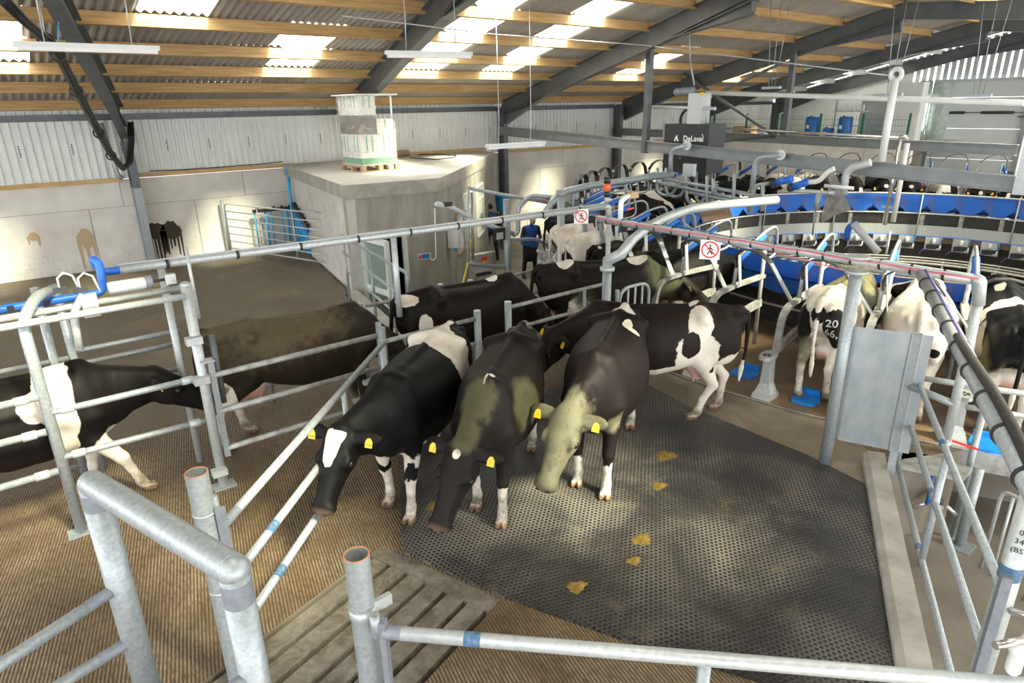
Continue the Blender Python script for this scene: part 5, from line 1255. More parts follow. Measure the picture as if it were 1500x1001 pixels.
cow('soiled dark cow, middle one of the three facing the viewer', (3.42, 4.57), -141, coat=(0.020, 0.015, 0.014), dirtcol=(0.085, 0.080, 0.042), res=0.017,
    neck=(0.48, -0.04, -0.19), face=(-43, -14), legs=(0.06, -0.16, 0.05, -0.12), tail=-0.04,
    white=[(0.62, 0.03, 1.40, 0.10, 0.018, 0.06), (0.55, 0.06, 1.40, 0.05, 0.03, 0.05)], hwhite=[(0.07, 0.01, 0.03, 0.035, 0.03, 0.06)], socks=(0.40, 0.36),
    dirt=[(0.85, 0, 1.35, 0.32, 0.25, 0.30), (1.15, 0, 1.2, 0.25, 0.25, 0.25), (0.35, 0.34, 1.1, 0.35, 0.25, 0.35)])
cow('large black cow with a grey-green dirty face, front right of the three', (4.56, 4.27), -147, coat=(0.017, 0.011, 0.012), dirtcol=(0.175, 0.165, 0.105), res=0.017,
    neck=(0.46, -0.12, -0.20), face=(-42, -12), legs=(0.08, -0.05, 0.04, -0.16), tail=0.03, scale=1.04,
    white=[(-0.82, -0.02, 1.40, 0.17, 0.17, 0.16), (-0.35, 0.13, 1.38, 0.10, 0.05, 0.10), (-0.27, 0.22, 1.38, 0.05, 0.09, 0.12), (-0.9, 0.2, 0.6, 0.18, 0.12, 0.35), (0.1, 0.1, 0.60, 0.40, 0.18, 0.05)],
    socks=(0.34, 0.55), dirt=[(1.36, -0.17, 0.88, 0.62, 0.55, 0.70), (0.66, 0.15, 0.82, 0.15, 0.2, 0.2)])
cow('brown-black and white cow stepping off the mat, tail towards the blue scraper pads', (5.74, 4.70), 137, coat=BR, res=0.019,
    neck=(0.46, 0.16, -0.16), face=(-48, 28), legs=(0.05, -0.05, 0.26, -0.06), tail=-0.10,
    white=[(-0.52, 0.30, 1.25, 0.14, 0.30, 0.26), (-0.50, 0.30, 0.90, 0.26, 0.25, 0.30), (-0.25, 0.25, 0.66, 0.36, 0.25, 0.10), (-0.9, 0.2, 0.62, 0.2, 0.25, 0.30), (-0.5, -0.2, 1.38, 0.13, 0.30, 0.1)],
    black=[(-0.42, 0.36, 1.02, 0.12, 0.16, 0.17)], socks=(0.30, 0.72))
cow('mud-coated brown cow walking behind the three-bar gate', (2.44, 7.12), -9, coat=(0.045, 0.034, 0.022), dirtcol=(0.125, 0.10, 0.055), res=0.020,
    neck=(0.40, -0.12, -0.34), face=(-55, -25), legs=(0.02, 0.06, 0.12, -0.16), tail=0.0,
    white=[(-0.88, -0.2, 0.62, 0.10, 0.12, 0.22), (-0.45, -0.05, 0.64, 0.30, 0.2, 0.08)], socks=(0.16, 0.46),
    dirt=[(-0.2, 0, 1.2, 1.1, 0.6, 0.5), (-0.7, 0, 1.35, 0.4, 0.4, 0.2)], tags=False)
cow('black and white cow walking along the left-hand race between the rails', (-0.36, 6.98), -2, coat=(0.014, 0.011, 0.011), res=0.018,
    neck=(0.56, 0.02, -0.10), face=(-34, -6), legs=(-0.04, 0.34, -0.1, 0.2), tail=0.0,
    white=[(0.42, -0.1, 1.2, 0.15, 0.6, 0.5), (0.40, -0.2, 0.85, 0.11, 0.3, 0.4), (0.0, -0.1, 0.57, 0.5, 0.25, 0.05), (0.70, 0, 0.64, 0.2, 0.3, 0.13), (0.26, -0.30, 1.18, 0.13, 0.15, 0.13)],
    socks=(0.62, 0.5))
cow('dark cow with white splashed hindquarters, in the race behind the middle rails', (4.72, 6.98), -5, coat=(0.020, 0.015, 0.013), res=0.020,
    neck=(0.36, -0.16, -0.32), face=(-55, -30), legs=(0.1, 0.0, -0.05, 0.12), tail=0.04,
    white=[(-0.95, -0.10, 1.34, 0.16, 0.16, 0.07), (-0.78, -0.24, 1.02, 0.10, 0.14, 0.16), (0.36, 0.0, 1.38, 0.10, 0.08, 0.10), (0.62, 0.04, 1.38, 0.10, 0.08, 0.08), (-0.1, -0.1, 0.6, 0.35, 0.25, 0.07)],
    socks=(0.5, 0.6), tags=False)
cow('dark cow with white rump patch and green-dirty neck, entering the platform', (6.98, 6.66), -28, coat=(0.024, 0.018, 0.015), dirtcol=(0.105, 0.115, 0.065), res=0.020,
    neck=(0.56, -0.03, -0.22), face=(-34, -4), legs=(0.05, -0.05, -0.05, 0.08), tail=0.02,
    white=[(-0.62, -0.03, 1.40, 0.13, 0.15, 0.10), (0.50, -0.02, 1.38, 0.17, 0.15, 0.12), (-0.42, -0.28, 0.72, 0.22, 0.14, 0.28)],
    socks=(0.4, 0.4), dirt=[(0.85, -0.05, 1.15, 0.55, 0.35, 0.5), (-0.35, -0.25, 0.95, 0.3, 0.2, 0.2)])
# ---- cows standing on the platform, heads inward
def stall_pose(k, r=7.10, dy=0.0):
    a = math.radians(PH0-7.2*k); p = RC+V(r*math.cos(a), r*math.sin(a), 0)+V(-math.sin(a), math.cos(a), 0)*dy
    return (p.x, p.y), PH0-7.2*k+180
p, h = stall_pose(0)
c2066 = cow('white-rumped cow with the number 20 66 branded on its black buttock', p, h-1, res=0.019, coat=(0.020, 0.017, 0.013), dirtcol=(0.15, 0.14, 0.075), neck=(0.46, 0.0, -0.10), face=(-42, 0), legs=(0, 0, -0.06, 0.06), tail=-0.02, tags=None,
    white=[(-0.72, 0, 1.1, 0.46, 0.7, 1.2)], black=[(-0.99, -0.17, 0.98, 0.20, 0.13, 0.30), (-0.99, 0.19, 1.0, 0.20, 0.11, 0.28), (-1.02, 0, 1.19, 0.12, 0.09, 0.11)], socks=(0.5, 0.9), dirt=[(0.2, 0, 1.35, 0.7, 0.5, 0.3), (-0.85, 0.2, 0.6, 0.25, 0.25, 0.4)])
def brand_on(o, lines, size, y0, z0, mat):
    from mathutils.bvhtree import BVHTree
    vv = [q.co for q in o.data.vertices]; bvh = BVHTree.FromPolygons(vv, [tuple(q.vertices) for q in o.data.polygons])
    for i, s_ in enumerate(lines):
        t_ = text3d('brand_digits', s_, size, mat, V(0, 0, 0), V(0, -1, 0), V(0, 0, 1), o, bold=size*0.012)
        me = t_.data; t_.matrix_local = Matrix.Identity(4)
        for q in me.vertices:
            y, z = y0-q.co.x, z0-i*size*0.95+q.co.y; hit = bvh.ray_cast(V(-2, y, z), V(1, 0, 0))
            x = hit[0].x if hit[0] else -1.0
            q.co = V(x-0.006, y, z)
brand_on(c2066, ['20', '66,'], 0.135, -0.150, 1.10, 'print_white')
p, h = stall_pose(-1); cow('mostly white cow beyond the sheet-steel panel, head turned left', p, h, res=0.020, coat=(0.014, 0.012, 0.012), neck=(0.42, 0.12, -0.06), face=(-12, 88), tags=True,
    white=[(-0.2, 0, 1.0, 1.6, 1, 1.5)], black=[(0.55, -0.3, 1.1, 0.16, 0.2, 0.25), (-1.0, 0.15, 0.95, 0.12, 0.1, 0.08), (-1.0, -0.16, 0.93, 0.10, 0.08, 0.06)], hwhite=[(0.5, 0, 0, 0.32, 0.3, 0.3), (0.2, 0, 0.1, 0.4, 0.05, 0.12)], hblack=[(0.17, 0.1, -0.05, 0.12, 0.09, 0.09), (0.17, -0.1, -0.05, 0.12, 0.09, 0.09)], socks=(0.9, 0.9))
p, h = stall_pose(-2, 7.05); cow('black cow with white saddle patch at the right edge, hind foot by the blue pad', p, h-4, res=0.020, coat=(0.014, 0.013, 0.014), dirtcol=(0.20, 0.17, 0.08), neck=(0.46, 0.05, 0.10), face=(-20, 20), tags=True,
    white=[(-0.25, 0.25, 1.25, 0.12, 0.35, 0.30), (-0.10, 0.0, 1.36, 0.15, 0.25, 0.12), (0.55, 0.1, 1.38, 0.16, 0.06, 0.10), (-0.45, 0.30, 0.75, 0.12, 0.2, 0.45), (-0.55, 0, 0.6, 0.5, 0.3, 0.2)], socks=(0.6, 0.75), dirt=[(-0.7, 0.2, 0.9, 0.3, 0.2, 0.35)])
p, h = stall_pose(-3); cow('cow mostly cut off by the right picture edge, pale legs showing', p, h, res=0.026, coat=(0.016, 0.013, 0.013), neck=(0.46, 0, -0.1), face=(-40, 0), tags=None, white=[(-0.5, 0.2, 0.8, 0.4, 0.4, 0.4)], socks=(0.6, 0.8))
p, h = stall_pose(3); cow('black cow in the stall straight ahead of the green-necked cow', p, h, res=0.024, coat=(0.012, 0.010, 0.010), neck=(0.46, 0, -0.16), face=(-40, 0), tags=None, white=[(0.3, 0.25, 1.2, 0.10, 0.2, 0.05)], socks=(0.1, 0.1))
p, h = stall_pose(4); cow('black cow with a dusty flank, second stall beyond the green-necked cow', p, h, res=0.024, coat=(0.016, 0.014, 0.012), dirtcol=(0.13, 0.12, 0.06), neck=(0.46, 0, -0.16), face=(-40, 0), tags=None, white=[(-0.9, 0, 1.3, 0.1, 0.1, 0.1)], socks=(0.3, 0.3), dirt=[(-0.5, 0, 1.2, 0.5, 0.4, 0.3)])
p, h = stall_pose(5); cow('white-rumped cow beside the dirty white one on the left of the platform', p, h, res=0.024, coat=(0.016, 0.013, 0.013), neck=(0.46, 0, -0.16), face=(-40, 0), tags=None, white=[(-0.6, 0, 1.1, 0.7, 0.7, 0.9)], black=[(-1.0, 0.1, 0.98, 0.2, 0.2, 0.2)], socks=(0.6, 0.8))
p, h = stall_pose(6); cow('dirty white cow on the left of the platform, near the rubber straps', p, h, res=0.024, coat=(0.016, 0.013, 0.013), dirtcol=(0.16, 0.12, 0.06), neck=(0.46, 0, -0.16), face=(-40, 0), tags=None, white=[(-0.4, 0, 1.1, 0.95, 0.8, 1.0)], black=[(-0.98, 0.12, 1.05, 0.12, 0.10, 0.22), (-0.2, 0.35, 1.1, 0.2, 0.15, 0.2)], socks=(0.6, 0.8), dirt=[(-0.6, 0.1, 1.0, 0.6, 0.5, 0.5)])
p, h = stall_pose(7); cow('black cow with white back stripe, leftmost of the cows on the platform', p, h, res=0.024, coat=(0.016, 0.014, 0.015), neck=(0.46, 0, -0.16), face=(-40, 0), tags=None, white=[(-0.45, 0.1, 1.35, 0.12, 0.2, 0.3), (-0.9, 0.1, 0.7, 0.2, 0.2, 0.2)], socks=(0.5, 0.6))
kinds = [dict(neck=(0.44, 0.0, -0.10), face=(-42, 0), white=[(0.3, 0.2, 1.1, 0.2, 0.4, 0.4)], hwhite=[(0.1, 0, 0.03, 0.25, 0.035, 0.12)]),
         dict(neck=(0.44, 0.06, -0.06), face=(-36, 10), white=[(-0.3, 0, 1.2, 0.3, 0.5, 0.5), (0.6, 0, 0.6, 0.3, 0.3, 0.3)], hwhite=[(0.12, 0, 0.02, 0.06, 0.04, 0.1)]),
         dict(neck=(0.44, -0.05, -0.14), face=(-46, -8), white=[(-0.2, 0, 1.0, 1.5, 1, 1)], black=[(0.5, 0.2, 1.1, 0.3, 0.3, 0.3)], hwhite=[(0.3, 0, 0, 0.5, 0.07, 0.2)]),
         dict(neck=(0.44, 0.02, -0.02), face=(-32, 4), white=[(0.66, 0, 0.7, 0.15, 0.2, 0.2)], hwhite=[(0.05, 0, 0.02, 0.07, 0.05, 0.1), (0.52, 0, -0.05, 0.06, 0.05, 0.05)])]
meshes = [make_cow_mesh('cow', res=0.032, socks=(0.5, 0.7), **q) for q in kinds]
ORD = ['first', 'second', 'third', 'fourth', 'fifth', 'sixth', 'seventh', 'eighth', 'ninth', 'tenth', 'eleventh', 'twelfth', 'thirteenth', 'fourteenth', 'fifteenth', 'sixteenth', 'seventeenth', 'eighteenth', 'nineteenth', 'twentieth', 'twenty-first', 'twenty-second', 'twenty-third', 'twenty-fourth', 'twenty-fifth', 'twenty-sixth', 'twenty-seventh', 'twenty-eighth']
desc = ['black cow with white blaze', 'black cow with small forehead star', 'pale cow with dark shoulder', 'black cow with white muzzle tip']
seq = [3, 0, 1, 3, 2, 0, 3, 1, 0, 3, 0, 2, 1, 0, 3, 3, 2, 1, 0, 1, 3, 0, 2, 2, 1, 3, 0, 2]
for i, k in enumerate(range(8, 34)):
    p, h = stall_pose(k, 7.0+0.1*math.sin(k*2.3), 0.05*math.sin(k*1.7)); s_ = seq[i % len(seq)]
    cow(f'{desc[s_]} around the far platform, {ORD[i]} beyond the leftmost', p, h+2*math.sin(k), 'cows on the far side of the platform', coat=(0.014, 0.012, 0.012) if s_ != 1 else (0.024, 0.016, 0.012), mesh=meshes[s_], tags=(k % 3 != 0))
# ================================================================== DETAILS
def AT(px, depth):
    d = _ray(*px); return Vector(CAM+d/F_PX*depth)
# ---- pallet of cartons on the room roof
pf, pl, pr = G(531, 253, 2.2), G(481, 246, 2.2), G(570, 242, 2.2)
pu = (pl-pf); pv = (pr-pf); Lu, Lv = 1.15, 1.0; pu.normalize(); pv = (pv-pu*pv.dot(pu)).normalized()
def PQ(a, b, z): return pf+pu*a+pv*b+V(0, 0, z)
axs = (pu, pv, V(0, 0, 1))
pal = Thing('pallet', 'wooden pallet under the wrapped cartons on the room roof', 'pallet', PQ(Lu/2, Lv/2, 0))
for i in range(5): pal.part('deck_board', MB().box(PQ(Lu/2, 0.06+i*(Lv-0.12)/4, 0.125), (Lu, 0.11, 0.022), axs), MT['timber_pallet'])
for i in range(3):
    pal.part('bottom_board', MB().box(PQ(0.06+i*(Lu-0.12)/2, Lv/2, 0.011), (0.11, Lv, 0.022), axs), MT['timber_pallet'])
    for j in range(3): pal.part('block', MB().box(PQ(0.06+i*(Lu-0.12)/2, 0.06+j*(Lv-0.12)/2, 0.068), (0.11, 0.11, 0.09), axs), MT['timber_pallet'])
def carton(a0, a1, b0, b1, z0, z1, label, mat='carton', stripes=2, base=True):
    c = PQ((a0+a1)/2, (b0+b1)/2, z0); t = Thing('carton', label, 'carton', c, 'cartons on the pallet')
    t.part('box', MB().box(PQ((a0+a1)/2, (b0+b1)/2, (z0+z1)/2), (a1-a0-0.006, b1-b0-0.006, z1-z0-0.006), axs), MT[mat])
    if mat == 'carton':
        for k in range(stripes):
            f = (k+1)/(stripes+1); h = (z1-z0)*0.55
            t.part('green_strip', MB().box(PQ(a0+(a1-a0)*f, b0+0.001, z1-0.02-h/2), (0.035, 0.004, h), axs), MT['print_green'])
            t.part('green_strip', MB().box(PQ(a0+0.001, b0+(b1-b0)*f, z1-0.02-h/2), (0.004, 0.035, h), axs), MT['print_green'])
        if base:
            t.part('green_band', MB().box(PQ((a0+a1)/2, b0+0.001, z0+0.10), (a1-a0-0.01, 0.004, 0.14), axs), MT['print_green']); t.part('green_band', MB().box(PQ(a0+0.001, (b0+b1)/2, z0+0.10), (0.004, b1-b0-0.01, 0.14), axs), MT['print_green'])
zt = ZAT(PQ(0.05, 0.05, 0), 140)-2.2; z1 = 0.136+0.70; z2 = z1+0.42
um, vm = Lu*0.5, Lv*0.5
carton(0.06, um, 0.06, vm, 0.136, z1, 'tall white carton at the near bottom corner of the stack')
carton(um, Lu-0.06, 0.06, vm, 0.136, z1, 'tall white carton at the left bottom corner of the stack')
carton(0.06, um, vm, Lv-0.06, 0.136, z1, 'tall white carton at the right bottom corner of the stack')
carton(0.06, um, 0.06, vm, z1, z2, 'dark middle carton at the near corner of the stack', 'carton_dark')
carton(um, Lu-0.06, 0.06, vm, z1, z2, 'dark middle carton at the left of the stack', 'carton_dark')
carton(0.06, um, vm, Lv-0.06, z1, z1+0.34, 'short white carton below the open gap of the stack', stripes=1, base=False)
carton(0.06, um, 0.06, vm, z2, zt, 'white top carton at the near corner of the stack', base=False)
carton(um, Lu-0.06, 0.06, vm, z2, zt, 'white top carton at the left of the stack', base=False)
t = Thing('stack_lid', 'pale board lying on top of the wrapped carton stack', 'board', PQ(0.5, 0.5, zt))
t.part('board', MB().box(PQ(Lu/2, Lv/2, zt+0.02), (Lu+0.10, Lv+0.08, 0.03), axs), MT['carton']); t.part('corner_stick', MB().tube(PQ(0.08, Lv-0.08, z1+0.34), PQ(0.08, Lv-0.08, zt), 0.025, 8), MT['white_plastic'])
m = MB(); rr = random.Random(5); rows_ = []
per = [(0.03, 0.03), (Lu*0.33, 0.02), (Lu*0.66, 0.025), (Lu-0.03, 0.03)]; per2 = [(0.03, 0.03), (0.02, Lv*0.25), (0.03, Lv*0.5), (0.025, Lv*0.75), (0.03, Lv-0.03)]
def curtain(pp, zs):
    g = [[PQ(a+rr.uniform(-0.012, 0.004), b+rr.uniform(-0.012, 0.004), z) for a, b in pp] for z in zs]; w = len(pp)
    m.add([q for r_ in g for q in r_], [(i*w+j, i*w+j+1, (i+1)*w+j+1, (i+1)*w+j) for i in range(len(zs)-1) for j in range(w-1)], True)
curtain(per, [0.14+(zt-0.14)*i/8 for i in range(9)]); curtain(per2, [0.14+(z1+0.30-0.14)*i/5 for i in range(6)]); curtain(per2[:3], [z1+0.3+(zt-z1-0.3)*i/4 for i in range(5)])
solo('shrink_wrap', m, MT['shrink_wrap'], 'torn clear shrink wrap around the carton stack', 'wrap', PQ(0.5, 0.5, 0.14))
rl = G(562, 228, 2.29), G(597, 224, 2.29); solo('wrapped_roll', MB().tube(rl[0], rl[1], 0.09, 12), MT['timber_pallet'], 'wrapped roll lying behind the pallet', 'roll', rl[0])
cab = [G(x, y, 2.21) for x, y in ((600, 231), (640, 234), (664, 231), (668, 228), (640, 226), (610, 227))]
solo('loose_cable', MB().path(cab, 0.015, 6), MT['cable'], 'loop of black cable lying on the room roof', 'cable', cab[0])
cb_ = [V(6.5, WY-0.08, 2.27), V(6.0, WY-0.07, 2.25), V(5.0, WY-0.07, 2.235), V(4.0, WY-0.07, 2.23), V(3.2, WY-0.07, 2.25)]
solo('wall_cable', MB().path(cb_, 0.011, 6), MT['cable'], 'black cable run along the timber rail beside the room', 'cable', cb_[0])
# ---- strip lights on chains
def striplight(a, b, L, label, hang):
    ra, rb = _ray(*a), _ray(*b); Y = L/(rb[0]/rb[1]-ra[0]/ra[1]); A_, B_ = ONY(*a, Y), ONY(*b, Y)
    t = Thing('strip_light', label, 'light', (A_+B_)/2, 'hanging strip lights')
    t.part('casing', MB().bar(A_, B_, 0.11, 0.055), MT['light_case']); t.part('diffuser', MB().bar(A_.lerp(B_, 0.02)-V(0, 0, 0.045), A_.lerp(B_, 0.98)-V(0, 0, 0.045), 0.10, 0.05), MT['white_plastic'])
    for f in hang:
        p = A_.lerp(B_, f); t.part('chain', MB().path([p, p+V(0.02, 0, 0.5), V(p.x, p.y, ROOFZ(p.y)+0.09)], 0.008, 5), MT['galv_light'])
    return A_, B_
striplight((19, 64), (233, 71), 1.55, 'white strip light at the top left, largest of the three', (0.2, 0.8))
striplight((566, 77), (690, 79), 1.55, 'white strip light near the roof behind the room', (0.22, 0.8))
striplight((713, 214), (797, 209), 1.55, 'white strip light hanging low at the room corner', (0.2, 0.75))
# ---- black cable bundle hanging from the roof
cpx = [((2, 0), 9.5), ((35, 32), 10.2), ((68, 60), 11), ((85, 80), 11.6), ((112, 133), 13), ((145, 195), 15), ((163, 228), 16.4), ((180, 248), 17.4), ((190, 240), 17.8), ((193, 205), 18.0), ((191, 180), 18.1)]
cpts = [ONY(*p, Y) for p, Y in cpx]
t = Thing('cable_bundle', 'thick black cable bundle drooping from the roof to the left column', 'cables', cpts[6])
for k, (o_, r_) in enumerate(((V(0, 0, 0), 0.045), (V(0.04, 0, 0.02), 0.03), (V(-0.04, 0, 0.02), 0.028))): t.part('cable', MB().path([p+o_ for p in cpts], r_, 8), MT['cable'])
for i in (2, 3, 4, 5, 6):
    t.part('strap', MB().path([cpts[i]+V(0.09*math.cos(a), 0.02, 0.09*math.sin(a)) for a in [j*math.pi/6 for j in range(12)]], 0.016, 6, False, True), MT['black_rubber'])
t.part('suspension_cord', MB().path([cpts[2], ONY(56, 0, 11)], 0.008, 5), MT['galv_light']); t.part('suspension_cord', MB().path([cpts[3], ONY(86, 0, 11.6)], 0.008, 5), MT['cyan_pipe'])
dpipe = [ONY(148, 180, 18.3), ONY(172, 255, 18.3), ONY(180, 262, 18.3)]
solo('down_pipe', MB().path(dpipe, 0.05, 10), MT['galv'], 'grey downpipe beside the left column', 'pipe', dpipe[0])
# ---- gate by the room and the blue hose rack
gA, gB = V(4.75, 18.25, 0), G(489, 396); gdir = (gB-gA).normalized()
t = Thing('field_gate', 'galvanised field gate standing open along the side of the concrete room', 'gate', gA)
gt = PL((325, 291), gA, gB).z; gt2 = PL((478, 322), gA, gB).z; H_ = (gt+gt2)/2
LG = (PL((489, 350), gA, gB)-gA).dot(gdir); B0_ = gA+gdir*LG
t.part('frame', MB().path(rounded([gA+V(0, 0, 0.15), gA+V(0, 0, H_), B0_+V(0, 0, H_), B0_+V(0, 0, 0.15), gA+V(0, 0, 0.15)], 0.15), 0.02, 8), MT['galv_light'])
for i in range(1, 6): z = 0.15+(H_-0.15)*i/6; t.part('bar', MB().tube(gA+V(0, 0, z), B0_+V(0, 0, z), 0.015, 8), MT['galv_light'])
for f in (0.33, 0.66): t.part('upright', MB().tube(gA.lerp(B0_, f)+V(0, 0, 0.15), gA.lerp(B0_, f)+V(0, 0, H_), 0.015, 8), MT['galv_light'])
t.part('hang_post', MB().tube(gA-gdir*0.08, gA-gdir*0.08+V(0, 0, H_+0.08), 0.045, 10), MT['galv'])
t = Thing('hose_rack', 'rack of bright blue water pipes with black manifold in the wall corner', 'pipes', V(5.9, 18.2, 0))
for i, x in enumerate((372, 388, 396, 412, 420)):
    a = ONY(x, 308 if i % 2 == 0 else 306, 18.25); b = ONY(x+8, 372, 18.25); t.part('pipe', MB().tube(V(a.x, 18.25, max(b.z, 0.05)), V(a.x, 18.25, a.z), 0.035 if i in (1, 4) else 0.022, 10), MT['cyan_pipe'])
a, b = ONY(370, 310, 18.2), ONY(430, 304, 18.2); t.part('manifold', MB().tube(a, b, 0.045, 10), MT['black_plastic'])
for i in range(5): q = a.lerp(b, 0.1+0.2*i); t.part('valve', MB().box(q+V(0, -0.03, 0.04), (0.06, 0.05, 0.10)), MT['black_plastic'])
t.part('riser', MB().path([V(6.38, 17.9, 0.3), V(6.40, 17.9, 1.2), V(6.42, 17.9, 2.15)], 0.045, 10), MT['cyan_pipe'], 'bright blue riser')
w0_, w1_ = BP[0], BP[1]; wd_ = (w1_-w0_).normalized(); wn_ = V(wd_.y, -wd_.x, 0)
for i in range(8):
    c0_ = w0_+wd_*(0.7+i*0.22)+wn_*0.08; t.part('pipe', MB().tube(c0_+V(0, 0, 0.05), c0_+V(0, 0, 1.15-i*0.05), 0.022, 8), MT['cyan_pipe'])
    t.part('valve', MB().box(c0_+V(0, 0, 1.18-i*0.05), (0.09, 0.12, 0.12)), MT['black_plastic'])
    t.part('valve_cap', MB().box(c0_+V(0, 0, 1.04-i*0.05), (0.07, 0.09, 0.06)), MT['blue_plastic'])
# ---- fittings on the room walls
def on_ab(px): return PL(px, A, B)+nAB*0.02
def on_bcp(px): return PL(px, B, C_)+nBC*0.02
t = Thing('switch_box', 'small grey switch box with red button on the room front', 'switch', on_ab((620, 375)))
c = on_ab((620, 375)); t.part('case', MB().box(c, (0.32, 0.08, 0.13), (dAB, nAB, V(0, 0, 1))), MT['grey_plastic']); t.part('label_plate', MB().box(c+dAB*0.03+nAB*0.042, (0.18, 0.004, 0.09), (dAB, nAB, V(0, 0, 1))), MT['blue_plastic']); t.part('button', MB().tube(c-dAB*0.11+nAB*0.03, c-dAB*0.11+nAB*0.07, 0.035, 12), MT['orange_lamp'])
cc0 = [on_ab(p) for p in ((636, 305), (638, 378), (632, 382), (629, 376))]; solo('conduit', MB().path(rounded(cc0, 0.06), 0.018, 8), MT['white_plastic'], 'white conduit dropping to the switch box', 'conduit', cc0[0])
c = on_bcp((657, 346)); t = Thing('towel_dispenser', 'white paper dispenser on the room corner', 'dispenser', c)
t.part('case', MB().box(c+nBC*0.12, (0.40, 0.24, 0.46), (dBC, nBC, V(0, 0, 1))), MT['white_plastic']); t.part('towel_end', MB().box(c+nBC*0.12-V(0, 0, 0.27), (0.14, 0.03, 0.10), (dBC, nBC, V(0, 0, 1))), MT['cyan_pipe'])
c = on_bcp((673, 340)); t = Thing('notice_board', 'framed notice board on the room side wall', 'board', c); p1_, p2_ = PL((668, 315), B, C_), PL((679, 365), B, C_); wN, hN = max((p2_-p1_).dot(dBC), 0.4), p1_.z-p2_.z
t.part('panel', MB().box(c, (wN, 0.03, hN), (dBC, nBC, V(0, 0, 1))), MT['grey_plastic']); t.part('frame', MB().box(c-V(0, 0, hN/2), (wN+0.05, 0.05, 0.05), (dBC, nBC, V(0, 0, 1))).box(c+V(0, 0, hN/2), (wN+0.05, 0.05, 0.05), (dBC, nBC, V(0, 0, 1))), MT['timber_trim'])
for k in range(4): t.part('notice', MB().box(c+dBC*((k % 2)*0.2-0.1)*wN*1.6+V(0, 0, 0.2-0.45*(k//2))+nBC*0.018, (wN*0.3, 0.004, 0.26), (dBC, nBC, V(0, 0, 1))), MT['print_white'])
# ---- control stand between room and platform (plane Y = 11)
YS = 11.0
def S(px, dy=0.0): return ONY(*px, YS+dy)
b_ = S((742, 300)); t = Thing('control_stand', 'pipe stand with stainless control cabinet and screen in front of the operator', 'control stand', V(b_.x, YS, LOW))
t.part('post', MB().tube(V(b_.x, YS, LOW), V(b_.x, YS, S((742, 292)).z), 0.075, 14), MT['galv'])
arm_ = [S((743, 390)), S((735, 391)), S((700, 388)), S((686, 386))]; t.part('arm', MB().path(rounded(arm_, 0.15), 0.042, 12), MT['galv'])
cb2 = S((707, 388), 0.1); t.part('cabinet', MB().box(cb2, (0.60, 0.14, 0.50)), MT['stainless']); t.part('warning_label', MB().box(cb2+V(-0.0, -0.073, 0.12), (0.14, 0.004, 0.13)), MT['red_paint']); t.part('warning_label', MB().box(cb2+V(-0.0, -0.074, 0.07), (0.13, 0.004, 0.05)), MT['yellow_tag'])
t.part('cable_glands', MB().bar(cb2+V(-0.22, -0.08, -0.18), cb2+V(0.15, -0.08, -0.18), 0.05, 0.06), MT['black_plastic'])
sc_ = S((731, 343), -0.1); t.part('screen', MB().box(sc_, (0.26, 0.10, 0.26)), MT['black_plastic']); t.part('keypad', MB().box(sc_+V(-0.02, -0.052, -0.03), (0.18, 0.004, 0.14)), MT['grey_plastic'])
t.part('stay', MB().tube(S((693, 380)), S((691, 282)), 0.03, 10), MT['galv']); t.part('stay', MB().tube(S((686, 384)), S((686, 276)), 0.028, 10), MT['galv_light'])
t.part('rail', MB().tube(S((686, 276)), S((835, 303)), 0.034, 10), MT['galv']); t.part('loop_pipe', MB().path(rounded([S((752, 345)), S((759, 340)), S((759, 300)), S((775, 286)), S((815, 290)), S((842, 300))], 0.25), 0.05, 12), MT['galv_light'])
t.part('low_arm', MB().path(rounded([S((748, 352)), S((785, 350)), S((805, 362)), S((822, 378))], 0.2), 0.04, 10), MT['galv'])
t.part('cable_tray', MB().path([S((638, 299)), S((660, 304)), S((700, 325)), S((730, 335)), S((752, 343))], 0.04, 8), MT['grey_plastic'])
for k in range(3): t.part('cable', MB().path([S((640+k, 296+2*k)), S((665, 303+2*k)), S((700, 322+3*k)), S((735, 334+2*k)), S((757, 340)), S((760+k, 305)), S((778, 289+k)), S((815, 293+k))], 0.012, 6), MT['white_plastic'] if k < 2 else MT['pink_cord'])
t.part('camera_head', MB().box(S((655, 299)), (0.18, 0.1, 0.09)), MT['black_plastic'])
hose = [S((689, 352)), S((688, 370)), S((684, 392)), S((678, 415)), S((676, 430))]; solo('yellow_hose', MB().path(hose, 0.022, 8), MT['yellow_hose'], 'yellow hose hanging beside the control cabinet', 'hose', hose[0])
coil = [S((763+i*1.1+3*math.sin(i*1.6), 351+0.30*i+7*math.cos(i*1.6))) for i in range(24)]
solo('coiled_hose', MB().path(coil, 0.018, 6), MT['blue_hose'], 'coiled blue air hose near the operator', 'hose', coil[0])
lp2 = [S((805, 360)), S((798, 375)), S((788, 395)), S((787, 415)), S((792, 425))]; solo('blue_hose', MB().path(lp2, 0.028, 8), MT['blue_hose'], 'thick blue hose curving down behind the cow race', 'hose', lp2[0])
p_ = S((822, 312)); t = Thing('round_post', 'light round post between the operator and the platform cows', 'post', V(S((822, 312), -1.6).x, YS-1.6, LOW)); q_ = ONY(822, 288, YS-1.6); t.part('pipe', MB().tube(V(q_.x, YS-1.6, LOW), q_, 0.075, 14), MT['galv_light']); t.part('cap', MB().tube(q_, q_+V(0, 0, 0.12), 0.1, 14), MT['galv'])
# arched cable pipe over the left side of the platform
ar_ = [ONY(*p, YS) for p in ((752, 345), (790, 310), (815, 287), (850, 275), (930, 262), (975, 258))]
ar2 = [ONY(*p, 10.2) for p in ((795, 318), (812, 292), (830, 280), (865, 272), (930, 263), (985, 255))]
solo('arched_pipe', MB().path(ar2, 0.075, 14), MT['galv'], 'thick arched pipe reaching over the left stalls', 'pipe', ar2[0])
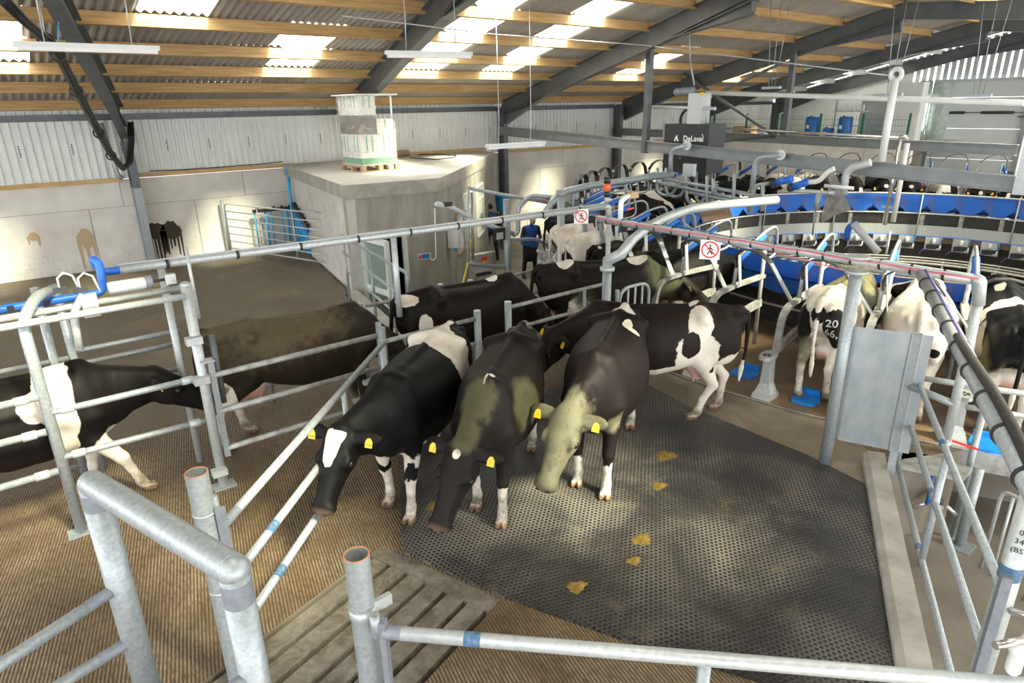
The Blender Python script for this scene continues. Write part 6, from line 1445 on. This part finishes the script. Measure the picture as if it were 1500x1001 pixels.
# beacon, prohibition signs
bc = LP1+V(0.02, 0.0, 0.06); t = Thing('beacon', 'orange and black signal beacon on the overhead pipe end', 'beacon', bc)
for z0, z1_, r_, mt in ((0, 0.08, 0.035, 'galv_light'), (0.08, 0.16, 0.045, 'black_plastic'), (0.16, 0.27, 0.048, 'orange_lamp'), (0.27, 0.36, 0.046, 'black_plastic')): t.part({'orange_lamp': 'lens', 'galv_light': 'stem'}.get(mt, 'housing'), MB().tube(bc+V(0, 0, z0), bc+V(0, 0, z1_), r_, 14), MT[mt])
vp_ = min((q0.lerp(q2, f_/400) for f_ in range(401)), key=lambda p: abs(PROJ(p)[0]-908))+V(0, 0, 0.07); t = Thing('valve_pipe', 'white elbow pipe with brass valve and red lever beside the beacon', 'pipe', vp_)
t.part('pipe_run', MB().path(rounded([vp_-V(0, 0, 0.05), vp_+V(0, 0, 0.22), vp_+V(0.15, 0, 0.26)], 0.08), 0.035, 10), MT['white_plastic']); t.part('valve', MB().box(vp_+V(0.22, 0, 0.26), (0.14, 0.08, 0.08)), MT['timber_pallet']); t.part('lever', MB().bar(vp_+V(0.1, -0.02, 0.08), vp_+V(0.2, -0.04, 0.10), 0.02, 0.015), MT['red_paint'])
def sign(c, label, w=0.20):
    n_ = (Vector((0, 0, c.z))-c); n_.z = 0.6; n_.normalize(); r_ = V(-n_.y, n_.x, 0).normalized(); u_ = n_.cross(r_); t = Thing('prohibition_sign', label, 'sign', c)
    t.part('plate', MB().box(c, (w, w, 0.006), (r_, u_, n_)), MT['print_white'])
    t.part('ring', MB().path([c+n_*0.006+(r_*math.cos(a)+u_*math.sin(a))*w*0.40 for a in [j*math.pi/14 for j in range(28)]], w*0.035, 6, False, True), MT['red_paint'])
    t.part('slash', MB().bar(c+n_*0.008+(-r_+u_)*w*0.27, c+n_*0.008+(r_-u_)*w*0.27, w*0.06, 0.004, n_), MT['red_paint'])
    t.part('figure_head', MB().tube(c+n_*0.004+u_*w*0.2, c+n_*0.007+u_*w*0.2, w*0.05, 10), MT['print_black'])
    for nm_, a_, b_2 in (('figure_body', (0, 0.14), (0, -0.04)), ('figure_leg', (0, -0.04), (0.12, -0.24)), ('figure_leg', (0, -0.04), (-0.12, -0.24)), ('figure_arm', (0, 0.1), (0.15, 0.0)), ('figure_arm', (0, 0.1), (-0.15, 0.0))): t.part(nm_, MB().bar(c+n_*0.006+r_*a_[0]*w+u_*a_[1]*w, c+n_*0.006+r_*b_2[0]*w+u_*b_2[1]*w, w*0.055, 0.003, n_), MT['print_black'])
sign(ONY(848, 307, LP0.lerp(LP1, 0.96).y)+V(0, -0.05, -0.09), 'no-entry-for-people sign hanging below the overhead pipe near the beacon')
sgp = min((q0.lerp(q2, f_/400) for f_ in range(401)), key=lambda p: abs(PROJ(p)[0]-1046))
sign(sgp+V(-0.06, 0, -0.13), 'no-entry-for-people sign hanging from the strapped cable pipe above the stalls', 0.22)
# cords across the race
for px, lab, mt in ((((835, 308), (1010, 340), (1130, 368), (1258, 402)), 'pink cord stretched below the cable pipe', 'pink_cord'), (((860, 315), (1000, 332), (1120, 358), (1250, 385)), 'pale blue cord stretched below the cable pipe', 'cyan_pipe')):
    pts = [G(*p, 2.02-0.03*i) for i, p in enumerate(px)]; solo('cord', MB().path(pts, 0.006, 5), MT[mt], lab, 'cord', pts[0])
# ---- steel beams over the platform
RX = 13.9
def RSJ(pts_px, X, d, mat, name, label):
    a, b = ONX(*pts_px[0], X), ONX(*pts_px[1], X); t = Thing(name, label, 'beam', a); t.part('beam_section', MB().ibeam(a-V(0, 0, d/2), b-V(0, 0, d/2), d, 0.17, 0.018, 0.014), MT[mat]); return t, a, b
t1, ra, rb = RSJ(((730, 185), (1490, 258)), RX, 0.27, 'beam_grey', 'steel_beam', 'long pale steel beam over the platform, carrying the black drive box')
zb_p = rb.z-0.30; zt_p = ROOFZ(rb.y-0.12)-0.15; t1.part('end_post', MB().box((RX, rb.y-0.12, (zb_p+zt_p)/2), (0.22, 0.22, zt_p-zb_p)), MT['galv_light'], 'pale square end post')
pw = ONX(1291, 237, RX); pt_ = ONX(1311, 116, RX); t1.part('white_post', MB().tube(pw, V(RX, pw.y, pt_.z), 0.07, 14), MT['white_plastic']); t1.part('eye_ring', MB().path([V(RX, pw.y+0.10*math.cos(a), pt_.z+0.08+0.10*math.sin(a)) for a in [j*math.pi/8 for j in range(16)]], 0.045, 8, False, True), MT['white_plastic'])
pc_ = ONX(946, 205, RX); t1.part('hanger_post', MB().box((RX, pc_.y, (pc_.z+ROOFZ(pc_.y)-0.4)/2), (0.15, 0.15, ROOFZ(pc_.y)-0.4-pc_.z)), MT['steel_dark'])
t1.part('stiffener', MB().box((RX-0.02, pc_.y, pc_.z-0.16), (0.18, 0.12, 0.34)), MT['steel_dark'])
RX2 = 19.7
t2, rc, rd = RSJ(((892, 187), (1492, 212)), RX2, 0.26, 'beam_grey', 'steel_beam', 'second steel beam farther back, in front of the blue barrels')
pc2 = ONX(1149, 200, RX2); t2.part('hanger_post', MB().box((RX2, pc2.y, (pc2.z+ROOFZ(pc2.y)-0.4)/2), (0.16, 0.16, ROOFZ(pc2.y)-0.4-pc2.z)), MT['steel_dark'])
for a, b in (((1136, 200), (1050, 142)), ((1136, 200), (1050, 208)), ((1050, 142), (985, 95)), ((1045, 140), (1150, 90))): t2.part('brace', MB().bar(ONX(*a, RX2), ONX(*b, RX2), 0.08, 0.08), MT['steel_dark'])
t2.part('top_pipe', MB().path(rounded([ONX(1040, 187, RX2-0.3), ONX(1330, 203, RX2-0.3)], 0.2), 0.035, 10), MT['stainless'])
# vertical service pipes into the ring
vx = 18.6; t = Thing('service_pipes', 'pair of vertical stainless and white pipes dropping into the platform centre', 'pipes', V(vx, ONX(1320, 210, vx).y, 0))
for px0, px1, mt, r_ in (((1318, 205), (1300, 330), 'stainless', 0.05), ((1329, 210), (1307, 325), 'white_plastic', 0.065)):
    a = ONX(*px0, vx); b = ONX(*px1, vx); t.part('pipe', MB().tube(a, V(vx, a.y, b.z), r_, 12), MT[mt])
a = ONX(1318, 205, vx); t.part('elbow', MB().path(rounded([a, a+V(0, 0, 0.08), a+V(0, -0.15, 0.08)], 0.08), 0.05, 10), MT['stainless'])
for z in (0.9, 1.8): t.part('clip', MB().box(V(vx, a.y-0.05, z), (0.06, 0.4, 0.05)), MT['galv_light'])
bt = ONX(1303, 345, vx); t.part('chain', MB().path([bt+V(0, 0, 0.1), bt-V(0, 0, 0.5)], 0.03, 6), MT['white_plastic'])
# long white conduit high across the right
wa, wb_ = ONX(1035, 136, 15.0), ONX(1500, 151, 15.0); t = Thing('white_conduit', 'long white pipe slung from wires high across the right', 'pipe', wa)
t.part('pipe_run', MB().tube(wa, wb_, 0.055, 14), MT['white_plastic'])
for px in ((1130, 130), (1305, 140), (1432, 142)):
    c = ONX(*px, 15.0); t.part('saddle', MB().box(c+V(0, 0, 0.02), (0.1, 0.45, 0.05)), MT['galv'])
    for s_ in (-0.25, 0.0, 0.25): t.part('wire', MB().tube(c+V(0, s_*0.3, 0.04), V(15.0, c.y+s_, ROOFZ(c.y+s_)-0.1), 0.008, 4), MT['galv'])
for a, b, lab in (((0, 0), (0, 0), ''),): pass
wz = [G(500, 23, 4.35), G(800, 54, 4.35), G(1100, 86, 4.35), G(1318, 112, 4.35)]
solo('stay_wire', MB().path([ONROOF(500, 23, -0.45), ONROOF(720, 50, -0.6), ONX(940, 66, 13.2), ONX(1311, 112, RX)], 0.012, 5), MT['galv_light'], 'taut steel wire crossing below the purlins to the white post', 'wire', ONX(1311, 112, RX))
# ---- drive box with motors
DX = 14.3
def D(px): return ONX(*px, DX)
t = Thing('drive_unit', 'black drive box with grey motors hanging from chains over the platform', 'drive unit', D((1010, 210)))
a, b = D((981, 181)), D((1040, 255)); yc = (a.y+b.y)/2; wY = abs(a.y-b.y); zc = (a.z+b.z)/2; hz = a.z-b.z
t.part('black_casing', MB().prism([(DX-0.18, yc-wY/2), (DX+0.5, yc-wY/2), (DX+0.5, yc+wY/2), (DX-0.18, yc+wY/2)], zc-hz/2, zc+hz/2), MT['dark_box'])
lz = D((1020, 203)).z; ly = D((1022, 203)).y
text3d('logo_text', 'DeLaval', 0.19, 'print_white', V(DX-0.185, ly, lz)-t.loc, V(0, -1, 0), V(0, 0, 1), t.e, bold=0.004)
lg = V(DX-0.185, ly+0.52, lz+0.01); t.part('logo_mark', MB().add([lg+V(0, 0.0, 0.08), lg+V(0, 0.08, -0.08), lg+V(0, 0.03, -0.08), lg+V(-0.001, 0, 0.0)], [(0, 1, 2, 3)]).add([lg+V(0, 0.0, 0.08), lg+V(0, -0.08, -0.08), lg+V(0, -0.03, -0.08), lg+V(-0.001, 0, 0.0)], [(3, 2, 1, 0)]), MT['print_white']); t.part('logo_dot', MB().box(lg+V(-0.002, 0, -0.055), (0.004, 0.035, 0.04)), MT['red_paint'])
for px in ((999, 199), (1036, 197), (1003, 231), (1033, 230)): t.part('bolt', MB().tube(D(px)+V(-0.5-0.19+0.5, 0, 0), D(px)+V(-0.2, 0, 0), 0.02, 8), MT['galv_light'])
q = D((1020, 160)); t.part('gear_housing', MB().box(q+V(0.1, 0, 0), (0.35, 0.42, 0.75)), MT['grey_plastic']); t.part('warning_plate', MB().box(D((1031, 138))+V(-0.08, 0, 0), (0.01, 0.10, 0.09)), MT['yellow_tag'])
for px in ((990, 135), (1000, 134)): c = D(px); t.part('motor', MB().lathe([(0.05, -0.05), (0.10, 0), (0.10, 0.28), (0.07, 0.32)], c, 14, (0.3, -1, 0)), MT['galv_patch'])
for px in ((984, 222), (993, 224)): c = D(px); t.part('geared_motor', MB().lathe([(0.03, -0.25), (0.08, -0.2), (0.08, 0.1), (0.11, 0.12), (0.11, 0.25)], c, 12), MT['galv'])
t.part('fan_grille', MB().box(D((984, 192))+V(-0.05, 0.0, 0), (0.25, 0.3, 0.35)), MT['galv_patch'])
t.part('top_rail', MB().tube(D((953, 157)), D((1048, 159)), 0.04, 10), MT['galv_light'])
for px0, px1 in (((986, 178), (985, 158)), ((1034, 180), (1036, 158)), ((1017, 125), (1011, 88)), ((1011, 88), (1009, 40))): t.part('chain', MB().path([D(px0), D(px1)], 0.02, 6), MT['galv_light'])
t.part('hose', MB().path(rounded([D((996, 210)), D((997, 170)), D((1005, 160)), D((1022, 158))], 0.2), 0.035, 8), MT['cable'])
# ---- pipe frames and gates hanging over the platform
HX = 13.2
def HP(px, dx=0.0): return ONX(*px, HX+dx)
t = Thing('hanging_frame', 'tangle of bent galvanised pipes hung from the pale beam over the platform', 'pipe frame', HP((1050, 280)))
def hp(name, pxs, r, dx=0.0, rr_=0.2, mat='galv', label=None): t.part(name, MB().path(rounded([HP(p, dx) for p in pxs], rr_, 5), r, 10), MT[mat], label)
hp('drop_pipe', ((1006, 213), (983, 220), (982, 264)), 0.055, 0.3); hp('drop_pipe', ((1143, 227), (1107, 232), (1098, 312)), 0.06, 0.3)
for px in ((1006, 213), (1143, 227)): t.part('beam_flange', MB().tube(HP(px, 0.45), HP(px, 0.55), 0.11, 14), MT['galv_light'])
hp('long_rail', ((962, 260), (1116, 288)), 0.045); hp('long_rail', ((962, 267), (1098, 295), (1139, 292)), 0.045); hp('long_rail', ((1010, 282), (1060, 292), (1104, 300)), 0.04)
for xs_ in ((963, 246, 284), (976, 246, 286), (1006, 255, 297), (1020, 252, 296)): hp('u_loop', ((xs_[0], xs_[1]), (xs_[0]-1, xs_[2]), (xs_[0]+22, xs_[2]+4), (xs_[0]+30, xs_[1]+18)), 0.04, 0.2, 0.3)
for a, b in (((1036, 258), (1035, 303)), ((1076, 255), (1074, 298)), ((1118, 270), (1116, 310)), ((1045, 262), (1044, 285))): hp('stub', (a, b), 0.04, -0.15)
t.part('junction_box', MB().box(HP((1010, 249)), (0.12, 0.30, 0.28)), MT['galv_light'])
hp('swing_arm', ((1102, 292), (1105, 272), (1130, 268)), 0.045); 
t.part('blue_roller', MB().tube(HP((1137, 268)), HP((1160, 262)), 0.075, 12), MT['blue_plastic']); t.part('blue_roller', MB().tube(HP((1162, 274)), HP((1184, 266)), 0.075, 12), MT['blue_plastic'])
t.part('roller_hub', MB().tube(HP((1130, 270)), HP((1137, 268)), 0.09, 12), MT['black_plastic']); t.part('roller_hub', MB().tube(HP((1156, 276)), HP((1162, 274)), 0.09, 12), MT['black_plastic'])
hp('white_arm', ((1184, 267), (1200, 266), (1212, 252), (1222, 247)), 0.05, 0, 0.3, 'white_plastic'); hp('white_arm', ((1140, 281), (1180, 280), (1222, 283)), 0.04, 0, 0.1, 'galv_light'); hp('white_arm', ((1208, 272), (1250, 276)), 0.035, 0, 0.1, 'white_plastic')
hp('beam_bracket', ((1275, 238), (1240, 247), (1235, 285)), 0.075, 0.2, 0.2, 'galv_light')
hp('chain_leg', ((1200, 282), (1196, 308)), 0.06); hp('chain', ((1195, 300), (1190, 345)), 0.02)
rot_arm = [HP((1250, 328)), HP((1287, 370))]; t.part('grey_strut', MB().tube(*rot_arm, 0.07, 12), MT['grey_plastic']); hp('blue_elbow', ((1240, 352), (1243, 332), (1256, 328)), 0.06, 0.2, 0.15, 'blue_plastic')
m = MB(); fl = [HP(p, d_) for p, d_ in (((1219, 250), 0), ((1228, 262), 0.05), ((1236, 282), 0.15), ((1247, 308), 0.3), ((1222, 316), 0.15), ((1204, 327), 0.0), ((1203, 318), -0.05), ((1211, 285), -0.05))]
n = len(fl); m.add(fl+[p+V(0.02, 0.01, 0) for p in fl], [tuple(range(n)), tuple(range(2*n-1, n-1, -1))]+[(i, n+i, n+(i+1) % n, (i+1) % n) for i in range(n)])
simple('dusty_rubber', (0.10, 0.095, 0.09), (0.30, 0.28, 0.26), 0.7, 0, 5)
solo('rubber_flap', m, MT['dusty_rubber'], 'dusty grey rubber flap hanging over the platform centre', 'flap', fl[0])
pl_ = [HP(p, d_) for p, d_ in (((1022, 312), 0.9), ((1068, 304), 0.9), ((1073, 317), -0.2), ((1032, 324), -0.2))]; m = MB().add(pl_+[p+V(0.0, 0, -0.03) for p in pl_], [(0, 1, 2, 3), (7, 6, 5, 4), (0, 4, 5, 1), (1, 5, 6, 2), (2, 6, 7, 3), (3, 7, 4, 0)])
solo('rusty_tray', m, MT['timber_pallet'], 'brownish sheet tray below the hanging pipe frame', 'tray', pl_[0])
# ---- store deck: barrels, cabinet, shelves, mesh fence
BX = 27.0
for i, (x0_, x1_, yt, yb, lab) in enumerate(((1176, 1201, 171, 199, 'blue plastic barrel on the store deck, leftmost'), (1203, 1222, 184, 199, 'lower blue container between the two barrels'), (1224, 1248, 173, 199, 'blue plastic barrel on the store deck, beside the shelf rack'))):
    c = ONX((x0_+x1_)/2, yb, BX); r_ = abs(ONX(x0_, yb, BX).y-ONX(x1_, yb, BX).y)/2*0.8; h_ = 0.95*(1 if i != 1 else 0.55); c.z = 2.025
    t = Thing('barrel', lab, 'barrel', c, 'blue barrels on the store deck'); t.part('drum', MB().lathe([(r_*0.9, 0), (r_, 0.04), (r_, h_*0.33), (r_*1.03, h_*0.36), (r_, h_*0.39), (r_, h_*0.66), (r_*1.03, h_*0.69), (r_, h_*0.72), (r_, h_-0.05), (r_*0.85, h_)], c, 18), MT['barrel_blue']); t.part('bung', MB().tube(c+V(0, 0.1, h_), c+V(0, 0.1, h_+0.04), 0.05, 8), MT['blue_hose'])
    t.part('label_sticker', MB().box(c+V(-r_-0.003, 0.05, h_*0.6), (0.006, 0.12, 0.14)), MT['print_white'])
c = ONX(1323, 165, 28.0); t = Thing('white_cabinet', 'tall white cabinet on the store deck left of the foil-wrapped duct', 'cabinet', V(28, c.y, 2.025)); t.part('body', MB().box((28.2, c.y, 3.1), (0.5, 1.15, 2.15)), MT['white_plastic']); t.part('door', MB().box((27.94, c.y, 3.05), (0.02, 1.08, 1.95)), MT['white_plastic']); t.part('lock', MB().box((27.92, c.y+0.45, 3.2), (0.03, 0.04, 0.12)), MT['black_plastic'])
c2 = ONX(1277, 172, 28.3); t = Thing('steel_cabinet', 'grey steel cabinet between the shelf rack and the white cabinet', 'cabinet', V(28.3, c2.y, 2.025)); t.part('body', MB().box((28.6, c2.y, 2.9), (0.5, 1.0, 1.75)), MT['stainless']); t.part('door', MB().box((28.34, c2.y, 2.9), (0.02, 0.92, 1.6)), MT['steel_light'])
c3 = ONX(1360, 165, 29.0); t = Thing('foil_duct', 'duct wrapped in crinkled silver foil beside the sectional door', 'duct', V(29, c3.y, 2.025)); t.part('duct', MB().lathe([(0.22, 0), (0.24, 0.5), (0.22, 1.0), (0.24, 1.6), (0.22, 2.2)], (29, c3.y+0.25, 2.025), 12), MT['foil']); t.part('foil_board', MB().box((29.3, c3.y-0.25, 3.1), (0.06, 0.7, 2.1)), MT['foil'])
sh = ONX(1245, 170, 27.8); t = Thing('shelf_rack', 'wire shelf rack with bottles behind the blue barrels', 'shelf', V(27.8, sh.y, 2.025))
for dy in (-0.6, 0.6):
    t.part('upright', MB().box((27.8, sh.y+dy, 2.9), (0.05, 0.05, 1.75)), MT['galv'])
for z in (2.6, 3.15, 3.6): t.part('shelf', MB().box((27.85, sh.y, z), (0.45, 1.25, 0.03)), MT['galv_light'])
for i in range(6): c = V(27.75, sh.y-0.5+i*0.19, 3.165); solo('bottle', MB().lathe([(0.06, 0), (0.065, 0.02), (0.065, 0.18), (0.025, 0.24), (0.025, 0.28)], c, 10), MT['white_plastic'], f'white bottle on the wire shelf rack, {ORD[i]} from the right', 'bottle', c, 'bottles on the shelf rack')
t = Thing('mesh_fence', 'green-posted wire mesh fence along the store deck edge', 'fence', V(25.7, 14, 2.02))
for y in np.arange(10.2, 18.3, 1.6): t.part('post', MB().box((25.7, y, 2.57), (0.06, 0.06, 1.1)), MT['mesh_green'])
for z in np.arange(2.1, 3.05, 0.2): t.part('wire', MB().tube((25.7, 10.2, z), (25.7, 18.2, z), 0.005, 4), MT['mesh_green'])
wm = MB().tube((0, 0, 0), (0, 0, 0.95), 0.004, 4).mesh('wire', MT['mesh_green'])
for y in np.arange(10.25, 18.2, 0.1): link('wire', wm, t.e, (0, y-14, 0.08))
c = ONX(1075, 182, 27.5); t = Thing('wooden_crate', 'pale wooden crate and grey trough on the store deck at the left', 'crate', V(27.5, c.y, 2.025)); t.part('crate_box', MB().box((27.5, c.y-0.6, 2.3), (0.5, 0.9, 0.5)), MT['timber_trim']); t.part('trough_lid', MB().box((27.4, c.y-1.7, 2.10), (0.5, 2.0, 0.14)), MT['grey_plastic'])
# pink poster wall glimpsed behind the far cows
c = ONX(1380, 262, 25.45); solo('pink_banner', MB().box((25.47, 9.2, 0.55), (0.03, 3.0, 0.9)), MT['pink_panel'], 'pink banner behind the far cows at the right', 'banner', V(25.47, 9.2, 0.1))
# landing plate, cluster and wall panel on the right below the deck
lpz = [G(1300, 664), G(1346, 663), G(1425, 686), G(1412, 700), G(1318, 681)]; m = MB().prism([(p.x, p.y) for p in lpz], -0.05, 0.0)
solo('landing_plate', m, MT['galv_old'], 'galvanised landing plate between kerb and platform edge', 'plate', lpz[0])
cl = G(1372, 735, -0.45); t = Thing('milking_cluster', 'milking cluster with blue tubes hanging under the platform edge', 'milking cluster', cl)
t.part('claw', MB().lathe([(0.02, -0.05), (0.06, -0.02), (0.06, 0.03), (0.03, 0.06)], cl, 12), MT['black_plastic'])
for i in range(4): a = i*math.pi/2+0.5; t.part('teat_cup', MB().tube(cl+V(0.09*math.cos(a), 0.09*math.sin(a), -0.03), cl+V(0.20*math.cos(a), 0.20*math.sin(a), -0.12 if i % 2 else 0.05), 0.025, 10), MT['stainless'])
for i in range(2): t.part('tube', MB().path([cl+V(0, 0, 0.05), cl+V(-0.12+0.24*i, 0.05, 0.0), cl+V(-0.12+0.24*i, 0.05, 0.22), cl+V(0, 0.1, 0.40)], 0.018, 8), MT['blue_hose'])
t.part('shut_off', MB().box(cl+V(0.05, 0.1, 0.36), (0.14, 0.10, 0.07)), MT['white_plastic'])
for f in (0.28, 0.62): 
    p = w0.lerp(w1, f)
b9 = ONY(736, 290, 17.5); t = Thing('blue_tub', 'bright blue tub on a stand beside the column behind the control stand', 'tub', V(b9.x, 17.5, LOW)); t.part('tub', MB().lathe([(0.20, 0), (0.25, 0.5), (0.27, 0.52)], V(b9.x, 17.5, 0.3), 14), MT['cyan_pipe']); t.part('stand', MB().tube(V(b9.x, 17.5, LOW), V(b9.x, 17.5, 0.3), 0.06, 10), MT['galv'])
# fixed rump rails outside the deck on the right
t = Thing('rump_rail', 'two pale curved rails behind the cows at the right edge', 'railing', RC+V(8.55*math.cos(math.radians(206)), 8.55*math.sin(math.radians(206)), LOW))
for z, a0 in ((0.80, 199.6), (0.56, 202.5)):
    t.part('rail', MB().path([RC+V(8.55*math.cos(math.radians(a)), 8.55*math.sin(math.radians(a)), z) for a in np.arange(a0, 236, 2.0)], 0.032, 10), MT['galv_light'])
for a in (203.5, 220, 234): t.part('post', MB().tube(RC+V(8.58*math.cos(math.radians(a)), 8.58*math.sin(math.radians(a)), LOW), RC+V(8.58*math.cos(math.radians(a)), 8.58*math.sin(math.radians(a)), 0.83), 0.034, 10), MT['galv'])
# ================================================================== PEOPLE
def person(label, pos, yaw, vest, sleeves, trousers, arms, hair=(0.02, 0.015, 0.012), lean=0.12, hgt=1.0, cap=None):
    fd = Field((-0.45, -0.5, -0.02), (0.62, 0.5, 1.86), 0.016)
    L = lambda z: lean*max(0, z-0.95)*1.0
    # legs, pelvis, torso
    for s in (-1, 1):
        fd.cone((0.0, s*0.10, 0.95), (0.02, s*0.14, 0.52), 0.095, 0.070, 0.03); fd.cone((0.02, s*0.14, 0.52), (-0.02, s*0.18, 0.10), 0.068, 0.050, 0.02)
        fd.cone((-0.03, s*0.18, 0.05), (0.16, s*0.20, 0.04), 0.052, 0.042, 0.03)
    fd.cone((0.0, -0.05, 0.97), (0.0, 0.05, 0.97), 0.14, 0.14, 0.05); fd.cone((0.0, 0, 1.0), (L(1.3), 0, 1.30), 0.145, 0.155, 0.05, (0.85, 1.25, 1))
    fd.cone((L(1.38), -0.13, 1.42), (L(1.38), 0.13, 1.42), 0.085, 0.085, 0.06); fd.cone((L(1.45), 0, 1.46), (L(1.6)+0.01, 0, 1.56), 0.055, 0.052, 0.03)
    hc = np.array((L(1.7)+0.05, 0, 1.665)); fd.ell(hc, (0.098, 0.078, 0.118), 0.02); fd.ell(hc+(0.045, 0, -0.06), (0.055, 0.055, 0.055), 0.03); fd.ell(hc+(0.10, 0, -0.015), (0.022, 0.013, 0.02), 0.012)
    for s in (-1, 1): fd.ell(hc+(0.0, s*0.082, -0.01), (0.02, 0.012, 0.03), 0.008)
    for s, (el, wr) in zip((1, -1), arms):
        sh_ = (L(1.4), s*0.20, 1.42); fd.cone(sh_, el, 0.060, 0.045, 0.04); fd.cone(el, wr, 0.045, 0.032, 0.02)
        e = np.array(wr)-np.array(el); e /= np.linalg.norm(e); q = np.cross(e, (0, 0, 1)); q /= np.linalg.norm(q)+1e-9; w_ = np.array(wr)
        fd.ell(w_+e*0.045, (0.042, 0.042, 0.03), 0.02)
        for i in range(4): b0 = w_+e*0.07+q*(i-1.5)*0.020; b1 = b0+e*(0.040-0.004*abs(i-1.3)); fd.cone(b0, b1, 0.0095, 0.009, 0.004); fd.cone(b1, b1+e*0.02+np.array((0, 0, -0.028)), 0.009, 0.008, 0.004)
        fd.cone(w_+e*0.03-q*s*0.03, w_+e*0.075-q*s*0.055+np.array((0, 0, -0.01)), 0.011, 0.009, 0.006)
    v, f = fd.surface(); v = sm_(v, f, 1, 0.4); col = np.zeros((len(v), 4)); col[:, 3] = 1
    skin = (0.48, 0.28, 0.20); z = v[:, 2]; col[:, :3] = vest
    col[z < 0.98, :3] = trousers; col[z < 0.10, :3] = (0.02, 0.02, 0.02)
    d2 = np.full(len(v), 9.0); hand = np.zeros(len(v), bool)
    for s, (el, wr) in zip((1, -1), arms):
        for a_, b_3, rad in (((L(1.4), s*0.20, 1.42), el, 0.075), (el, wr, 0.065)):
            a_ = np.array(a_); b_3 = np.array(b_3); dd_ = b_3-a_; t_ = np.clip(((v-a_)@dd_)/(dd_@dd_), 0, 1); m_ = np.linalg.norm(v-a_-t_[:, None]*dd_, axis=1) < rad
            m_ &= (np.abs(v[:, 1]) > 0.16) | (v[:, 0] > 0.17+L(1.2)); col[m_, :3] = sleeves
        hand |= np.linalg.norm(v-np.array(wr), axis=1) > 9
        e = np.array(wr)-np.array(el); e /= np.linalg.norm(e); m_ = (((v-np.array(wr))@e) > 0.0) & (np.linalg.norm(v-np.array(wr), axis=1) < 0.16); col[m_, :3] = skin
    hd_ = (z > 1.545); col[hd_, :3] = skin; hair_m = hd_ & ((v[:, 2] > hc[2]+0.055) | ((v[:, 0] < hc[0]-0.02) & (v[:, 2] > hc[2]-0.05))); col[hair_m, :3] = hair
    me = np_mesh('person', v, f, MT['clothes']); at = me.attributes.new('col', 'FLOAT_COLOR', 'POINT'); at.data.foreach_set('color', col.astype(np.float32).ravel())
    o = link('person', me, None, pos); o.rotation_euler = (0, 0, math.radians(yaw)); o.scale = (hgt,)*3; tag(o, label, 'person')
    for s in (-1, 1): link('eye', MB().ell(hc+np.array((0.088, s*0.032, 0.012)), (0.01, 0.013, 0.008), 8, 5).mesh('eye', MT['eye']), o)
    link('mouth', MB().box(hc+np.array((0.098, 0, -0.062)), (0.008, 0.04, 0.006)).mesh('mouth', MT['red_paint']), o)
    return o, me
pp_ = G(776, 406, LOW)
o, _ = person('person in blue waistcoat over black sleeves bending beside the control stand', pp_, 250, (0.02, 0.09, 0.42), (0.02, 0.02, 0.022), (0.015, 0.016, 0.02), [((0.12, 0.28, 1.15), (0.32, 0.14, 1.12)), ((0.12, -0.28, 1.15), (0.34, -0.16, 1.10))], lean=0.3)
# long black apron worn over the trousers
ap = MB(); ap.add([V(0.165, -0.15, 1.02), V(0.165, 0.15, 1.02), V(0.20, 0.17, 0.70), V(0.15, 0.15, 0.48), V(0.15, -0.15, 0.48), V(0.20, -0.17, 0.70)], [(0, 1, 2, 5), (5, 2, 3, 4)]); ap.add([q+V(-0.012, 0, 0) for q in [V(0.165, -0.15, 1.02), V(0.165, 0.15, 1.02), V(0.20, 0.17, 0.70), V(0.15, 0.15, 0.48), V(0.15, -0.15, 0.48), V(0.20, -0.17, 0.70)]], [(5, 2, 1, 0), (4, 3, 2, 5)])
link('apron', ap.mesh('apron', MT['coat_dark']), o)['label'] = 'black apron'
p2_ = G(752, 388, LOW)+V(-0.15, 0.9, 0)
person('person in dark clothing with blue top seen from behind near the column', p2_, 60, (0.015, 0.05, 0.20), (0.015, 0.015, 0.02), (0.015, 0.016, 0.02), [((0.05, 0.27, 1.14), (0.22, 0.2, 1.0)), ((0.05, -0.27, 1.14), (0.2, -0.2, 1.0))], lean=0.05)
